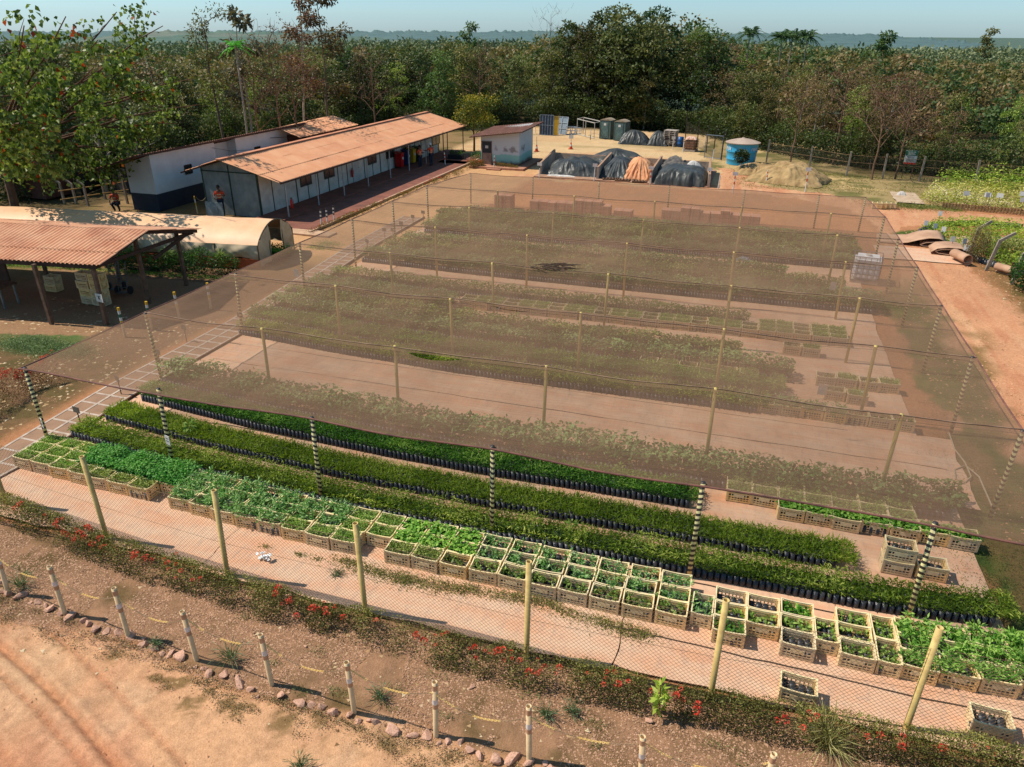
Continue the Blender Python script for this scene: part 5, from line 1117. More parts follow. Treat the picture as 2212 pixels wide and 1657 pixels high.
# ---- poly tunnel
PT_ = thing('poly_tunnel', 'low arched poly tunnel covered in orange tinted film', 'poly tunnel')
film = mat('film_orange', A(248, 198, 150), A(240, 184, 134), .8, .5, dirt=A(210, 140, 96), dscale=.6, damt=.4, spec=.3); curt = mat('film_cream', A(224, 204, 168), A(196, 170, 134), 1.3, .6, dirt=A(150, 112, 76), dscale=1.6, damt=.5)
ax0 = np.array([-3.55, 14.75]); dirx = np.array([-1, -.135]); dirx /= np.linalg.norm(dirx); diry = np.array([-dirx[1]*-1, 0]); diry = np.array([dirx[1], -dirx[0]]); diry = diry if diry[1] > 0 else -diry
LN, WDT, WH_, AP = 14.6, 3.35, 1.08, 1.86
def tp(s, w_, z): q = ax0+dirx*s+diry*w_; return (q[0], q[1], z)
ns, nw_ = 60, 18; V = []; 
for i in range(ns+1):
    for j in range(nw_+1):
        t = j/nw_; s = LN*i/ns; z = WH_+(AP-WH_)*math.sin(math.pi*t)**.75; sagz = .03*abs(math.sin(s*math.pi/2.05)); V.append(tp(s, WDT*t, z-.05+sagz*0-(.03-sagz)*math.sin(math.pi*t)))
V = np.array(V); i_ = np.arange(len(V)).reshape(ns+1, nw_+1); F = np.stack([i_[:-1, :-1], i_[1:, :-1], i_[1:, 1:], i_[:-1, 1:]], -1).reshape(-1, 4)
me = npmesh('roof_film', V, F, smooth=True); me.materials.append(film); o = bpy.data.objects.new('roof_film', me); COL.objects.link(o); o.parent = PT_
def curtain(name, w_, s0, s1, z0, z1, out):
    ns, nz_ = int((s1-s0)*14), 12; V = []
    for i in range(ns+1):
        s = s0+(s1-s0)*i/ns; ph = (s/2.05) % 1
        for j in range(nz_+1):
            t = j/nz_; fold = .05*math.sin((ph-.0)*math.pi)*math.sin(t*math.pi)*2+.018*math.sin(s*14+4*math.cos(t*3))*(1-t)+.02*math.sin(s*6+t*5)
            bot = z0+.10*math.sin(ph*math.pi); V.append(tp(s, w_+out*(.03+fold), bot+(z1-bot)*t))
    V = np.array(V); i_ = np.arange(len(V)).reshape(ns+1, nz_+1); F = np.stack([i_[:-1, :-1], i_[1:, :-1], i_[1:, 1:], i_[:-1, 1:]], -1).reshape(-1, 4)
    me = npmesh(name, V, F, smooth=True); me.materials.append(curt); o = bpy.data.objects.new(name, me); COL.objects.link(o); o.parent = PT_
curtain('side_curtain', 0, 0, LN, .42, WH_, -1); curtain('side_curtain', WDT, 0, LN, .3, WH_, 1)
for (wa, wb) in ((0, 1.15), (2.25, WDT)):
    V = []; nn = 8
    for i in range(nn+1):
        w_ = wa+(wb-wa)*i/nn; zt = WH_+(AP-WH_)*math.sin(math.pi*w_/WDT)**.75-.06
        for j in range(7): V.append(tp(-.02-.03*math.sin(w_*9+j), w_, .12+(zt-.12)*j/6))
    V = np.array(V); i_ = np.arange(len(V)).reshape(nn+1, 7); F = np.stack([i_[:-1, :-1], i_[1:, :-1], i_[1:, 1:], i_[:-1, 1:]], -1).reshape(-1, 4)
    me = npmesh('end_curtain', V, F, smooth=True); me.materials.append(curt); o = bpy.data.objects.new('end_curtain', me); COL.objects.link(o); o.parent = PT_
b_ = MB()
for q in (0, LN): b_.tube([tp(q, WDT*t, WH_+(AP-WH_)*math.sin(math.pi*t)**.75-.05) for t in np.linspace(0, 1, 16)], .03, 6)
for s in np.arange(0, LN+.1, 2.05):
    for w_ in (-.02, WDT+.02): b_.tube([tp(s, w_, 0), tp(s, w_, WH_)], .035, 6)
for w_ in (1.05, 2.35): b_.tube([tp(0, w_, 0), tp(0, w_, 1.72)], .03, 6)
obj('hoop_frame', b_, mat('film_frame', A(120, 104, 80), A(90, 76, 58), 5, .7), PT_)
b_ = MB(); b_.box((0, 0, .22), (LN, .14, .44)); o = obj('base_wall', b_, mat('orange_masonry', A(214, 112, 64), A(180, 86, 50), 2, .9, dirt=A(110, 64, 44), damt=.5), PT_); c0 = tp(LN/2, .05, 0); o.location = c0; o.rotation_euler = (0, 0, math.atan2(dirx[1], dirx[0]))
# ---- open shed on the left
OS = thing('open_shed', 'open sided shed with faded corrugated orange roof on timber posts', 'shed')
fe0, fe1 = Vector((-4.30, 7.16, 2.27)), Vector((-17.4, 5.35, 2.27)); ri0, ri1 = Vector((-4.15, 9.5, 2.93)), Vector((-17.4, 7.6, 2.93)); be0, be1 = Vector((-4.6, 12.75, 2.2)), Vector((-17.6, 10.9, 2.2))
shm = mat('shed_sheet', A(250, 190, 146), A(238, 168, 124), 1.4, .8, dirt=A(180, 104, 78), dscale=.8, damt=.6)
corrug(fe0, fe1, ri0, ri1, .172, .028, 3, 'roof', shm, OS, spw=8); corrug(be0, be1, ri0, ri1, .172, .028, 2, 'roof', shm, OS, spw=8)
tb = mat('shed_timber', A(132, 100, 78), A(96, 72, 56), 5, .85, bump=.2)
for q in ((-6.72, 6.7), (-4.72, 7.25), (-5.12, 11.85), (-5.0, 9.6), (-8.1, 11.4), (-9.9, 6.3), (-11.6, 11.0), (-13.2, 5.9)):
    z_ = 2.2 if q[1] != 9.6 else 2.85; b_ = MB(); b_.bar((q[0]+rng.normal()*.04, q[1], 0), (q[0], q[1], z_), .12, .12); obj('post', b_, tb, OS)
dkt = mat('dark_timber', (0, 0, 0)); b_ = MB()
for a, c in (((-4.6, 7.2, 2.15), (-4.9, 12.4, 2.08)), ((-4.45, 7.3, 2.2), (-4.4, 9.5, 2.84)), ((-4.4, 9.5, 2.84), (-4.75, 12.6, 2.12)), ((-4.5, 9.5, 2.84), (-17.3, 7.65, 2.84)), ((-4.5, 7.2, 2.16), (-17.3, 5.4, 2.16)), ((-4.8, 12.4, 2.1), (-17.3, 10.8, 2.1)), ((-8.1, 11.9, 2.1), (-6.8, 6.9, 2.15)), ((-4.9, 10.2, 1.6), (-4.9, 12.2, 2.1))): b_.bar(a, c, .06, .13)
obj('roof_beam', b_, dkt, OS)
p = P(222, 626, 1.2); pq = plate(-4.66, 7.14, 1.05, .34, .30, -.15, 'white sign with a small black figure fixed to the right shed post', lines=1)
b_ = MB(); b_.lathe([(.001, .07), (.022, .055), (.022, .035), (.001, .02)], 8, T=Matrix.Translation((0, -.012, 0)) @ Matrix.Scale(.2, 4, (0, 1, 0))); b_.box((0, -.012, -.01), (.06, .005, .08)); obj('pictogram', b_, ink, pq)
# things under the open shed
def crate_stack(x, y, nx_, nz_, lab):
    for a in range(nx_):
        for k in range(nz_): crate(x+a*.57, y+rng.normal()*.02, f'crate in the {lab}, {ORD[k]} up, {["left", "right"][a]} column', z=.02+k*.31, group='crates stacked under the shed', parts=False)
q = P(222, 658); crate_stack(q.x-.55, q.y, 2, 4, 'stack behind the right shed post'); q = P(120, 628); crate_stack(q.x, q.y, 1, 2, 'low stack deep under the shed')
def hand_truck(x, y, rz, lab):
    t = thing('hand_truck', lab, 'hand truck', (x, y, 0), rz); b_ = MB()
    for s in (-.2, .2): b_.tube([(s, 0, .12), (s, .12, .8), (s, .2, 1.2), (s*.8, .32, 1.28)], .018, 6)
    for z in (.25, .5, .75, 1.0): b_.bar((-.2, .02+z*.13, z), (.2, .02+z*.13, z), .03, .02)
    b_.box((0, -.12, .1), (.42, .26, .015)); obj('frame', b_, mat('truck_steel', A(110, 116, 116), None, 5, .5, metal=.4), t)
    for s in (-.27, .27): w_ = MB(); w_.tube([(s-.03, .05, .16), (s+.03, .05, .16)], .16, 16); obj('wheel', w_, mat('black_rubber', (0, 0, 0)), t)
q = P(268, 635); hand_truck(q.x, q.y, .2, 'steel hand truck standing under the shed, facing the camera'); q = P(246, 632); hand_truck(q.x-.1, q.y+.3, .5, 'second hand truck half hidden behind the shed post')
q = P(10, 660); t = thing('work_table', 'wooden work table in the dark left part of the shed', 'table', (q.x-.4, q.y, 0), .1); b_ = MB(); b_.box((0, 0, .8), (1.6, .8, .05)); obj('tabletop', b_, wood, t)
for sx in (-1, 1):
    for sy in (-1, 1): b_ = MB(); b_.bar((sx*.7, sy*.32, 0), (sx*.7, sy*.32, .78), .06); obj('leg', b_, alu, t)
b_ = MB(); q = P(0, 610); b_.box((q.x-.9, q.y+.3, .85), (2.2, .08, 1.7)); tag(obj('shed_screen', b_, mat('brown_board', A(110, 80, 62), A(84, 60, 48), 3, .9)), 'brown boarded screen at the dark left end of the shed', 'screen')
# bushes between shed and tunnel
dkl = leafmat('shade_bush', A(28, 54, 24), A(56, 92, 38), A(110, 146, 66), .3); spk = leafmat('spiky', A(90, 120, 50), A(150, 170, 84), A(200, 206, 130), .2)
def bush(name, x, y, r, h, n, m, lab, cat='shrub', ls=.1, parent=None, group=None, z0=.0):
    D = rdir(n); R_ = rng.random(n)**.4; C = D*R_[:, None]*np.array([r, r, h*.55])+np.array([x, y, z0+h*.5]); C[:, 2] = np.maximum(C[:, 2], .03); keep = (fbm(C[:, 0]*2+C[:, 2], C[:, 1]*2-C[:, 2], .9) > .38) | (rng.random(n) < .35); C, D = C[keep], D[keep]; n = len(C)
    V, F, Rr = leaves(C, D+rdir(n, .2)*.9, ls*(.6+.8*rng.random(n)), ls*.5, np.clip((C[:, 2]-z0)/h*.9+rng.normal(size=n)*.2, 0, 1), fold=.1); me = npmesh(name, V, F, rnd=Rr); me.materials.append(m); o = bpy.data.objects.new(name, me); COL.objects.link(o)
    if parent is not None: o.parent = parent
    else: tag(o, lab, cat, group)
    return o
for i, s in enumerate(np.arange(1.2, 12.5, 1.05)):
    c0 = tp(float(s), -.85-.15*math.sin(i*2), 0); bush('garden_shrub', c0[0], c0[1], .62, .85+.25*math.sin(i*1.7), 900, dkl, f'dark leafy garden shrub before the tunnel curtain, {ORD[i]} from its right end', group='garden shrubs along the poly tunnel')
for s, lb in ((3.9, 'spiky pale fan leaved plant before the tunnel, near the shed corner'), (1.4, 'spiky pale fan leaved plant before the tunnel, next to the net')):
    c0 = tp(s, -.75, .5); n = 60; V, F, R = leaves(np.tile(np.array([c0[0], c0[1], .75]), (n, 1)), rdir(n, .35, .6), .42, .045, None); me = npmesh('fan_plant', V, F, rnd=R); me.materials.append(spk); o = bpy.data.objects.new('fan_plant', me); COL.objects.link(o); tag(o, lb, 'plant')
weeds('grass_growth', 'bright grass strip behind the shed and by the tunnel end', [(tp(float(s), -1.5, 0)[0], tp(float(s), -1.5, 0)[1], .6) for s in np.arange(0, 13, .3)]+[(-3.2+.5*rng.random(), 18.6+1.2*rng.random(), .7) for k in range(14)], 130, .12, leafmat('bright_blade', A(60, 110, 30), A(100, 160, 46), A(150, 200, 80), .3), .07, .02)
# striped marker posts (white, green, yellow) near the shed
def marker(x, y, h, cols, lab, r=.045, grp=None):
    t = thing('marker_post', lab, 'marker post', (x, y, 0), 0, grp); z = 0; n_ = len(cols)
    for i, c in enumerate(cols): hh = h*(.45 if i == 0 else .55/(n_-1)); b_ = MB(); b_.lathe([(r, z), (r, z+hh), (.001, z+hh)], 10); obj('shaft' if i == 0 else 'band', b_, c, t); z += hh
    t.rotation_euler = (rng.normal()*.03, rng.normal()*.03, 0); return t
ywm = mat('yellow_paint', A(230, 180, 50), None, 5, .5); grm = mat('green_paint', A(40, 104, 76), None, 5, .5); rdm = mat('red_band', A(206, 60, 44), None, 5, .5); whm = mat('white_band2', A(236, 230, 220), None, 5, .5)
for (u, v, lb) in ((263+8, 728, 'nearest yellow white and green post beside the shed'), (318+10, 712, 'second yellow white and green post, half behind the net'), (388, 690, 'yellow white and green post seen through the net near the shed'), (456, 668, 'farthest yellow and white post seen through the net')):
    p = P(u, v); marker(p.x, p.y, 1.05, [cr_, ywm, whm, grm, whm, ywm], lb)
# ---- fence, rails and shade cloth at the far left
LF = thing('boundary_fence', 'boundary fence with bent concrete posts and dark cloth at the left', 'fence'); cpm = mat('concrete_post', A(166, 152, 134), A(130, 116, 100), 5, .9, bump=.2)
def bent(x, y, h, parent, dirx_=-.35, name='post', lean=0.0):
    b_ = MB(); b_.bar((x, y, 0), (x+lean, y, h*.82), .11, .11); b_.bar((x+lean, y, h*.80), (x+lean+dirx_, y-.05, h), .10, .10); return obj(name, b_, cpm, parent)
for (u, v, h) in ((191, 445, 1.9), (228, 430, 2.4), (251, 445, 2.2), (276, 440, 2.6), (165, 440, 1.8), (140, 440, 1.9)): p = P(u, v); bent(p.x, p.y, h*.8, LF)
b_ = MB(); pa, pb = P(135, 448), P(281, 425)
for z in (.45, .95): b_.bar((pa.x, pa.y, z), (pb.x, pb.y, z), .05)
obj('rail', b_, ywm if False else mat('rail_yellow', A(196, 156, 90), A(160, 120, 70), 5), LF)
b_ = MB(); pa, pb, pc = P(178, 425), P(225, 405), P(285, 420)
for a, c in ((pa, pb), (pb, pc)): b_.bar((a.x, a.y, .8), (c.x, c.y, .8), .03, 1.5)
obj('shade_cloth', b_, mat('black_cloth', A(50, 46, 44), A(32, 30, 30), 3, .9), LF)
p = P(430, 462); marker(p.x-.1, p.y, 1.0, [cr_, ywm, whm, ywm], 'yellow and white post before the navy wall', .035)
b_ = MB(); p0 = P(430, 428, 1.0); pts = [(-15.6+1.2*t*0-.0+(-12.9+15.6)*t*.0, 23.3+t*2.2*0, 1) for t in (0, 1)]
q0 = Vector((P(430, 462).x, P(430, 462).y, .95)); q1 = Vector((-13.05, 23.3, .95)); b_.tube([tuple(q0.lerp(q1, t)-Vector((0, 0, .9*t*(1-t)))) for t in np.linspace(0, 1, 9)], .014, 5); tag(obj('rope', b_, mat('rope', A(160, 140, 116), None, 5)), 'sagging rope from the striped post to the office corner', 'rope')
b_ = MB(); p = P(62, 430); b_.box((p.x+.3, p.y+1.0, .75), (2.6, 2.2, 1.3)); o = obj('brick_kiosk', b_, mat('brick_wall', (0, 0, 0))); tag(o, 'tiny orange roofed hut half hidden under the big tree', 'building')
corrug((p.x+1.9, p.y-.6, 1.45), (p.x-1.5, p.y-.6, 1.45), (p.x+1.9, p.y+1.2, 1.9), (p.x-1.5, p.y+1.2, 1.9), .2, .02, 1, 'roof', roofm, o)
b_ = MB(); b_.bar((-12.55, 22.55, .42), (-11.4, 22.55, .42), .035, .84); b_.box((-12.0, 22.51, .45), (.5, .012, .4)); o = obj('metal_cover', b_, mat('blue_grey_metal', A(150, 164, 168), A(126, 140, 146), 2, .5)); tag(o, 'blue grey metal panel propped before the office gable', 'metal panel')
# barriers at the pavement end
for i, (u, v) in enumerate(((694, 488), (708, 486), (722, 480))): p = P(u, v); marker(p.x, p.y, .9, [whm, ink, whm, ink, whm, ink], ['left', 'middle', 'right'][i]+' black and white post at the pavement end beside the net', .04)
# ------------------------------------------------------------------ yard at the back
blt = mat('black_tarp', A(78, 80, 76), A(50, 52, 50), 1.6, .42, bump=.5, bscale=3, dirt=A(110, 104, 96), dscale=1.0, damt=.4); ort = mat('orange_tarp', A(232, 170, 120), A(204, 134, 90), 1.5, .7, bump=.4, bscale=6)
con = mat('bay_concrete', A(196, 178, 158), A(164, 144, 124), 2.2, .9, bump=.2, dirt=A(96, 80, 68), dscale=1.4, damt=.6)
def heap(name, cx_, cy_, lx, ly, h, m, lab, cat, seed=0, rz=0.0, fold=.12, res=90, noisy=.5, boxy=2.0, z0=0):
    a = np.linspace(-1, 1, res); U_, V_ = np.meshgrid(a, a, indexing='ij'); e = np.clip(1-np.abs(U_)**boxy, 0, 1)**(.7)*np.clip(1-np.abs(V_)**boxy, 0, 1)**.7
    nz = fbm(U_*lx+seed*7, V_*ly+seed*3, .8, 4 if 'heap' in name else 2); an = np.arctan2(V_, U_)+ .25*np.sin(seed); ra = np.hypot(U_, V_); wx = (fbm(U_*2+3*seed, V_*2, .8, 2)-.5)*1.6; ridge = 1-np.abs(2*fbm(np.cos(an)*2.6+seed+wx*.5, np.sin(an)*2.6+ra*.4+seed, 1.9, 2)-1)*2.6; ridge = ridge*np.clip(ra*1.5, .25, 1)
    z = h*e*(1-noisy/2+noisy*nz*1.0)+fold*ridge*np.clip(e*3, 0, 1)*.5; z = np.where(e <= 0.001, 0, z)
    rr = 1+.10*(fbm(U_*3+seed, V_*3, 1.2)-.5)*2; c, s = math.cos(rz), math.sin(rz); x = U_*lx*rr; y = V_*ly*rr
    pts = np.stack([cx_+x*c-y*s, cy_+x*s+y*c, np.maximum(z, -.01)+z0], -1).reshape(-1, 3); i_ = np.arange(res*res).reshape(res, res)
    F = np.stack([i_[:-1, :-1], i_[1:, :-1], i_[1:, 1:], i_[:-1, 1:]], -1).reshape(-1, 4); me = npmesh(name, pts, F, smooth=True); me.materials.append(m); o = bpy.data.objects.new(name, me); COL.objects.link(o); tag(o, lab, cat); return o
# storage bays
def bay_wall(pts, h, lab, th=.14):
    b_ = MB()
    for a, c in zip(pts[:-1], pts[1:]): b_.bar((a[0], a[1], h[0]/2), (c[0], c[1], h[1]/2), th, h[0])
    return tag(obj('bay_wall', b_, con), lab, 'low wall')
def wallseg(x0, y0, x1, y1, h0, h1, lab):
    b_ = MB(); d = Vector((x1-x0, y1-y0, 0)).normalized(); nn = Vector((-d.y, d.x, 0))*.08
    b_.add([(x0+s*nn.x, y0+s*nn.y, 0) for s in (-1, 1)]+[(x1+s*nn.x, y1+s*nn.y, 0) for s in (-1, 1)]+[(x0+s*nn.x, y0+s*nn.y, h0) for s in (-1, 1)]+[(x1+s*nn.x, y1+s*nn.y, h1) for s in (-1, 1)], [(0, 1, 5, 4), (2, 6, 7, 3), (0, 4, 6, 2), (1, 3, 7, 5), (4, 5, 7, 6)])
    o = obj('bay_wall', b_, con); tag(o, lab, 'low wall'); c = MB(); c.bar((x0, y0, h0+.01), (x1, y1, h1+.01), .13, .03); obj('coping', c, mat('brick_top', A(190, 148, 116), A(160, 120, 94), 6, .9), o)
wallseg(1.75, 41.7, 1.2, 48.0, 0.85, .95, 'concrete bay wall left of the first black tarpaulin'); wallseg(6.15, 41.3, 5.9, 47.8, .85, .95, 'concrete bay wall between the black and the orange tarpaulin'); wallseg(10.0, 40.9, 9.9, 47.4, .85, .95, 'concrete bay wall right of the orange tarpaulin'); wallseg(14.0, 40.8, 13.6, 47.2, .85, .95, 'concrete bay wall at the right end beside the cart track'); wallseg(1.2, 48.0, 13.6, 47.3, .7, .7, 'long rear wall closing the storage bays')
b_ = MB(); b_.box((7.8, 44.4, .02), (12.6, 7.2, .04)); tag(obj('bay_floor', b_, mat('bay_floor', A(190, 146, 116), A(150, 116, 92), 2, .9)), kind='structure')
heap('tarpaulin', 4.0, 44.0, 2.0, 2.3, 1.1, blt, 'crumpled black tarpaulin over a heap in the left bay', 'tarpaulin', 1, fold=.16, noisy=.8)
heap('tarpaulin', 7.2, 44.2, 1.15, 2.6, 1.2, blt, 'tall dark grey tarpaulin heap left of the orange cloth', 'tarpaulin', 2, fold=.14)
heap('tarpaulin', 6.3, 48.6, 2.4, 1.6, 1.05, blt, 'dusty dark tarpaulin heap behind the bays', 'tarpaulin', 5, fold=.1)
heap('cloth_cover', 8.8, 44.0, 1.15, 2.5, 1.1, ort, 'orange cloth draped over a heap in the middle bay', 'cloth cover', 3, fold=.18, noisy=.6)
heap('tarpaulin', 12.0, 42.6, 1.75, 1.9, 1.0, blt, 'flat topped black tarpaulin in the right bay', 'tarpaulin', 4, fold=.07, noisy=.25, boxy=5)
heap('sheet_pile', 11.7, 45.6, 1.8, 1.4, 1.0, mat('grey_rubble', A(120, 112, 104), A(84, 80, 78), 4, .9), 'grey rumpled plastic heap behind the flat topped tarpaulin', 'plastic heap', 6, fold=.5, noisy=.9)
heap('white_sack', 12.6, 44.6, .8, .4, 1.15, mat('white_sheet', A(226, 220, 210), A(200, 190, 180), 4, .8), 'white sheet lying over the right bay heap', 'sheet', 7, fold=.1)
heap('white_sack', 3.4, 41.5, 1.1, .22, .12, mat('white_sheet', (0, 0, 0)), 'white sacking strip at the foot of the left tarpaulin', 'sacking', 8, fold=.06)
for q, (x, y) in enumerate(((8.0, 41.3), (9.2, 41.2), (7.0, 41.5))):
    t = thing('pallet', ['pale', 'second pale', 'dark'][q]+' wooden pallet lying at the mouth of the middle bay', 'pallet', (x, y, 0), .1*q)
    b_ = MB(); [b_.box((-.45+.225*k, 0, .12), (.13, .9, .02)) for k in range(5)]; obj('deck', b_, wood, t); b_ = MB(); [b_.box((0, -.4+.4*k, .055), (1.0, .08, .1)) for k in range(3)]; obj('bearer', b_, wood, t)
# portable toilets
tgm = mat('toilet_green', A(84, 108, 104), A(66, 88, 86), 3, .5, dirt=A(150, 130, 106), dscale=2, damt=.4); tr_ = mat('toilet_roof', A(176, 158, 134), A(140, 120, 98), 3, .7)
for q, (u, v, lb) in enumerate(((1310, 299, 'left one of two grey green portable toilets at the forest edge'), (1341, 303, 'right one of two grey green portable toilets at the forest edge'))):
    p = P(u, v); t = thing('portable_toilet', lb, 'portable toilet', (p.x, p.y, 0), -.25); W2, H2 = 1.12, 1.75
    b_ = MB(); b_.box((0, .1, H2/2), (W2, 1.1, H2)); [b_.box((sx*(W2/2), .1+sy*.53, H2/2), (.07, .07, H2)) for sx in (-1, 1) for sy in (-1, 1)]; [b_.box((W2/2+.01, -.25+.24*k, H2/2), (.03, .05, H2-.2)) for k in range(4)]; obj('cabin', b_, tgm, t)
    d_ = MB(); d_.box((0, -.47, .85), (.72, .03, 1.5)); d_.box((0, -.49, .5), (.5, .02, .5)); d_.box((0, -.49, 1.15), (.5, .02, .4)); dd = obj('door', d_, mat('toilet_door', A(100, 124, 120), A(80, 102, 100), 4, .5), t); e2 = MB(); e2.box((0, -.51, 1.38), (.26, .012, .22)); obj('sticker', e2, pl, dd)
    r_ = MB(); nn = 10; [r_.add([(-W2/2-.03+(W2+.06)*k/nn, -.5+1.2*j, H2+.17*math.sin(math.pi*k/nn)) for k in range(nn+1) for j in (0, 1)], [(2*k, 2*k+1, 2*k+3, 2*k+2) for k in range(nn)]+[tuple(range(0, 2*nn+2, 2)), tuple(range(2*nn+1, 0, -2))])]; obj('roof', r_, tr_, t, False)
p = P(1372, 312); heap('tarpaulin', p.x-.2, p.y+.8, 1.45, 1.2, 1.15, blt, 'black tarpaulin heap right of the portable toilets', 'tarpaulin', 9, fold=.15); heap('tarpaulin', p.x+2.1, p.y+.7, .95, 1.1, 1.15, blt, 'smaller dusty tarpaulin heap beside the pallets', 'tarpaulin', 11, fold=.2)
pw = mat('pallet_wood', A(232, 194, 160), A(200, 160, 128), 6, .9); pw2 = mat('pallet_grey', A(206, 190, 172), A(168, 152, 138), 6, .9)
def pallet_stack(u, v, n_, s, m_, lab):
    p = P(u, v); 
    for k in range(n_):
        t = thing('pallet', f'wooden pallet in the {lab}, {ORD[k]} from the ground', 'pallet', (p.x+rng.normal()*.03, p.y+.5+rng.normal()*.03, k*.155), -.2+rng.normal()*.04, 'stacked pallets at the yard edge')
        b_ = MB(); [b_.box((0, -.45+.18*j, .14), (s, .13, .02)) for j in range(6)]; obj('deck', b_, m_, t); b_ = MB(); [b_.box((-s*.44+s*.44*j, 0, .065), (.09, 1.0, .12)) for j in range(3)]; obj('bearer', b_, m_, t)
pallet_stack(1421, 312, 6, 1.0, pw, 'low pale stack'); pallet_stack(1446, 316, 9, 1.15, pw2, 'tall grey stack')
# cage container
def cage(x, y, rz, lab, tankm, s=1.0, h=1.15, top=None, gm=None):
    t = thing('caged_container', lab, 'container', (x, y, 0), rz); b_ = MB(); b_.box((0, 0, .08), (1.1*s, 1.0*s, .14)); obj('pallet_base', b_, pw2, t)
    b_ = MB(); bmm = bmesh.new(); bmesh.ops.create_cube(bmm, size=1); bmesh.ops.scale(bmm, vec=(1.02*s, .92*s, h-.22), verts=bmm.verts); bmesh.ops.bevel(bmm, geom=bmm.edges[:], offset=.09, segments=2, affect='EDGES'); bmesh.ops.translate(bmm, vec=(0, 0, .17+(h-.22)/2), verts=bmm.verts); me = bpy.data.meshes.new('bottle'); bmm.to_mesh(me); bmm.free(); me.materials.append(tankm); obj('bottle', me, None, t)
    b_ = MB(); X_, Y_ = .55*s, .5*s
    for z in np.linspace(.16, h, 5):
        for q in ((-X_, -Y_, X_, -Y_), (X_, -Y_, X_, Y_), (X_, Y_, -X_, Y_), (-X_, Y_, -X_, -Y_)): b_.bar((q[0], q[1], z), (q[2], q[3], z), .022)
    for k in np.linspace(-1, 1, 6):
        for sg in (-1, 1): b_.bar((k*X_, sg*Y_, .15), (k*X_, sg*Y_, h), .02); b_.bar((sg*X_, k*Y_, .15), (sg*X_, k*Y_, h), .02)
    obj('cage', b_, gm or mat('cage_steel', A(140, 144, 146), None, 5, .4, metal=.5), t)
    if top: c = MB(); c.lathe([(.12, h-.05), (.12, h+.02), (.001, h+.02)], 12); obj('cap', c, top, t)
    return t
p = P(1867, 612); cage(p.x, p.y+.35, -.12, 'white caged liquid tank standing under the net at the right', mat('tank_white', (.92, .92, .92), (.8, .8, .8), 2, .4), 1.0, 1.15, whm)
p = P(1490, 327); cage(p.x, p.y+.4, -.2, 'rusty cage of scrap with orange cloth at the yard edge', mat('scrap_fill', A(168, 120, 92), A(120, 84, 64), 6, .9), 1.0, 1.0, None, mat('rust_cage', A(150, 130, 108), A(110, 84, 64), 6, .8)); heap('cloth_cover', p.x, p.y+.4, .5, .45, .25, mat('orange_rag', A(222, 150, 110), A(220, 200, 184), 3, .9), 'pale orange cloth on top of the scrap cage', 'cloth cover', 12, fold=.1, z0=.98)
p = P(1468, 318); b_ = MB(); b_.lathe([(.001, 0), (.28, 0), (.28, .28), (.295, .3), (.28, .32), (.28, .58), (.295, .6), (.28, .62), (.28, .88), (.001, .88)], 16); o = obj('blue_drum', b_, mat('drum_blue', A(40, 92, 150), A(30, 74, 124), 3, .4), smooth=True); o.location = (p.x, p.y+.3, 0); tag(o, 'blue plastic drum behind the scrap cage', 'drum')
# steel frames leaning together
sf = mat('frame_steel', A(140, 152, 164), A(104, 112, 120), 5, .5); 
def frame(name, x, y, wd, h, nb, nh, m_, rz, tilt, lab, fillm=None, cat='steel frame', th=.05, z0=0):
    b_ = MB(); [b_.box((-wd/2+wd*k/nb, 0, h/2), (th, th, h)) for k in range(nb+1)]; [b_.box((0, .002, h*k/nh+(.02 if k == 0 else 0)), (wd, th*.9, th)) for k in range(nh+1)]
    o = obj(name, b_, m_); o.location = (x, y, z0); o.rotation_euler = (tilt, 0, rz); tag(o, lab, cat)
    if fillm: c = MB(); c.box((0, .03, h/2), (wd*.96, .015, h*.96)); obj('infill', c, fillm, o)
    return o
p = P(1180, 292); frame('steel_gate', p.x, p.y, 1.5, 1.95, 5, 2, sf, -.1, -.05, 'blue grey barred gate standing at the left of the scrap frames', mat('dim_blue', A(70, 84, 100), None, 3))
p = P(1199, 292); frame('steel_gate', p.x-.1, p.y+.1, .8, 1.8, 1, 1, ywm, .2, -.2, 'yellow panel leaning among the scrap frames', ywm, 'panel'); p = P(1208, 290); frame('steel_gate', p.x+.1, p.y+.0, 1.3, 1.75, 2, 3, mat('pale_steel', A(190, 200, 206), None, 4, .4), -.1, -.35, 'pale steel frame leaning backwards among the scrap', mat('pale_sheet', A(160, 174, 182), None, 4, .4))
for k in range(5): frame('steel_rack', p.x+.6+rng.random()*1.2, p.y-.2+.3*k, 1.0, .9, 2, 2, sf, rng.normal()*.3, -.5-.12*k, f'small steel rack lying in the scrap heap, {ORD[k]} of five', th=.035)
p0 = P(1247, 297); t = thing('goal_frame', 'bare white metal frame standing like a goal in the yard', 'metal frame', (0, 0, 0)); q = [P(1246, 291), P(1283, 300)]
b_ = MB(); a_, c_ = q; dv = Vector((.3, 1.6, 0)); [b_.bar((x.x, x.y, 0), (x.x, x.y, 1.55), .06) for x in (a_, c_, a_+dv, c_+dv, a_.lerp(c_, .5))]; b_.bar((a_.x, a_.y, 1.55), (c_.x, c_.y, 1.5), .06); b_.bar((a_.x+dv.x, a_.y+dv.y, 1.55), (c_.x+dv.x, c_.y+dv.y, 1.5), .06); b_.bar((a_.x, a_.y, 1.55), (a_.x+dv.x, a_.y+dv.y, 1.55), .05); b_.bar((c_.x, c_.y, 1.5), (c_.x+dv.x, c_.y+dv.y, 1.5), .05); b_.bar((a_.x, a_.y, .08), (c_.x, c_.y, .08), .06); obj('tubes', b_, mat('white_tube', A(206, 200, 190), None, 4), t)
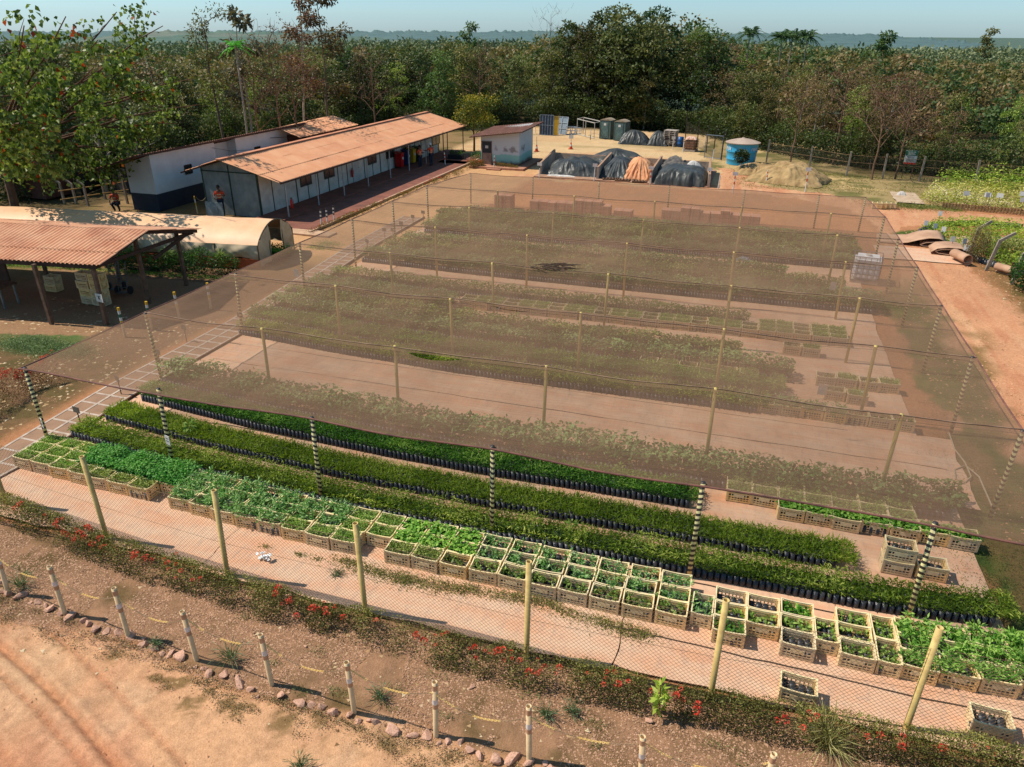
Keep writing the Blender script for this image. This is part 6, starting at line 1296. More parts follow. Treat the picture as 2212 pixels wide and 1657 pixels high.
# big blue water tank
p = P(1598, 358); px_ = p.x; py_ = p.y+1.1; TK = thing('water_tank', 'big turquoise water tank with a domed beige lid', 'water tank', (px_, py_, 0)); tkm = mat('tank_blue', A(64, 172, 212), A(50, 152, 196), 1.5, .4, dirt=A(120, 150, 150), dscale=1.5, damt=.25)
R1 = 1.27; b_ = MB(); b_.lathe([(R1*.86, 0), (R1*.88, .35), (R1*.9, .37), (R1*.9, .45), (R1*.89, .47), (R1*.93, .95), (R1*.95, .97), (R1*.95, 1.05), (R1*.94, 1.07), (R1*.98, 1.62), (R1*1.03, 1.66)], 40); obj('body', b_, tkm, TK, True)
b_ = MB(); b_.lathe([(R1*1.07, 1.62), (R1*1.08, 1.68), (R1*.8, 1.80), (R1*.4, 1.92), (.14, 1.98), (.12, 2.02), (.001, 2.03)], 40); obj('lid', b_, mat('tank_lid', A(196, 172, 152), A(170, 146, 126), 1.5, .7), TK, False)
def text(s, size, m_, name, parent, loc, rot):
    cu = bpy.data.curves.new(name, 'FONT'); cu.body = s; cu.size = size; cu.extrude = .002; cu.align_x = 'CENTER'; tmp = bpy.data.objects.new('tmp', cu); me = bpy.data.meshes.new_from_object(tmp); bpy.data.objects.remove(tmp); o = bpy.data.objects.new(name, me); COL.objects.link(o); me.materials.clear(); me.materials.append(m_); o.parent = parent; o.location = loc; o.rotation_euler = rot; return o
lw_ = mat('white_letter', A(230, 232, 232), None, 3)
for a, s in ((-2.55, 'FIBR'), (-1.62, ''), (-.72, 'FIBR')):
    rr_ = R1*.965
    if s: text(s, .34, lw_, 'lettering', TK, (rr_*math.cos(a), rr_*math.sin(a), 1.12), (math.radians(88), 0, a+math.pi/2))
    else: b_ = MB(); b_.box((rr_*math.cos(a+.25), rr_*math.sin(a+.25), 1.15), (.34, .02, .28), a+.25+math.pi/2); obj('label_plate', b_, mat('tank_label', A(150, 196, 214), None, 3), TK)
# dirt heap
dh = mat('dirt_heap', A(188, 156, 108), A(156, 124, 82), 1.6, .95, bump=1.0, bscale=9, dirt=A(112, 100, 58), dscale=1.3, damt=.7)
heap('soil_heap', 19.3, 45.6, 2.6, 2.3, .95, dh, 'heap of tan soil beside the blue water tank', 'soil heap', 21, rz=-.3, fold=.10, res=110, noisy=1.2); heap('soil_heap', 17.4, 48.4, 1.9, 1.5, .5, dh, 'lower spoil heap strewn with sticks by the tank', 'soil heap', 24, rz=.2, fold=.3, res=60, noisy=.9)
# back fence on the right
BF = thing('mesh_fence', 'wire mesh fence on concrete posts along the forest edge', 'fence')
fpts = [P(1578, 345), P(1650, 352), P(1660, 345), P(1739, 357), P(1830, 378), P(1905, 385), P(1985, 392), P(2100, 400), P(2210, 408)]
fpts = [P(1655, 350)+Vector((0, 0, 0)), P(1748, 366), P(1828, 380), P(1906, 386), P(1985, 392), P(2105, 402), P(2230, 412)]
for q in fpts: b_ = MB(); b_.bar((q.x, q.y, 0), (q.x+rng.normal()*.05, q.y, 1.75), .12, .12); obj('post', b_, cpm, BF)
m, n, l = _new('mesh_screen'); tc = n.new('ShaderNodeTexCoord').outputs['Object']; tr = n.new('ShaderNodeBsdfTransparent'); df = n.new('ShaderNodeBsdfDiffuse'); df.inputs[0].default_value = (*A(80, 74, 62), 1); mx = n.new('ShaderNodeMixShader'); mx.inputs[0].default_value = .22; l.new(tr.outputs[0], mx.inputs[1]); l.new(df.outputs[0], mx.inputs[2]); o = n.new('ShaderNodeOutputMaterial'); l.new(mx.outputs[0], o.inputs[0]); screen = m
for a, c in zip(fpts[:-1], fpts[1:]): b_ = MB(); b_.quad((a.x, a.y, 0), (c.x, c.y, 0), (c.x, c.y, 1.5), (a.x, a.y, 1.5)); obj('wire_mesh', b_, screen, BF); b_ = MB(); [b_.bar((a.x, a.y, z), (c.x, c.y, z), .018) for z in (.4, 1.0, 1.5)]; obj('wire', b_, mat('fence_wire', (0, 0, 0)), BF)
# gate and dark posts left of tank
GT = thing('yard_gate', 'grey mesh gate with dark posts beside the blue water tank', 'gate'); gp = [P(1540, 340), P(1558, 346), P(1525, 330), P(1505, 318), P(1480, 300)]
dpm = mat('dark_post', A(70, 58, 50), None, 5)
for q in gp: b_ = MB(); b_.bar((q.x, q.y, 0), (q.x, q.y, 2.3), .08); obj('post', b_, dpm, GT)
a, c = gp[0], gp[1]; b_ = MB(); b_.bar((a.x-.7, a.y-.5, 0), (a.x-.7, a.y-.5, 1.9), .05); b_.bar((a.x+.7, a.y-1.1, 0), (a.x+.7, a.y-1.1, 1.9), .05); b_.bar((a.x-.7, a.y-.5, 1.88), (a.x+.7, a.y-1.1, 1.88), .05); b_.bar((a.x-.7, a.y-.5, .08), (a.x+.7, a.y-1.1, .08), .05); obj('leaf_frame', b_, sf, GT)
b_ = MB(); b_.quad((a.x-.7, a.y-.5, .1), (a.x+.7, a.y-1.1, .1), (a.x+.7, a.y-1.1, 1.85), (a.x-.7, a.y-.5, 1.85)); obj('wire_mesh', b_, screen, GT)
for s, e in zip([gp[4], gp[3], gp[2]], [gp[3], gp[2], gp[0]]): b_ = MB(); b_.quad((s.x, s.y, 0), (e.x, e.y, 0), (e.x, e.y, 1.7), (s.x, s.y, 1.7)); obj('wire_mesh', b_, screen, GT)
# sign board
q = P(1962, 388); t = thing('notice_board', 'green white and red notice board on the forest fence', 'sign', (q.x-.1, q.y+.4, 0), -.12)
for s in (-.3, .3): b_ = MB(); b_.bar((s, 0, 0), (s, 0, 1.75), .05); obj('post', b_, wood, t)
b_ = MB(); b_.box((0, -.04, 1.5), (.8, .03, .95)); o = obj('board', b_, pl, t); b_ = MB(); b_.box((0, -.062, 1.80), (.78, .01, .34)); obj('green_header', b_, grm, o); b_ = MB(); b_.box((0, -.062, 1.09), (.78, .01, .12)); obj('red_footer', b_, rdm, o)
b_ = MB(); [b_.box((0, -.072, 1.88-.08*k), (.5-.1*(k % 2), .006, .03)) for k in range(3)]; obj('header_lettering', b_, whm, o)
b_ = MB(); [b_.box((rng.normal()*.03, -.066, 1.55-.075*k), (.52-.12*(k % 2), .006, .028)) for k in range(5)]; obj('lettering', b_, ink, o)
# marker posts of the yard: white shaft, red and white bands, some with plates
for (u, v, h, pltf, lb) in ((1739, 415, 1.5, 1, 'tall striped marker with a plate, near side of the soil heap'), (1583, 418, 1.3, 1, 'striped marker with a plate beside the net corner'), (1551, 408, .9, 0, 'white marker joined by chain near the right bay'), (1655, 395, .9, 0, 'striped marker at the left foot of the soil heap'), (1612, 373, .7, 0, 'striped marker before the water tank heap'),
        (1539, 347, .9, 0, 'white post before the grey gate'), (1530, 400, 1.1, 1, 'striped marker with two plates on the right bay wall'), (1404, 402, 1.25, 1, 'red striped marker with a plate at the orange cloth bay'), (1283, 392, 1.15, 1, 'marker with a plate at the second bay wall'), (1165, 388, 1.1, 1, 'blue banded marker with two plates at the left bay wall'), (1067, 365, 1.0, 0, 'red and white marker beside the hut step'),
        (962, 357, .95, 0, 'red and white marker at the end of the veranda'), (1157, 287, 1.05, 0, 'white post at the left of the scrap frames'), (1206, 292, .95, 0, 'white post before the leaning frames'), (1275, 302, 1.0, 0, 'dark post in front of the goal frame'), (1371, 310, 1.0, 0, 'thin post before the black heap by the toilets'), (1453, 322, 1.0, 1, 'post with a white plate before the tall pallet stack'), (1475, 330, .9, 0, 'white post beside the scrap cage')):
    p = P(u, v); t = marker(p.x, p.y, h, [whm if 'dark' not in lb else dpm]+([rdm, whm, rdm, whm] if 'striped' in lb or 'red' in lb else [whm, grm] if 'blue' in lb else [whm]), lb, .035)
    if pltf: b_ = MB(); b_.box((0, -.05, h-.02), (.34, .015, .22)); obj('plate', b_, pl, t)
# traffic cones
for (u, v, lb, pt) in ((1159, 327, 'orange and white traffic cone at the back of the yard', 0), (1233, 322, 'traffic cone carrying a white plate in the middle of the yard', 1)):
    p = P(u, v); t = thing('traffic_cone', lb, 'traffic cone', (p.x, p.y, 0)); orm = mat('cone_orange', A(226, 84, 40), None, 3, .5)
    b_ = MB(); b_.box((0, 0, .02), (.38, .38, .04)); obj('base', b_, orm, t)
    for z0_, z1_, r0, r1, mm3 in ((.04, .25, .15, .11, orm), (.25, .42, .11, .08, whm), (.42, .58, .08, .05, orm), (.58, .68, .05, .035, whm)): b_ = MB(); b_.lathe([(r0, z0_), (r1, z1_)], 14); obj('sleeve', b_, mm3, t, True)
    b_ = MB(); b_.bar((0, 0, .6), (0, 0, 1.25 if not pt else .9), .03); obj('stick', b_, sf, t)
    if pt: b_ = MB(); b_.box((0, -.02, 1.05), (.4, .02, .3)); obj('plate', b_, pl, t)
# wrapped block stacks under the back of the net
bk = mat('clay_block', A(244, 176, 140), A(226, 156, 120), 6, .85); 
segs = [(2.55, 3.7, .85), (4.75, 9.35, .80), (9.7, 10.5, .5), (12.4, 17.5, .8)]
wi = 0
for (x0_, x1_, h_) in segs:
    x_ = x0_
    while x_ < x1_-.2:
        b_ = MB(); hh = h_*rng.uniform(.92, 1.05); [b_.box((0, 0, .13+.2*k), (.5, .75, .185)) for k in range(int(hh/.2))]; o = obj('wrapped_stack', b_, bk); o.location = (x_, 30.0+rng.normal()*.05, 0); o.rotation_euler = (0, 0, rng.normal()*.03)
        c = MB(); [c.box((s*.16, 0, .02+.2*int(hh/.2)/2), (.012, .77, .2*int(hh/.2)+.03)) for s in (-1, 1)]; obj('strap', c, whm, o)
        tag(o, f'strapped stack of orange clay trays at the back under the net, {ORD[wi]} from the left', 'tray stack', 'strapped tray stacks under the net'); wi += 1; x_ += .53
# right side: bags, rolled mats, tags, concrete posts
rb_ = [(25.5, 31.2), (26.6, 33.4), (29, 34.6), (40, 33.5), (40, 24), (31, 24), (28.2, 24.6), (27.0, 26.6)]
def polybed(label, poly, n, h, m_, ls, cat='seedling bed', name='seedling_bed', wd=.45, bags=False, lo=.18):
    pl_ = np.array(poly); x = rng.uniform(pl_[:, 0].min(), pl_[:, 0].max(), n); y = rng.uniform(pl_[:, 1].min(), pl_[:, 1].max(), n); k = inpoly(x, y, poly) & (fbm(x, y, .9) > .32); x, y = x[k], y[k]; n = len(x); c = fbm(x, y, .8, 4)
    z = lo+h*rng.random(n)*(.5+.9*c); V, F, R = leaves(np.stack([x, y, z], 1), rdir(n, .2, .5), ls*(.6+.8*rng.random(n)), ls*wd, np.clip(.2+.9*(c-.3)+.3*(z-lo)/h+rng.normal(size=n)*.15, 0, 1), fold=.1, flat=.8); me = npmesh(name, V, F, rnd=R); me.materials.append(m_); o = bpy.data.objects.new(name, me); COL.objects.link(o); tag(o, label, cat, kind='stuff')
    if bags:
        ex = []
        for (a, b2), (c2_, d2) in zip(poly, poly[1:]+poly[:1]):
            L_ = math.hypot(c2_-a, d2-b2); [ex.append((a+(c2_-a)*t, b2+(d2-b2)*t)) for t in np.arange(0, 1, .14/L_)]
        ex = np.array(ex); ex = ex[(ex[:, 0] < 31)]; ex2 = ex+np.array([.12, -.05]); V, F = bagarr(np.concatenate([ex, ex2]), .07, .22); me = npmesh('bag_edge', V, F); me.materials.append(bagm); q = bpy.data.objects.new('bag_edge', me); COL.objects.link(q); q.parent = o; q['kind'] = 'stuff'
lime = leafmat('lime_bed', A(80, 120, 40), A(140, 170, 56), A(200, 210, 90), .35); yg = leafmat('yellow_bed', A(110, 130, 44), A(176, 180, 76), A(224, 210, 130), .3)
polybed('bright lime green bed of bagged plants right of the dirt road', rb_, 26000, .35, lime, .13, bags=True)
polybed('yellowing bed of plants behind the wicker edging', [(26.8, 39.6), (28.2, 38.9), (40, 37.6), (56, 35), (56, 44), (40, 46), (31, 46.5), (28.4, 44.5)], 30000, .5, yg, .16)
polybed('tall bright green weeds between yellow bed and forest', [(28.5, 45), (34, 45.5), (56, 42), (60, 48), (36, 51), (30.5, 50)], 16000, 1.1, lime, .2, 'weeds', 'weed_patch', lo=.0)
polybed('pale dry leaves strewn over the near corner of the yellow bed', [(27.2, 40.2), (29.4, 39.4), (33, 39), (31.5, 42), (29, 44.3), (28, 43.6)], 5200, .35, leafmat('straw', A(196, 170, 110), A(224, 202, 150), A(240, 226, 186), .2), .16, 'dry leaves', 'leaf_litter', .35, lo=.05)
wkr = mat('wicker', A(186, 142, 96), A(140, 104, 72), 9, .9); a_, c_ = Vector((28.0, 38.75, 0)), Vector((41, 36.9, 0)); ns_ = 26
for k in range(ns_):
    p = a_.lerp(c_, k/ns_); b_ = MB(); L_ = (c_-a_).length/ns_; dv = (c_-a_).normalized(); [b_.bar(p+Vector((0, 0, z)), p+dv*L_*.94+Vector((0, 0, z)), .07, .045) for z in (.05, .13, .21, .29)]; [b_.bar(p+dv*L_*t+Vector((0, -.03, 0)), p+dv*L_*t+Vector((0, -.03, .36)), .05) for t in (.02, .35, .68)]
    o = obj('wicker_crate', b_, wkr); tag(o, f'woven brown crate in the row edging the yellow bed, {ORD[k]} from the left', 'crate', 'woven crates edging the yellow bed')
for i, (u, v, h, zone) in enumerate(((1995, 508, .55, 0), (2027, 480, .4, 0), (2016, 513, .5, 0), (2032, 520, .5, 0), (2052, 545, .55, 0), (2078, 552, .6, 0), (2080, 562, .5, 0), (2081, 450, .8, 1), (2123, 455, .85, 1), (2129, 456, .85, 1), (2151, 455, .8, 1), (2200, 455, .9, 1), (2203, 465, .8, 1), (2228, 445, .9, 1))):
    p = P(u, v); t = thing('plant_tag', f"white plant tag on a stake in the {'yellow' if zone else 'lime green'} bed, {ORD[i if not zone else i-7]} from the left", 'plant tag', (p.x, p.y, 0), rng.normal()*.2); b_ = MB(); b_.bar((0, 0, 0), (0, 0, h), .02); obj('stake', b_, wood, t); b_ = MB(); b_.box((0, -.015, h+.08), (.2 if not zone else .34, .012, .26), 0, Matrix.Rotation(-.15, 4, 'X')); obj('plate', b_, pl, t)
# rolled rubber mats
def rollpts(prof, x0_, y0_, w_, lab, name='rolled_mat', th=.02, rz=0.0):
    prof = [(a*.88, z*.85) for a, z in prof]
    V = []; F = []; n_ = len(prof); k_ = 8
    for j in range(k_+1):
        for (a, z) in prof: V.append((a, j/k_*w_, z+.01*math.sin(j*2+a*5)))
    for j in range(k_):
        for i in range(n_-1): F.append((j*n_+i, j*n_+i+1, (j+1)*n_+i+1, (j+1)*n_+i))
    me = bpy.data.meshes.new(name); me.from_pydata(V, [], F); me.materials.append(mat('rubber_mat', A(206, 166, 134), A(184, 142, 112), 1.5, .85, dirt=A(150, 112, 88), damt=.4)); me.polygons.foreach_set('use_smooth', [True]*len(me.polygons)); o = bpy.data.objects.new(name, me); COL.objects.link(o); o.location = (x0_, y0_, .04); o.rotation_euler = (0, 0, rz); md = o.modifiers.new('th', 'SOLIDIFY'); md.thickness = th; tag(o, lab, 'rolled mat')
sp1 = [(.30*(1-.0*k)*math.cos(a)*(1-.02*i), .30+.30*math.sin(a)*(1-.02*i)) for i, a in enumerate(np.linspace(-math.pi/2, math.pi*1.75, 26)) for k in (0,)]
p = P(2088, 574); rollpts(sp1, p.x-.05, p.y-.1, 1.1, 'single rolled mat with its dark round mouth facing the camera', rz=.35)
fl = [(-2.6, .0), (-1.6, .03), (-1.0, .12), (-.5, .35), (0, .5), (.5, .52), (.85, .42), (.8, .3), (.3, .26), (-.1, .2), (-.35, .08), (-.2, .02), (.4, .03), (1.1, .1), (1.6, .28), (2.0, .36), (2.4, .3), (2.5, .18), (2.2, .1), (1.7, .06)]
p = P(2010, 533); rollpts(fl, p.x-.2, p.y-.2, 1.9, 'wavy heap of folded mat lying between road and lime green bed', rz=-.12)
fl2 = [(-.9, .1), (-.6, .36), (-.1, .46), (.5, .46), (.9, .34), (.95, .16), (.6, .05), (0, .04), (-.5, .08), (-.7, .2), (-.4, .32), (.1, .36), (.6, .32)]
p = P(2052, 553); rollpts(fl2, p.x-.1, p.y-.15, 1.3, 'folded mat with a wide dark mouth next to the single roll', rz=-.1)
RF = thing('ruined_fence', 'overgrown fence with bent concrete posts at the right edge', 'fence')
def bent2(u, v, h, lean, tx, nm='post'):
    p = P(u, v); b_ = MB(); b_.bar((p.x, p.y, 0), (p.x+lean, p.y, h*.8), .12, .12); b_.bar((p.x+lean, p.y, h*.78), (p.x+lean+tx, p.y, h), .11, .11); obj(nm, b_, cpm, RF); return p
bent2(2130, 584, 1.75, .2, .5); bent2(2090, 560, 1.85, .1, .45); bent2(2185, 615, 1.7, .1, .3)
vine = leafmat('dry_vine', A(96, 78, 50), A(140, 116, 76), A(150, 150, 90), .2)
p = P(2098, 565); bush('vine_tangle', p.x+.1, p.y, .45, 1.7, 2200, vine, 'dry vine tangle climbing the bent concrete post', 'vine', .07); p = P(2150, 560); bush('vine_tangle', p.x+.6, p.y+.6, 1.3, .8, 3000, leafmat('mixed_vine', A(70, 84, 40), A(120, 124, 64), A(170, 170, 96), .2), 'tangled weeds under the fence on the right', 'weeds', .1)
p = P(2195, 625); bush('garden_shrub', p.x+.5, p.y, .9, 1.5, 2600, dkl, 'dark green shrub beside the fallen pot at the right edge', 'shrub', .12)
p = P(2170, 598); rollpts([(x*.8, z*.8) for x, z in sp1], p.x+.3, p.y+.1, .8, 'brown barrel like roll half hidden in weeds at the right edge', 'old_barrel', rz=.7)
b_ = MB(); q = P(2178, 600); b_.bar((q.x, q.y-.3, 0), (q.x-.1, q.y-.3, .75), .05); b_.bar((q.x+.45, q.y-.3, 0), (q.x+.4, q.y-.3, .7), .05); b_.bar((q.x-.1, q.y-.3, .75), (q.x+.4, q.y-.3, .55), .05); tag(obj('rusty_frame', b_, mat('rust_iron', A(130, 84, 60), None, 6, .9)), 'rusty broken iron frame in the weeds at the right edge', 'iron frame')
# small young tree by the tank, crates and sack on the lot
p = P(1614, 378); t = thing('young_tree', 'little dark leaved tree with whitewashed stem before the water tank', 'tree', (p.x-.6, p.y+1.2, 0)); b_ = MB(); b_.tube([(0, 0, 0), (.03, 0, .8)], .05, 6); obj('trunk', b_, whm, t); o = bush('crown', 0, 0, .55, .8, 500, leafmat('dk_tree', A(30, 44, 24), A(50, 66, 36), A(80, 96, 54), .1), '', '', .22, t, z0=.75)
for k in range(4): p = P(1893+k*10, 450); crate(p.x, p.y, f'crate on the grassy lot by the forest fence, {ORD[k]} from the left', group='crates by the forest fence', parts=False)
p = P(1948, 425); heap('white_sack', p.x, p.y+.3, .28, .2, .28, mat('white_sheet', (0, 0, 0)), 'white sack slumped at the forest fence', 'sack', 31, fold=.05)
p = P(1980, 408); b_ = MB(); b_.bar((p.x, p.y, .1), (p.x-.0, p.y+.0, .1), .1); sheet('plank_sheet', 25.6, 27.2, 39.4, 43.0, .06, mat('board_sheet', A(206, 180, 150), A(180, 150, 120), 2, .9), .3)
# hose under the net and green hose loop
b_ = MB(); pts = [P(u, v, .05) for u, v in ((2050, 935), (2062, 970), (2085, 1000), (2098, 1030), (2085, 1042), (2064, 1035), (2062, 1015), (2085, 1005), (2115, 1030), (2150, 1110))]; b_.tube(pts, .02, 5); tag(obj('hose', b_, mat('hose', A(190, 170, 140), None, 5)), 'pale hose looping on the mat under the right end of the net', 'hose')
p = P(1842, 868); heap('white_sack', p.x+.2, p.y, .2, .15, .35, mat('white_sheet', (0, 0, 0)), 'white jug standing by the yellow poles under the net', 'jug', 35, fold=.02); p = P(1605, 563); heap('blue_bag', p.x, p.y, .35, .2, .22, mat('blue_grey_bag', A(140, 156, 170), None, 5), 'blue grey bag lying on the path under the net', 'bag', 36, fold=.03)
# flower pots and planter by the veranda end
p = P(985, 345); t = thing('planter', 'black planter boxes with spiky leaves at the veranda end', 'planter', (p.x, p.y, 0)); b_ = MB(); b_.box((0, 0, .2), (1.3, .4, .4)); obj('box', b_, mat('black_rubber', (0, 0, 0)), t); n = 90; V, F, R = leaves(np.stack([rng.uniform(-.6, .6, n), rng.uniform(-.15, .15, n), np.full(n, .4)], 1), rdir(n, 1.0, .5), .6, .04, None); me = npmesh('leaves', V, F, rnd=R); me.materials.append(dkl); o = bpy.data.objects.new('leaves', me); COL.objects.link(o); o.parent = t
polybed('dark ground cover in the shade beside the veranda end', [(-6.2, 46.5), (-4.2, 46.5), (-4.0, 50), (-6.4, 50)], 1500, .3, dkl, .12, 'ground cover', 'ground_cover', lo=.02)
# ------------------------------------------------------------------ people
skin = mat('skin', A(120, 80, 60), None, 3, .6); vest = mat('vest_orange', A(232, 84, 40), A(214, 66, 34), 5, .7); jean = mat('trousers', A(44, 54, 72), A(34, 42, 58), 6, .85); hair = mat('hair', (.015, .012, .01), None, 5); refl = mat('reflective', A(226, 226, 170), None, 4, .4); boot = mat('black_rubber', (0, 0, 0))
def skinned(name, chains, m_, parent, root=0, sub=2):
    vs, es, rs = [], [], []; key = {}
    def vid(p, r):
        k = tuple(round(c, 4) for c in p)
        if k not in key: key[k] = len(vs); vs.append(p); rs.append(r)
        return key[k]
    for ch in chains:
        ids = [vid(p, r) for p, r in ch]; es += list(zip(ids[:-1], ids[1:]))
    me = bpy.data.meshes.new(name); me.from_pydata(vs, es, []); me.materials.append(m_); o = bpy.data.objects.new(name, me); COL.objects.link(o); o.parent = parent
    md = o.modifiers.new('skin', 'SKIN'); md.use_smooth_shade = True
    for i, r in enumerate(rs): sv_ = me.skin_vertices[0].data[i]; sv_.radius = (r, r) if not hasattr(r, '__len__') else r; sv_.use_root = (i == root)
    o.modifiers.new('sub', 'SUBSURF').levels = sub; o.modifiers['sub'].render_levels = sub; return o
def person(x, y, rz, lab, arms, crouch=False, helmet=None, cap=False):
    t = thing('person', lab, 'person', (x, y, 0), rz); PV = .93
    hips = (0, 0, PV); 
    if not crouch: legs = [[((0, 0, PV), (.12, .1)), ((s*.09, 0, PV-.04), .09), ((s*.1, -.02, .5), .062), ((s*.11, .03, .09), .042), ((s*.12, -.12, .04), .036)] for s in (-1, 1)]; tz = 0; ty = 0
    else: legs = [[((0, 0, .5), (.12, .1)), ((s*.1, 0, .48), .09), ((s*.16, -.36, .5), .062), ((s*.13, -.12, .09), .042), ((s*.13, -.27, .04), .036)] for s in (-1, 1)]; tz = -.43; ty = -.12
    sp = [((0, 0, PV+tz), (.12, .1)), ((0, ty*.4, 1.12+tz), (.12, .095)), ((0, ty, 1.34+tz), (.15, .1)), ((0, ty*1.2, 1.46+tz), (.06, .06)), ((0, ty*1.3-.01, 1.54+tz), (.052, .055)), ((0, ty*1.4-.02, 1.61+tz), (.07, .085)), ((0, ty*1.4-.01, 1.70+tz), (.062, .075))]
    ch = [sp]+legs
    for s, (el, ha) in zip((-1, 1), arms):
        sh_ = (s*.18, ty, 1.38+tz); el = (el[0], el[1]+ty, el[2]+tz); ha = (ha[0], ha[1]+ty, ha[2]+tz); d = (Vector(ha)-Vector(el)).normalized(); pw_ = Vector(ha)+d*.07; sd = d.cross(Vector((0, 0, 1)));  sd = sd.normalized() if sd.length > .1 else Vector((1, 0, 0))
        ch.append([sp[2], (sh_, .055), (el, .04), (ha, .026), (tuple(pw_), (.035, .018))])
        for k in range(4): a = pw_+sd*(.024-.016*k); ch.append([(tuple(pw_), (.035, .018)), (tuple(a+d*.035), .009), (tuple(a+d*(.075-.006*abs(k-1.3))-Vector((0, 0, .012))), .007)])
        ch.append([(ha, .026), (tuple(Vector(ha)+sd*.035+d*.035), .010), (tuple(Vector(ha)+sd*.05+d*.07), .008)])
    body = skinned('body', ch, skin, t, 0, 1)
    skinned('trousers', [[(p, (r[0]+.02, r[1]+.02) if hasattr(r, '__len__') else r+.018) for p, r in L_[:-1]] for L_ in legs], jean, t, 0, 1)
    skinned('boot', [[(L_[-2][0], .055), (L_[-1][0], .045)] for L_ in legs][:1], boot, t, 0, 1); skinned('boot', [[(L_[-2][0], .055), (L_[-1][0], .045)] for L_ in legs][1:], boot, t, 0, 1)
    vc = [[(sp[0][0], (.14, .12)), (sp[1][0], (.145, .12)), (sp[2][0], (.175, .125)), (tuple(Vector(sp[3][0])-Vector((0, 0, .03))), (.075, .07))]]
    for s, (el, ha) in zip((-1, 1), arms): vc.append([(sp[2][0], (.175, .125)), ((s*.185, ty, 1.38+tz), .07), (tuple(Vector((s*.185, ty, 1.38+tz)).lerp(Vector((el[0], el[1]+ty, el[2]+tz)), .85)), .054)])
    v = skinned('work_shirt', vc, vest, t, 0, 1)
    b_ = MB(); [b_.tube([(0, ty*.6-.0, 1.08+tz+k*.14), (0, ty*.6, 1.12+tz+k*.14)], .158, 14, False) for k in (0, 1)]; b_.v = [(x_, ty*.6+(y_-ty*.6)*.82, z_) for x_, y_, z_ in b_.v]; obj('reflective_band', b_, refl, v)
    hz = sp[5][0]; b_ = MB(); b_.lathe([(.001, .135), (.05, .125), (.085, .08), (.095, .02), (.088, -.02)], 14, (hz[0], hz[1]+.012, hz[2]+.03)); obj('helmet' if helmet else 'hair', b_, helmet or hair, t, True)
    if helmet: b_ = MB(); b_.lathe([(.09, .0), (.13, -.01), (.09, -.015)], 14, (hz[0], hz[1]-.01, hz[2]+.04)); obj('helmet_brim', b_, helmet, t)
    f = MB(); f.lathe([(.001, .02), (.014, 0), (.012, -.02), (.001, -.03)], 8, (hz[0], hz[1]-.09, hz[2]+.01)); [f.box((hz[0]+s*.085, hz[1], hz[2]+.01), (.02, .03, .05)) for s in (-1, 1)]; obj('face', f, skin, body, True)
    e_2 = MB(); [e_2.box((hz[0]+s*.03, hz[1]-.086, hz[2]+.03), (.02, .012, .01)) for s in (-1, 1)]; e_2.box((hz[0], hz[1]-.085, hz[2]-.035), (.04, .01, .008)); obj('features', e_2, hair, body); return t
whh = mat('helmet_white', A(232, 232, 228), None, 3, .3)
person(-11.75, 22.85, .5, 'worker in orange vest and cap behind the grey metal panel', [((-.27, -.05, 1.15), (-.2, -.28, 1.05)), ((.3, -.02, 1.14), (.2, -.25, 1.2))])
person(-18.3, 22.0, .4, 'crouching worker in orange by the far left fence', [((-.25, -.15, 1.15), (-.15, -.4, 1.0)), ((.25, -.15, 1.15), (.15, -.4, 1.0))], True)
q = P(915, 363); person(-7.75, q.y-.3, 1.2, 'dark haired worker in orange shirt leaning at the veranda post', [((-.25, .02, 1.12), (-.2, -.2, 1.0)), ((.26, .0, 1.13), (.18, -.26, 1.18))])
person(-7.35, q.y+.9, -1.9, 'worker in white helmet and orange shirt at the veranda end', [((-.27, .03, 1.12), (-.3, -.15, .95)), ((.33, -.1, 1.2), (.45, -.3, 1.25))], helmet=whh)
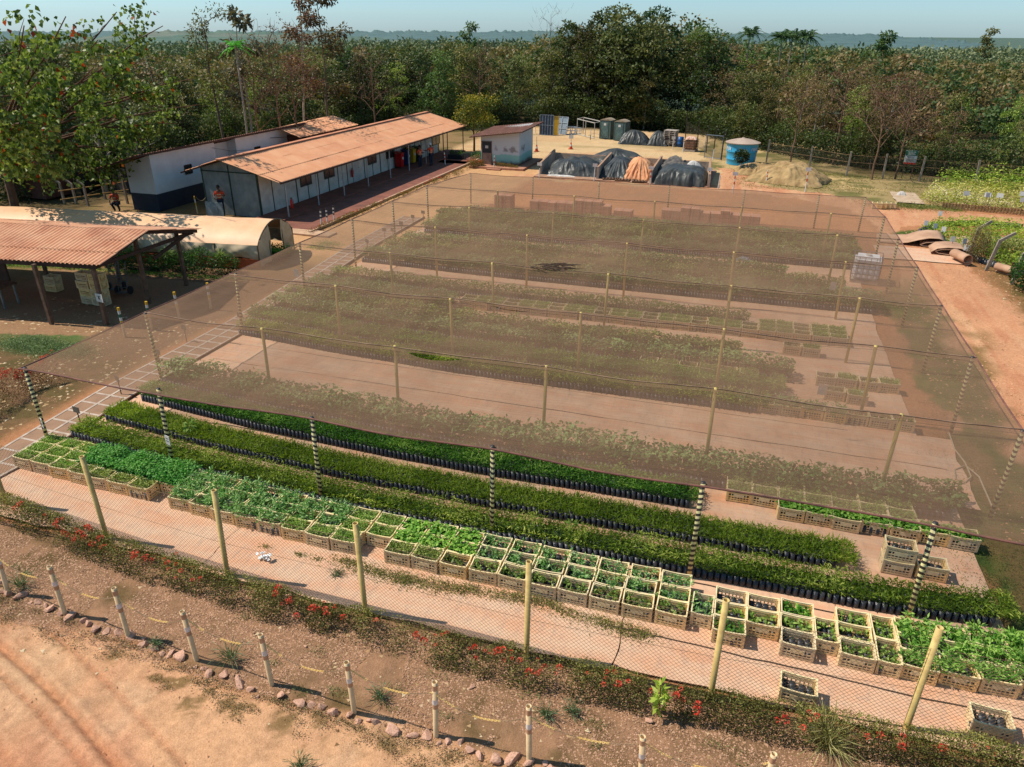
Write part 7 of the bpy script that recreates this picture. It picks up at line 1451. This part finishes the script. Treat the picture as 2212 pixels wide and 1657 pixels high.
# ------------------------------------------------------------------ trees
bark = mat('bark', A(128, 110, 92), A(92, 78, 64), 5, .9, bump=.3); barkp = mat('pale_bark', A(176, 164, 144), A(140, 126, 108), 5, .9); barkr = mat('dry_twig', A(136, 104, 80), A(104, 78, 60), 5, .9)
F_ = {}
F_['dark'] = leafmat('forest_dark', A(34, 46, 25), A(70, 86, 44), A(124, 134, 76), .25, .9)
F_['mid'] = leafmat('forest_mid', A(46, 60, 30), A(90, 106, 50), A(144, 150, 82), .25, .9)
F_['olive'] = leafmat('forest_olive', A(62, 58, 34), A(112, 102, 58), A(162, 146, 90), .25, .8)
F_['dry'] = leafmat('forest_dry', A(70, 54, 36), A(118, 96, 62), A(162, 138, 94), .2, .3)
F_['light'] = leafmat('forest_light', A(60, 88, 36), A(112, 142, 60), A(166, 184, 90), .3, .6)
def limbs(mb, base, top, r, nb, spread, seed, twigs=2):
    r_ = random.Random(seed); ends = []
    base, top = Vector(base), Vector(top); n_ = 7; pts = []
    for i in range(n_): t = i/(n_-1); pts.append(base.lerp(top, t)+Vector((r_.gauss(0, .06), r_.gauss(0, .06), 0))*(top-base).length*.12*(t > 0))
    mb.tube(pts, [r*(1-.75*i/(n_-1)) for i in range(n_)], 6, False)
    for b_ in range(nb):
        t = .35+.65*(b_+r_.random()*.5)/nb; i = min(n_-2, int(t*(n_-1))); s = pts[i].lerp(pts[i+1], t*(n_-1)-i); a = b_*2.4+r_.random(); L_ = spread*(.6+.5*r_.random())*(1.15-t*.5)
        e = s+Vector((math.cos(a)*L_, math.sin(a)*L_, L_*(.35+.5*r_.random()))); m_ = s.lerp(e, .5)+Vector((0, 0, .12*L_)); mb.tube([s, m_, e], [r*.42*(1.1-t*.6), r*.26, r*.10], 5, False); ends.append(e)
        for q in range(twigs):
            e2 = m_.lerp(e, r_.random())+Vector((r_.gauss(0, 1), r_.gauss(0, 1), .5+r_.random()*.5)).normalized()*L_*.45; mb.tube([m_.lerp(e, .4), e2], [r*.2, r*.06], 4, False); ends.append(e2)
    ends.append(pts[-1]); return ends
def crown_arr(n, H, R0, seed, nclump=16, lsz=.30, low=.10, hole=.42, flat_=.8):
    g = np.random.default_rng(seed); t = (np.arange(nclump)+g.random(nclump))/nclump; zc = H*(low+(1-low-.08)*t); prof = np.sin(np.clip((t*.9+.12), 0, 1)*math.pi)**.6; a = g.random(nclump)*6.28; rr = R0*prof*np.sqrt(g.random(nclump))*.85
    cx2, cy2 = rr*np.cos(a), rr*np.sin(a); rc = R0*(.36+.26*g.random(nclump)); k = g.integers(0, nclump, n); d = g.normal(size=(n, 3)); d /= np.linalg.norm(d, axis=1, keepdims=True); d[:, 2] = np.abs(d[:, 2])*.9-.25*g.random(n)
    rad = rc[k]*(.72+.36*g.random(n)); C = np.stack([cx2[k], cy2[k], zc[k]], 1)+d*rad[:, None]*np.array([1, 1, .75]); keep = (np.sin(C[:, 0]*3.1+seed)+np.sin(C[:, 1]*2.7)+np.sin(C[:, 2]*3.7+k)) > -1.1-hole*.0; C, d, k = C[keep], d[keep], k[keep]; n = len(C)
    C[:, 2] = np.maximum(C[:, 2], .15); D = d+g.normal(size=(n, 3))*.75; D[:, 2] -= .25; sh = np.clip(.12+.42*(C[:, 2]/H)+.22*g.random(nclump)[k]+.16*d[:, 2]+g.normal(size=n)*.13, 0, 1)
    return leaves(C, D, lsz*(.55+.8*g.random(n)), lsz*.55, sh, fold=.12, flat=1.2)
variants = {}
def tree_variant(kind, seed, H, R0, n, lsz, name='forest_tree', nclump=16, **kw):
    root = bpy.data.objects.new(name, None); V, F, R = crown_arr(n, H, R0, seed, nclump, lsz, **kw); me = npmesh('crown', V, F, rnd=R); me.materials.append(F_[kind]); mb = MB(); limbs(mb, (0, 0, 0), (.1, .1, H*.86), .13*H/8, 7, R0*.6, seed, 1); tm = mesh(mb, 'trunk'); tm.materials.append(bark if kind != 'olive' else barkp); return (me, tm)
vs_ = []
spec = [('dark', 8, 2.5, 3600, .28), ('dark', 8, 2.2, 3300, .25), ('mid', 8, 2.4, 3400, .26), ('mid', 8, 2.0, 2900, .22), ('olive', 8, 2.3, 2700, .23), ('light', 8, 2.0, 2500, .23), ('dry', 8, 2.2, 2200, .17), ('dark', 8, 2.8, 4000, .29), ('olive', 8, 2.0, 2500, .20), ('dry', 8, 2.0, 1900, .16)]
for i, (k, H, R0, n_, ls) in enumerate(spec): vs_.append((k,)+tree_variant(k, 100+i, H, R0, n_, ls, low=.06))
clear = [(-19.5, -30), (-20.5, 6), (-22.5, 14), (-25.6, 22), (-28.0, 30), (-27, 42), (-25, 50), (-19, 62), (-9, 72.5), (2, 72.5), (10.5, 70.5), (14.5, 64), (18, 59.5), (21.5, 54.5), (29, 51.0), (36, 50.5), (48, 47), (75, 38), (75, -30)]
cand = []
g2 = np.random.default_rng(5)
for X_ in np.arange(-150, 190, 3.3):
    for Y_ in np.arange(-10, 260, 3.3):
        x = X_+g2.uniform(-1.9, 1.9); y = Y_+g2.uniform(-1.9, 1.9)
        if inpoly(np.array([x]), np.array([y]), clear)[0]: continue
        u, v, d = project(x, y, 5.0)
        if d < 5 or u < -190 or u > 2400: continue
        dd = segdist(np.array([x]), np.array([y]), clear)[0]; cand.append((dd, d, x, y, u))
near_ = [c for c in cand if c[0] < 17 and c[1] < 110 and ((c[0] < 6) or g2.random() < .5)]; near_.sort(); near_ = near_[:285]; used_ = set((c[2], c[3]) for c in near_)
kl = {'dark': ('dense dark green tree massed in the forest edge', 'dark green trees of the forest edge'), 'mid': ('leafy mid green tree massed in the forest edge', 'mid green trees of the forest edge'), 'olive': ('dull olive tree massed in the forest edge', 'olive trees of the forest edge'), 'dry': ('half bare brown leaved tree in the forest edge', 'brown leaved trees of the forest edge'), 'light': ('fresh light green tree in the forest edge', 'light green trees of the forest edge')}
def pick(u, r):
    if u > 1560: p = [.10, .18, .34, .12, .26] if u < 2000 else [.04, .30, .30, .28, .08]
    elif u > 1150: p = [.55, .25, .10, .05, .05]
    elif u > 780: p = [.46, .30, .14, .05, .05]
    elif u > 560: p = [.40, .24, .18, .03, .15]
    else: p = [.30, .32, .24, .08, .06]
    k = ['dark', 'mid', 'olive', 'light', 'dry'][int(np.searchsorted(np.cumsum(p), r))%5]; c = [q for q in vs_ if q[0] == k]; return c[int(g2.integers(len(c)))]
def hgt(u, dd):
    base = float(np.interp(u, [-100, 250, 420, 560, 760, 900, 1130, 1200, 1350, 1500, 1560, 1700, 1900, 2050, 2300], [8.0, 6.9, 6.3, 6.7, 7.2, 7.2, 7.4, 9.6, 11.4, 10.8, 7.9, 7.0, 6.9, 5.6, 4.6]))
    return base*(.76+.07*min(dd, 4)/4+.36*g2.random()**1.6)
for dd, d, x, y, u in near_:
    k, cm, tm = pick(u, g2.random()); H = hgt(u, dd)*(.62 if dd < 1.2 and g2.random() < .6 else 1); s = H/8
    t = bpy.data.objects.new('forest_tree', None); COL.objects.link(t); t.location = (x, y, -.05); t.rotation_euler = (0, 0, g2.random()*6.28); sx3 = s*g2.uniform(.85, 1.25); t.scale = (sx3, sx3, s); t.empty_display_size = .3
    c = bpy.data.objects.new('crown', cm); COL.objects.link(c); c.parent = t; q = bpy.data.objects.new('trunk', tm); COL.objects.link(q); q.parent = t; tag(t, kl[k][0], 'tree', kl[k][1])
# the wood behind, one mass
P_ = []; mats_ = ['dark', 'mid', 'olive', 'dry']; bykind = {k: [] for k in mats_}; hazy = []; hazy2 = []
for dd, d, x, y, u in cand:
    if (x, y) in used_: continue
    if dd < 10 and d < 110: 
        if g2.random() < .25: continue
    if dd > 14 and d < 70: continue
    k = mats_[int(np.searchsorted([.38, .68, .9, 1.01], g2.random()))]; H = hgt(u, 4)*float(np.interp(d, [60, 200, 260], [.93, .9, .84]))*(.82+.3*float(vn(x, y, .09))); n_ = int(np.interp(d, [50, 110, 260], [480, 210, 95])); ls = float(np.interp(d, [50, 110, 260], [.42, .62, 1.0]))
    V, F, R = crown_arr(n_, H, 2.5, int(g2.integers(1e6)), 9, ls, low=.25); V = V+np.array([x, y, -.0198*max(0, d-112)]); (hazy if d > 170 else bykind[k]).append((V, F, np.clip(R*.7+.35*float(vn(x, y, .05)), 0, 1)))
for X_ in np.arange(-400, 520, 13):
    for Y_ in np.arange(240, 900, 13):
        x = X_+g2.uniform(-5, 5); y = Y_+g2.uniform(-5, 5); u, v, d = project(x, y, 8.0)
        if d < 255 or u < -100 or u > 2330 or d > 900: continue
        if u < 900 and d > 700: continue
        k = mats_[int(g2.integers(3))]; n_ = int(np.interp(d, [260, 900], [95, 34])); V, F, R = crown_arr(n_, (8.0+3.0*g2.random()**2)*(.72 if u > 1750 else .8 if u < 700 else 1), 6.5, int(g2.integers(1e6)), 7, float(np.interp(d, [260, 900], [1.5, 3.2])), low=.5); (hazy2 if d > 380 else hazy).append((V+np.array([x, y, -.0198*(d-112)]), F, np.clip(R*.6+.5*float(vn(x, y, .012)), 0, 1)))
names = {'dark': 'dark', 'mid': 'mid green', 'olive': 'olive', 'dry': 'brownish'}
for k in mats_:
    V, F, R = joinarr(bykind[k]); me = npmesh('distant_forest', V, F, rnd=R); me.materials.append(F_[k]); o = bpy.data.objects.new('distant_forest', me); COL.objects.link(o); tag(o, f'endless {names[k]} treetops of the wood stretching to the horizon', 'forest', kind='stuff')
V, F, R = joinarr(hazy); me = npmesh('distant_forest', V, F, rnd=R); me.materials.append(leafmat('hazy_wood', A(64, 82, 58), A(98, 112, 74), A(144, 146, 100), .1)); o = bpy.data.objects.new('distant_forest', me); COL.objects.link(o); tag(o, 'hazy blue green treetops of the farthest wood', 'forest', kind='stuff')  # distance haze tinted into these leaf colours
V, F, R = joinarr(hazy2); me = npmesh('distant_forest', V, F, rnd=R); me.materials.append(leafmat('hazy_wood_far', A(84, 106, 92), A(104, 124, 104), A(134, 146, 116), .1)); o = bpy.data.objects.new('distant_forest', me); COL.objects.link(o); tag(o, 'palest blue green band of wood just below the skyline ridge', 'forest', kind='stuff')  # stronger, paler haze tint in the farthest leaf colours
# ---- trees one can pick out
def single(name, lab, x, y, H, R0, kind, n, lsz, nb=9, trunk=bark, spread=None, seed=1, m=None, tr=.14, twigs=2, cl=.8, lean=(0, 0), cat='tree', clump=None):
    t = thing(name, lab, cat, (x, y, 0)); mb = MB(); ends = limbs(mb, (0, 0, 0), (lean[0], lean[1], H*.93), tr, nb, spread or R0*.9, seed, twigs); obj('trunk', mb, trunk, t)
    if n:
        E = np.array([tuple(e) for e in ends]); g = np.random.default_rng(seed); k = g.integers(0, len(E), n); d = g.normal(size=(n, 3)); d /= np.linalg.norm(d, axis=1, keepdims=True); C = E[k]+d*(cl*g.random(n)**.45)[:, None]*np.array([1, 1, .6]); D = d+g.normal(size=(n, 3))*.5; D[:, 2] -= .5
        V, F, R = leaves(C, D, lsz*(.6+.8*g.random(n)), lsz*.5, np.clip(.25+.35*d[:, 2]+.5*g.random(n), 0, 1), fold=.15, flat=1); me = npmesh('crown', V, F, rnd=R); me.materials.append(m or F_[kind]); o = bpy.data.objects.new('crown', me); COL.objects.link(o); o.parent = t
    return t
def PY_at(u, d0, v=400):
    """site position under column u at ground distance d0"""
    r = _ray(u, v); k = d0/math.hypot(r[0], r[1]); return _g((r[0]*k, r[1]*k))
x, y = PY_at(668, 66); single('tall_tree', 'very tall thin trunked tree whose crown leaves the top of the picture', x, y, 12.6, 2.0, 'olive', 1500, .26, 7, barkp, 1.7, 3, tr=.11, cl=.7, lean=(.9, .2))
x, y = PY_at(725, 67); single('tall_tree', 'tall tree with drooping dark leaves just right of the thin trunk', x, y, 13.0, 2.0, 'olive', 1700, .28, 6, bark, 1.9, 5, tr=.10, cl=.8)
x, y = PY_at(495, 62); single('tall_tree', 'airy grey green tree with open crown above the left forest', x, y, 11.2, 2.4, 'olive', 1500, .2, 9, bark, 2.0, 9, tr=.12, cl=.8)
cec = leafmat('umbrella_leaf', A(60, 62, 44), A(96, 92, 66), A(140, 130, 100), .2)
x, y = PY_at(560, 60); single('umbrella_tree', 'sparse umbrella tree with dark clustered leaves over the left forest', x, y, 11.3, 1.6, 'olive', 420, .42, 6, barkp, 1.4, 12, m=cec, tr=.10, twigs=0, cl=.5)
brp = leafmat('bright_palm', A(50, 130, 40), A(90, 180, 60), A(140, 210, 90), .3)
def palm(x, y, H, lab, m, n=14, L_=1.6, seed=1, leafw=.16):
    t = thing('palm_tree', lab, 'palm tree', (x, y, 0)); mb = MB(); mb.tube([(0, 0, 0), (.15, 0, H*.5), (.1, .1, H)], [.09, .07, .06], 7); obj('trunk', mb, barkp, t); g = np.random.default_rng(seed); parts = []
    for k in range(n):
        a = k*2.4; el = g.uniform(-.2, 1.1); m_ = 34; s = np.linspace(.1, 1, m_); px = np.cos(a)*s*L_*math.cos(el); py = np.sin(a)*s*L_*math.cos(el); pz = H+s*L_*math.sin(el)-s**2*L_*.55; C = np.stack([px+.1, py+.1, pz], 1)
        for sg in (-1, 1): D = np.stack([np.cos(a+sg*1.0)*np.ones(m_), np.sin(a+sg*1.0)*np.ones(m_), -.35*np.ones(m_)], 1); parts.append(leaves(C, D, L_*.28*(1.15-s), .05*L_/1.6, np.clip(.5+g.normal(size=m_)*.2, 0, 1)))
    V, F, R = joinarr(parts); me = npmesh('fronds', V, F, rnd=R); me.materials.append(m); o = bpy.data.objects.new('fronds', me); COL.objects.link(o); o.parent = t
x, y = PY_at(548, 58); palm(x, y, 8.6, 'bright green young palm glowing in the left forest', brp, 12, 1.3, 3)
dpalm = leafmat('dark_palm', A(40, 60, 34), A(76, 104, 56), A(110, 140, 80), .2)
for i, (u, d0, H, lb) in enumerate(((1575, 92, 9.6, 'dark palm standing over the forest right of centre'), (1660, 95, 9.4, 'bushy palm over the right forest, left of a pair'), (1690, 94, 9.3, 'bushy palm over the right forest, right of a pair'), (1640, 93, 9.2, 'small palm leaning left over the right forest'))): x, y = PY_at(u, d0); palm(x, y, H, lb, dpalm, 26, 1.9, 20+i)
for i, (u, d0, H, lb) in enumerate(((2052, 240, 11.2, 'distant round headed tree breaking the skyline at the right'), (1848, 150, 10.0, 'distant pale bushy tree breaking the skyline'), (2150, 250, 8.6, 'distant dark palm like tree near the right edge'), (1022, 160, 11.4, 'distant lone round tree on the skyline at centre'))): x, y = PY_at(u, d0); single('skyline_tree', lb, x, y, H, 2.2, 'mid', 700, .6, 6, bark, 1.5, 30+i, tr=.16, cl=1.1)
# bare trees
for i, (u, d0, H, sp_r, lb, mt_) in enumerate(((1180, 105, 12.5, 2.8, 'bare pale tree standing up into the sky at the centre', barkp), (620, 62, 9.8, 3.0, 'leafless brown tree with wide twigs in the left forest', barkr), (655, 58, 8.8, 3.2, 'leafless brown tree right of the palm, spreading low', barkr), (575, 59, 8.4, 2.6, 'leafless reddish tree beside the umbrella tree', barkr), (1040, 80, 8.4, 2.0, 'bare twiggy tree above the middle forest', barkr), (1790, 66, 7.4, 3.0, 'grey limbed half bare tree in the right forest', barkr), (1880, 60, 6.4, 3.2, 'leafless rusty brown tree near the notice board', barkr), (1930, 61, 6.0, 2.8, 'second leafless rusty tree right of the first', barkr), (1700, 64, 6.6, 2.4, 'brown twiggy tree behind the soil heap', barkr), (820, 70, 7.9, 2.4, 'bare brown twigs above the left middle forest', barkr))):
    x, y = PY_at(u, d0); t = single('bare_tree', lb, x, y, H, 2, 'dry', 0 if i in (0, 4, 9) else 500, .16, 11, mt_, sp_r, 50+i, tr=.085, twigs=4, cl=.9)
    mb = MB(); r_ = random.Random(i)
    for q in range(90): a = Vector((r_.gauss(0, sp_r*.42), r_.gauss(0, sp_r*.42), H*(.5+.5*r_.random()))); mb.tube([a, a+Vector((r_.gauss(0, .5), r_.gauss(0, .5), .8))*.9], [.018, .006], 3, False)
    obj('twigs', mb, mt_, t)['kind'] = 'stuff'
# yellow flowering tree by the office end
p = P(1038, 327); yf = leafmat('yellow_flower_tree', A(50, 66, 26), A(92, 108, 40), A(214, 180, 50), .3)
single('flowering_tree', 'low spreading tree with yellow blossoms between office and hut', p.x-.6, p.y, 3.9, 2.2, 'mid', 3800, .17, 8, mat('red_bark', A(120, 76, 56), None, 5), 1.7, 77, m=yf, tr=.10, twigs=2, cl=.95)
# pale trunks visible under the canopy at the left
for i, (u, v, H, ln2) in enumerate(((212, 372, 5.5, .5), (236, 362, 5.2, -.3), (262, 345, 4.5, .8), (290, 350, 4.8, .2))):
    p = P(u+20, v+45); single('pale_trunk_tree', f'slim pale trunk standing at the dark forest edge on the left, {ORD[i]} from the left', p.x, p.y, H, 1.4, 'mid', 300, .25, 4, barkp, 1.2, 90+i, tr=.13, lean=(ln2, 0))
# ---- the big leafy tree that fills the upper left corner
bl = leafmat('heart_leaf', A(36, 54, 24), A(92, 114, 46), A(176, 186, 96), .4, rough=.45); blr = leafmat('red_old_leaf', A(150, 40, 20), A(180, 74, 30), A(190, 120, 50), .2)
BTx, BTy = P(42, 470).x, P(42, 470).y
BT = thing('big_leafy_tree', 'big tree with large heart shaped leaves filling the upper left corner', 'tree', (BTx, BTy, 0)); mb = MB(); tb_ = []
g = np.random.default_rng(42)
def branch(a, b_, r0, r1, sag=.0, n_=6):
    a, b_ = Vector(a), Vector(b_); pts = [a.lerp(b_, t)+Vector((0, 0, sag*4*t*(1-t)))+Vector(g.normal(size=3))*.06*(0 < t < 1) for t in np.linspace(0, 1, n_)]; mb.tube(pts, list(np.linspace(r0, r1, n_)), 7, False); return pts
branch((0, 0, 0), (-.2, .1, 3.4), .24, .19); anchors = []
def wp(u, v, dist):
    r = Vector(_ray(u, v)); k = dist/r.y; q = r*k; gx_, gy_ = _g((q.x, q.y)); return Vector((gx_-BTx, gy_-BTy, CH+q.z))
tgt = [(390, 175, 27), (330, 60, 26.5), (230, 30, 27), (120, 40, 26), (30, 60, 25), (60, 180, 24.5), (180, 150, 26), (290, 130, 25.5), (360, 270, 27), (230, 260, 25), (110, 290, 24.5), (20, 270, 24), (60, 360, 25), (170, 340, 26), (290, 330, 27.5), (130, 210, 27), (-60, 120, 24), (-80, 260, 24), (190, 90, 27.5), (330, 200, 28), (60, 100, 27), (410, 230, 28), (240, 390, 28), (100, 400, 27)]
for (u, v, dist) in tgt:
    e = wp(u+22, v-4, (31+max(0, u-40)*.042)*dist/26.5); s = Vector((-.2, .1, g.uniform(2.4, 4.0))); pts = branch(s, e, .10, .02, .35, 8)
    for q in range(7):
        t = .45+.55*q/6; i_2 = min(6, int(t*7)); a = pts[i_2]; e2 = a+Vector(g.normal(size=3))*np.array([.75, .75, .5]) if False else a+Vector((g.normal()*.7, g.normal()*.7, g.normal()*.5+.1)); branch(a, e2, .025, .008, .05, 3); anchors.append((tuple(a.lerp(e2, .5)), .45)); anchors.append((tuple(e2), .5))
obj('trunk', mb, mat('tree_bark_brown', A(124, 88, 62), A(88, 62, 46), 4, .9, bump=.3), BT)
Aa = np.array([a for a, r in anchors]); n = 20000; k = g.integers(0, len(Aa), n); d = g.normal(size=(n, 3)); C = Aa[k]+d*np.array([.42, .42, .30]); D = g.normal(size=(n, 3))*.55; D[:, 2] -= .8
u_, v_, d_ = project(C[:, 0]+BTx, C[:, 1]+BTy, C[:, 2]); m1 = (fbm(u_*.03, v_*.03, 1.0, 3) > .43)
C, D = C[m1], D[m1]; n = len(C)
for nm, sel, m_ in (('leaves', g.random(n) > .025, bl),): 
    V, F, R = leaves(C[sel], D[sel], .23*(.6+.6*g.random(sel.sum())), .2, None, fold=.18, flat=.8); me = npmesh('crown', V, F, rnd=R); me.materials.append(m_); o = bpy.data.objects.new('crown', me); COL.objects.link(o); o.parent = BT
    V, F, R = leaves(C[~sel], D[~sel], .24, .19, None, fold=.18, flat=.8); me = npmesh('old_leaves', V, F, rnd=R); me.materials.append(blr); o = bpy.data.objects.new('old_leaves', me); COL.objects.link(o); o.parent = BT; o['kind'] = 'stuff'
# dense undergrowth hugging the forest foot
parts = []; cl_ = np.array(clear[3:18]); seg = np.hypot(*np.diff(cl_, axis=0).T); cum = np.r_[0, np.cumsum(seg)]; n = 80000; t = g.random(n)*cum[-1]; x = np.interp(t, cum, cl_[:, 0]); y = np.interp(t, cum, cl_[:, 1])
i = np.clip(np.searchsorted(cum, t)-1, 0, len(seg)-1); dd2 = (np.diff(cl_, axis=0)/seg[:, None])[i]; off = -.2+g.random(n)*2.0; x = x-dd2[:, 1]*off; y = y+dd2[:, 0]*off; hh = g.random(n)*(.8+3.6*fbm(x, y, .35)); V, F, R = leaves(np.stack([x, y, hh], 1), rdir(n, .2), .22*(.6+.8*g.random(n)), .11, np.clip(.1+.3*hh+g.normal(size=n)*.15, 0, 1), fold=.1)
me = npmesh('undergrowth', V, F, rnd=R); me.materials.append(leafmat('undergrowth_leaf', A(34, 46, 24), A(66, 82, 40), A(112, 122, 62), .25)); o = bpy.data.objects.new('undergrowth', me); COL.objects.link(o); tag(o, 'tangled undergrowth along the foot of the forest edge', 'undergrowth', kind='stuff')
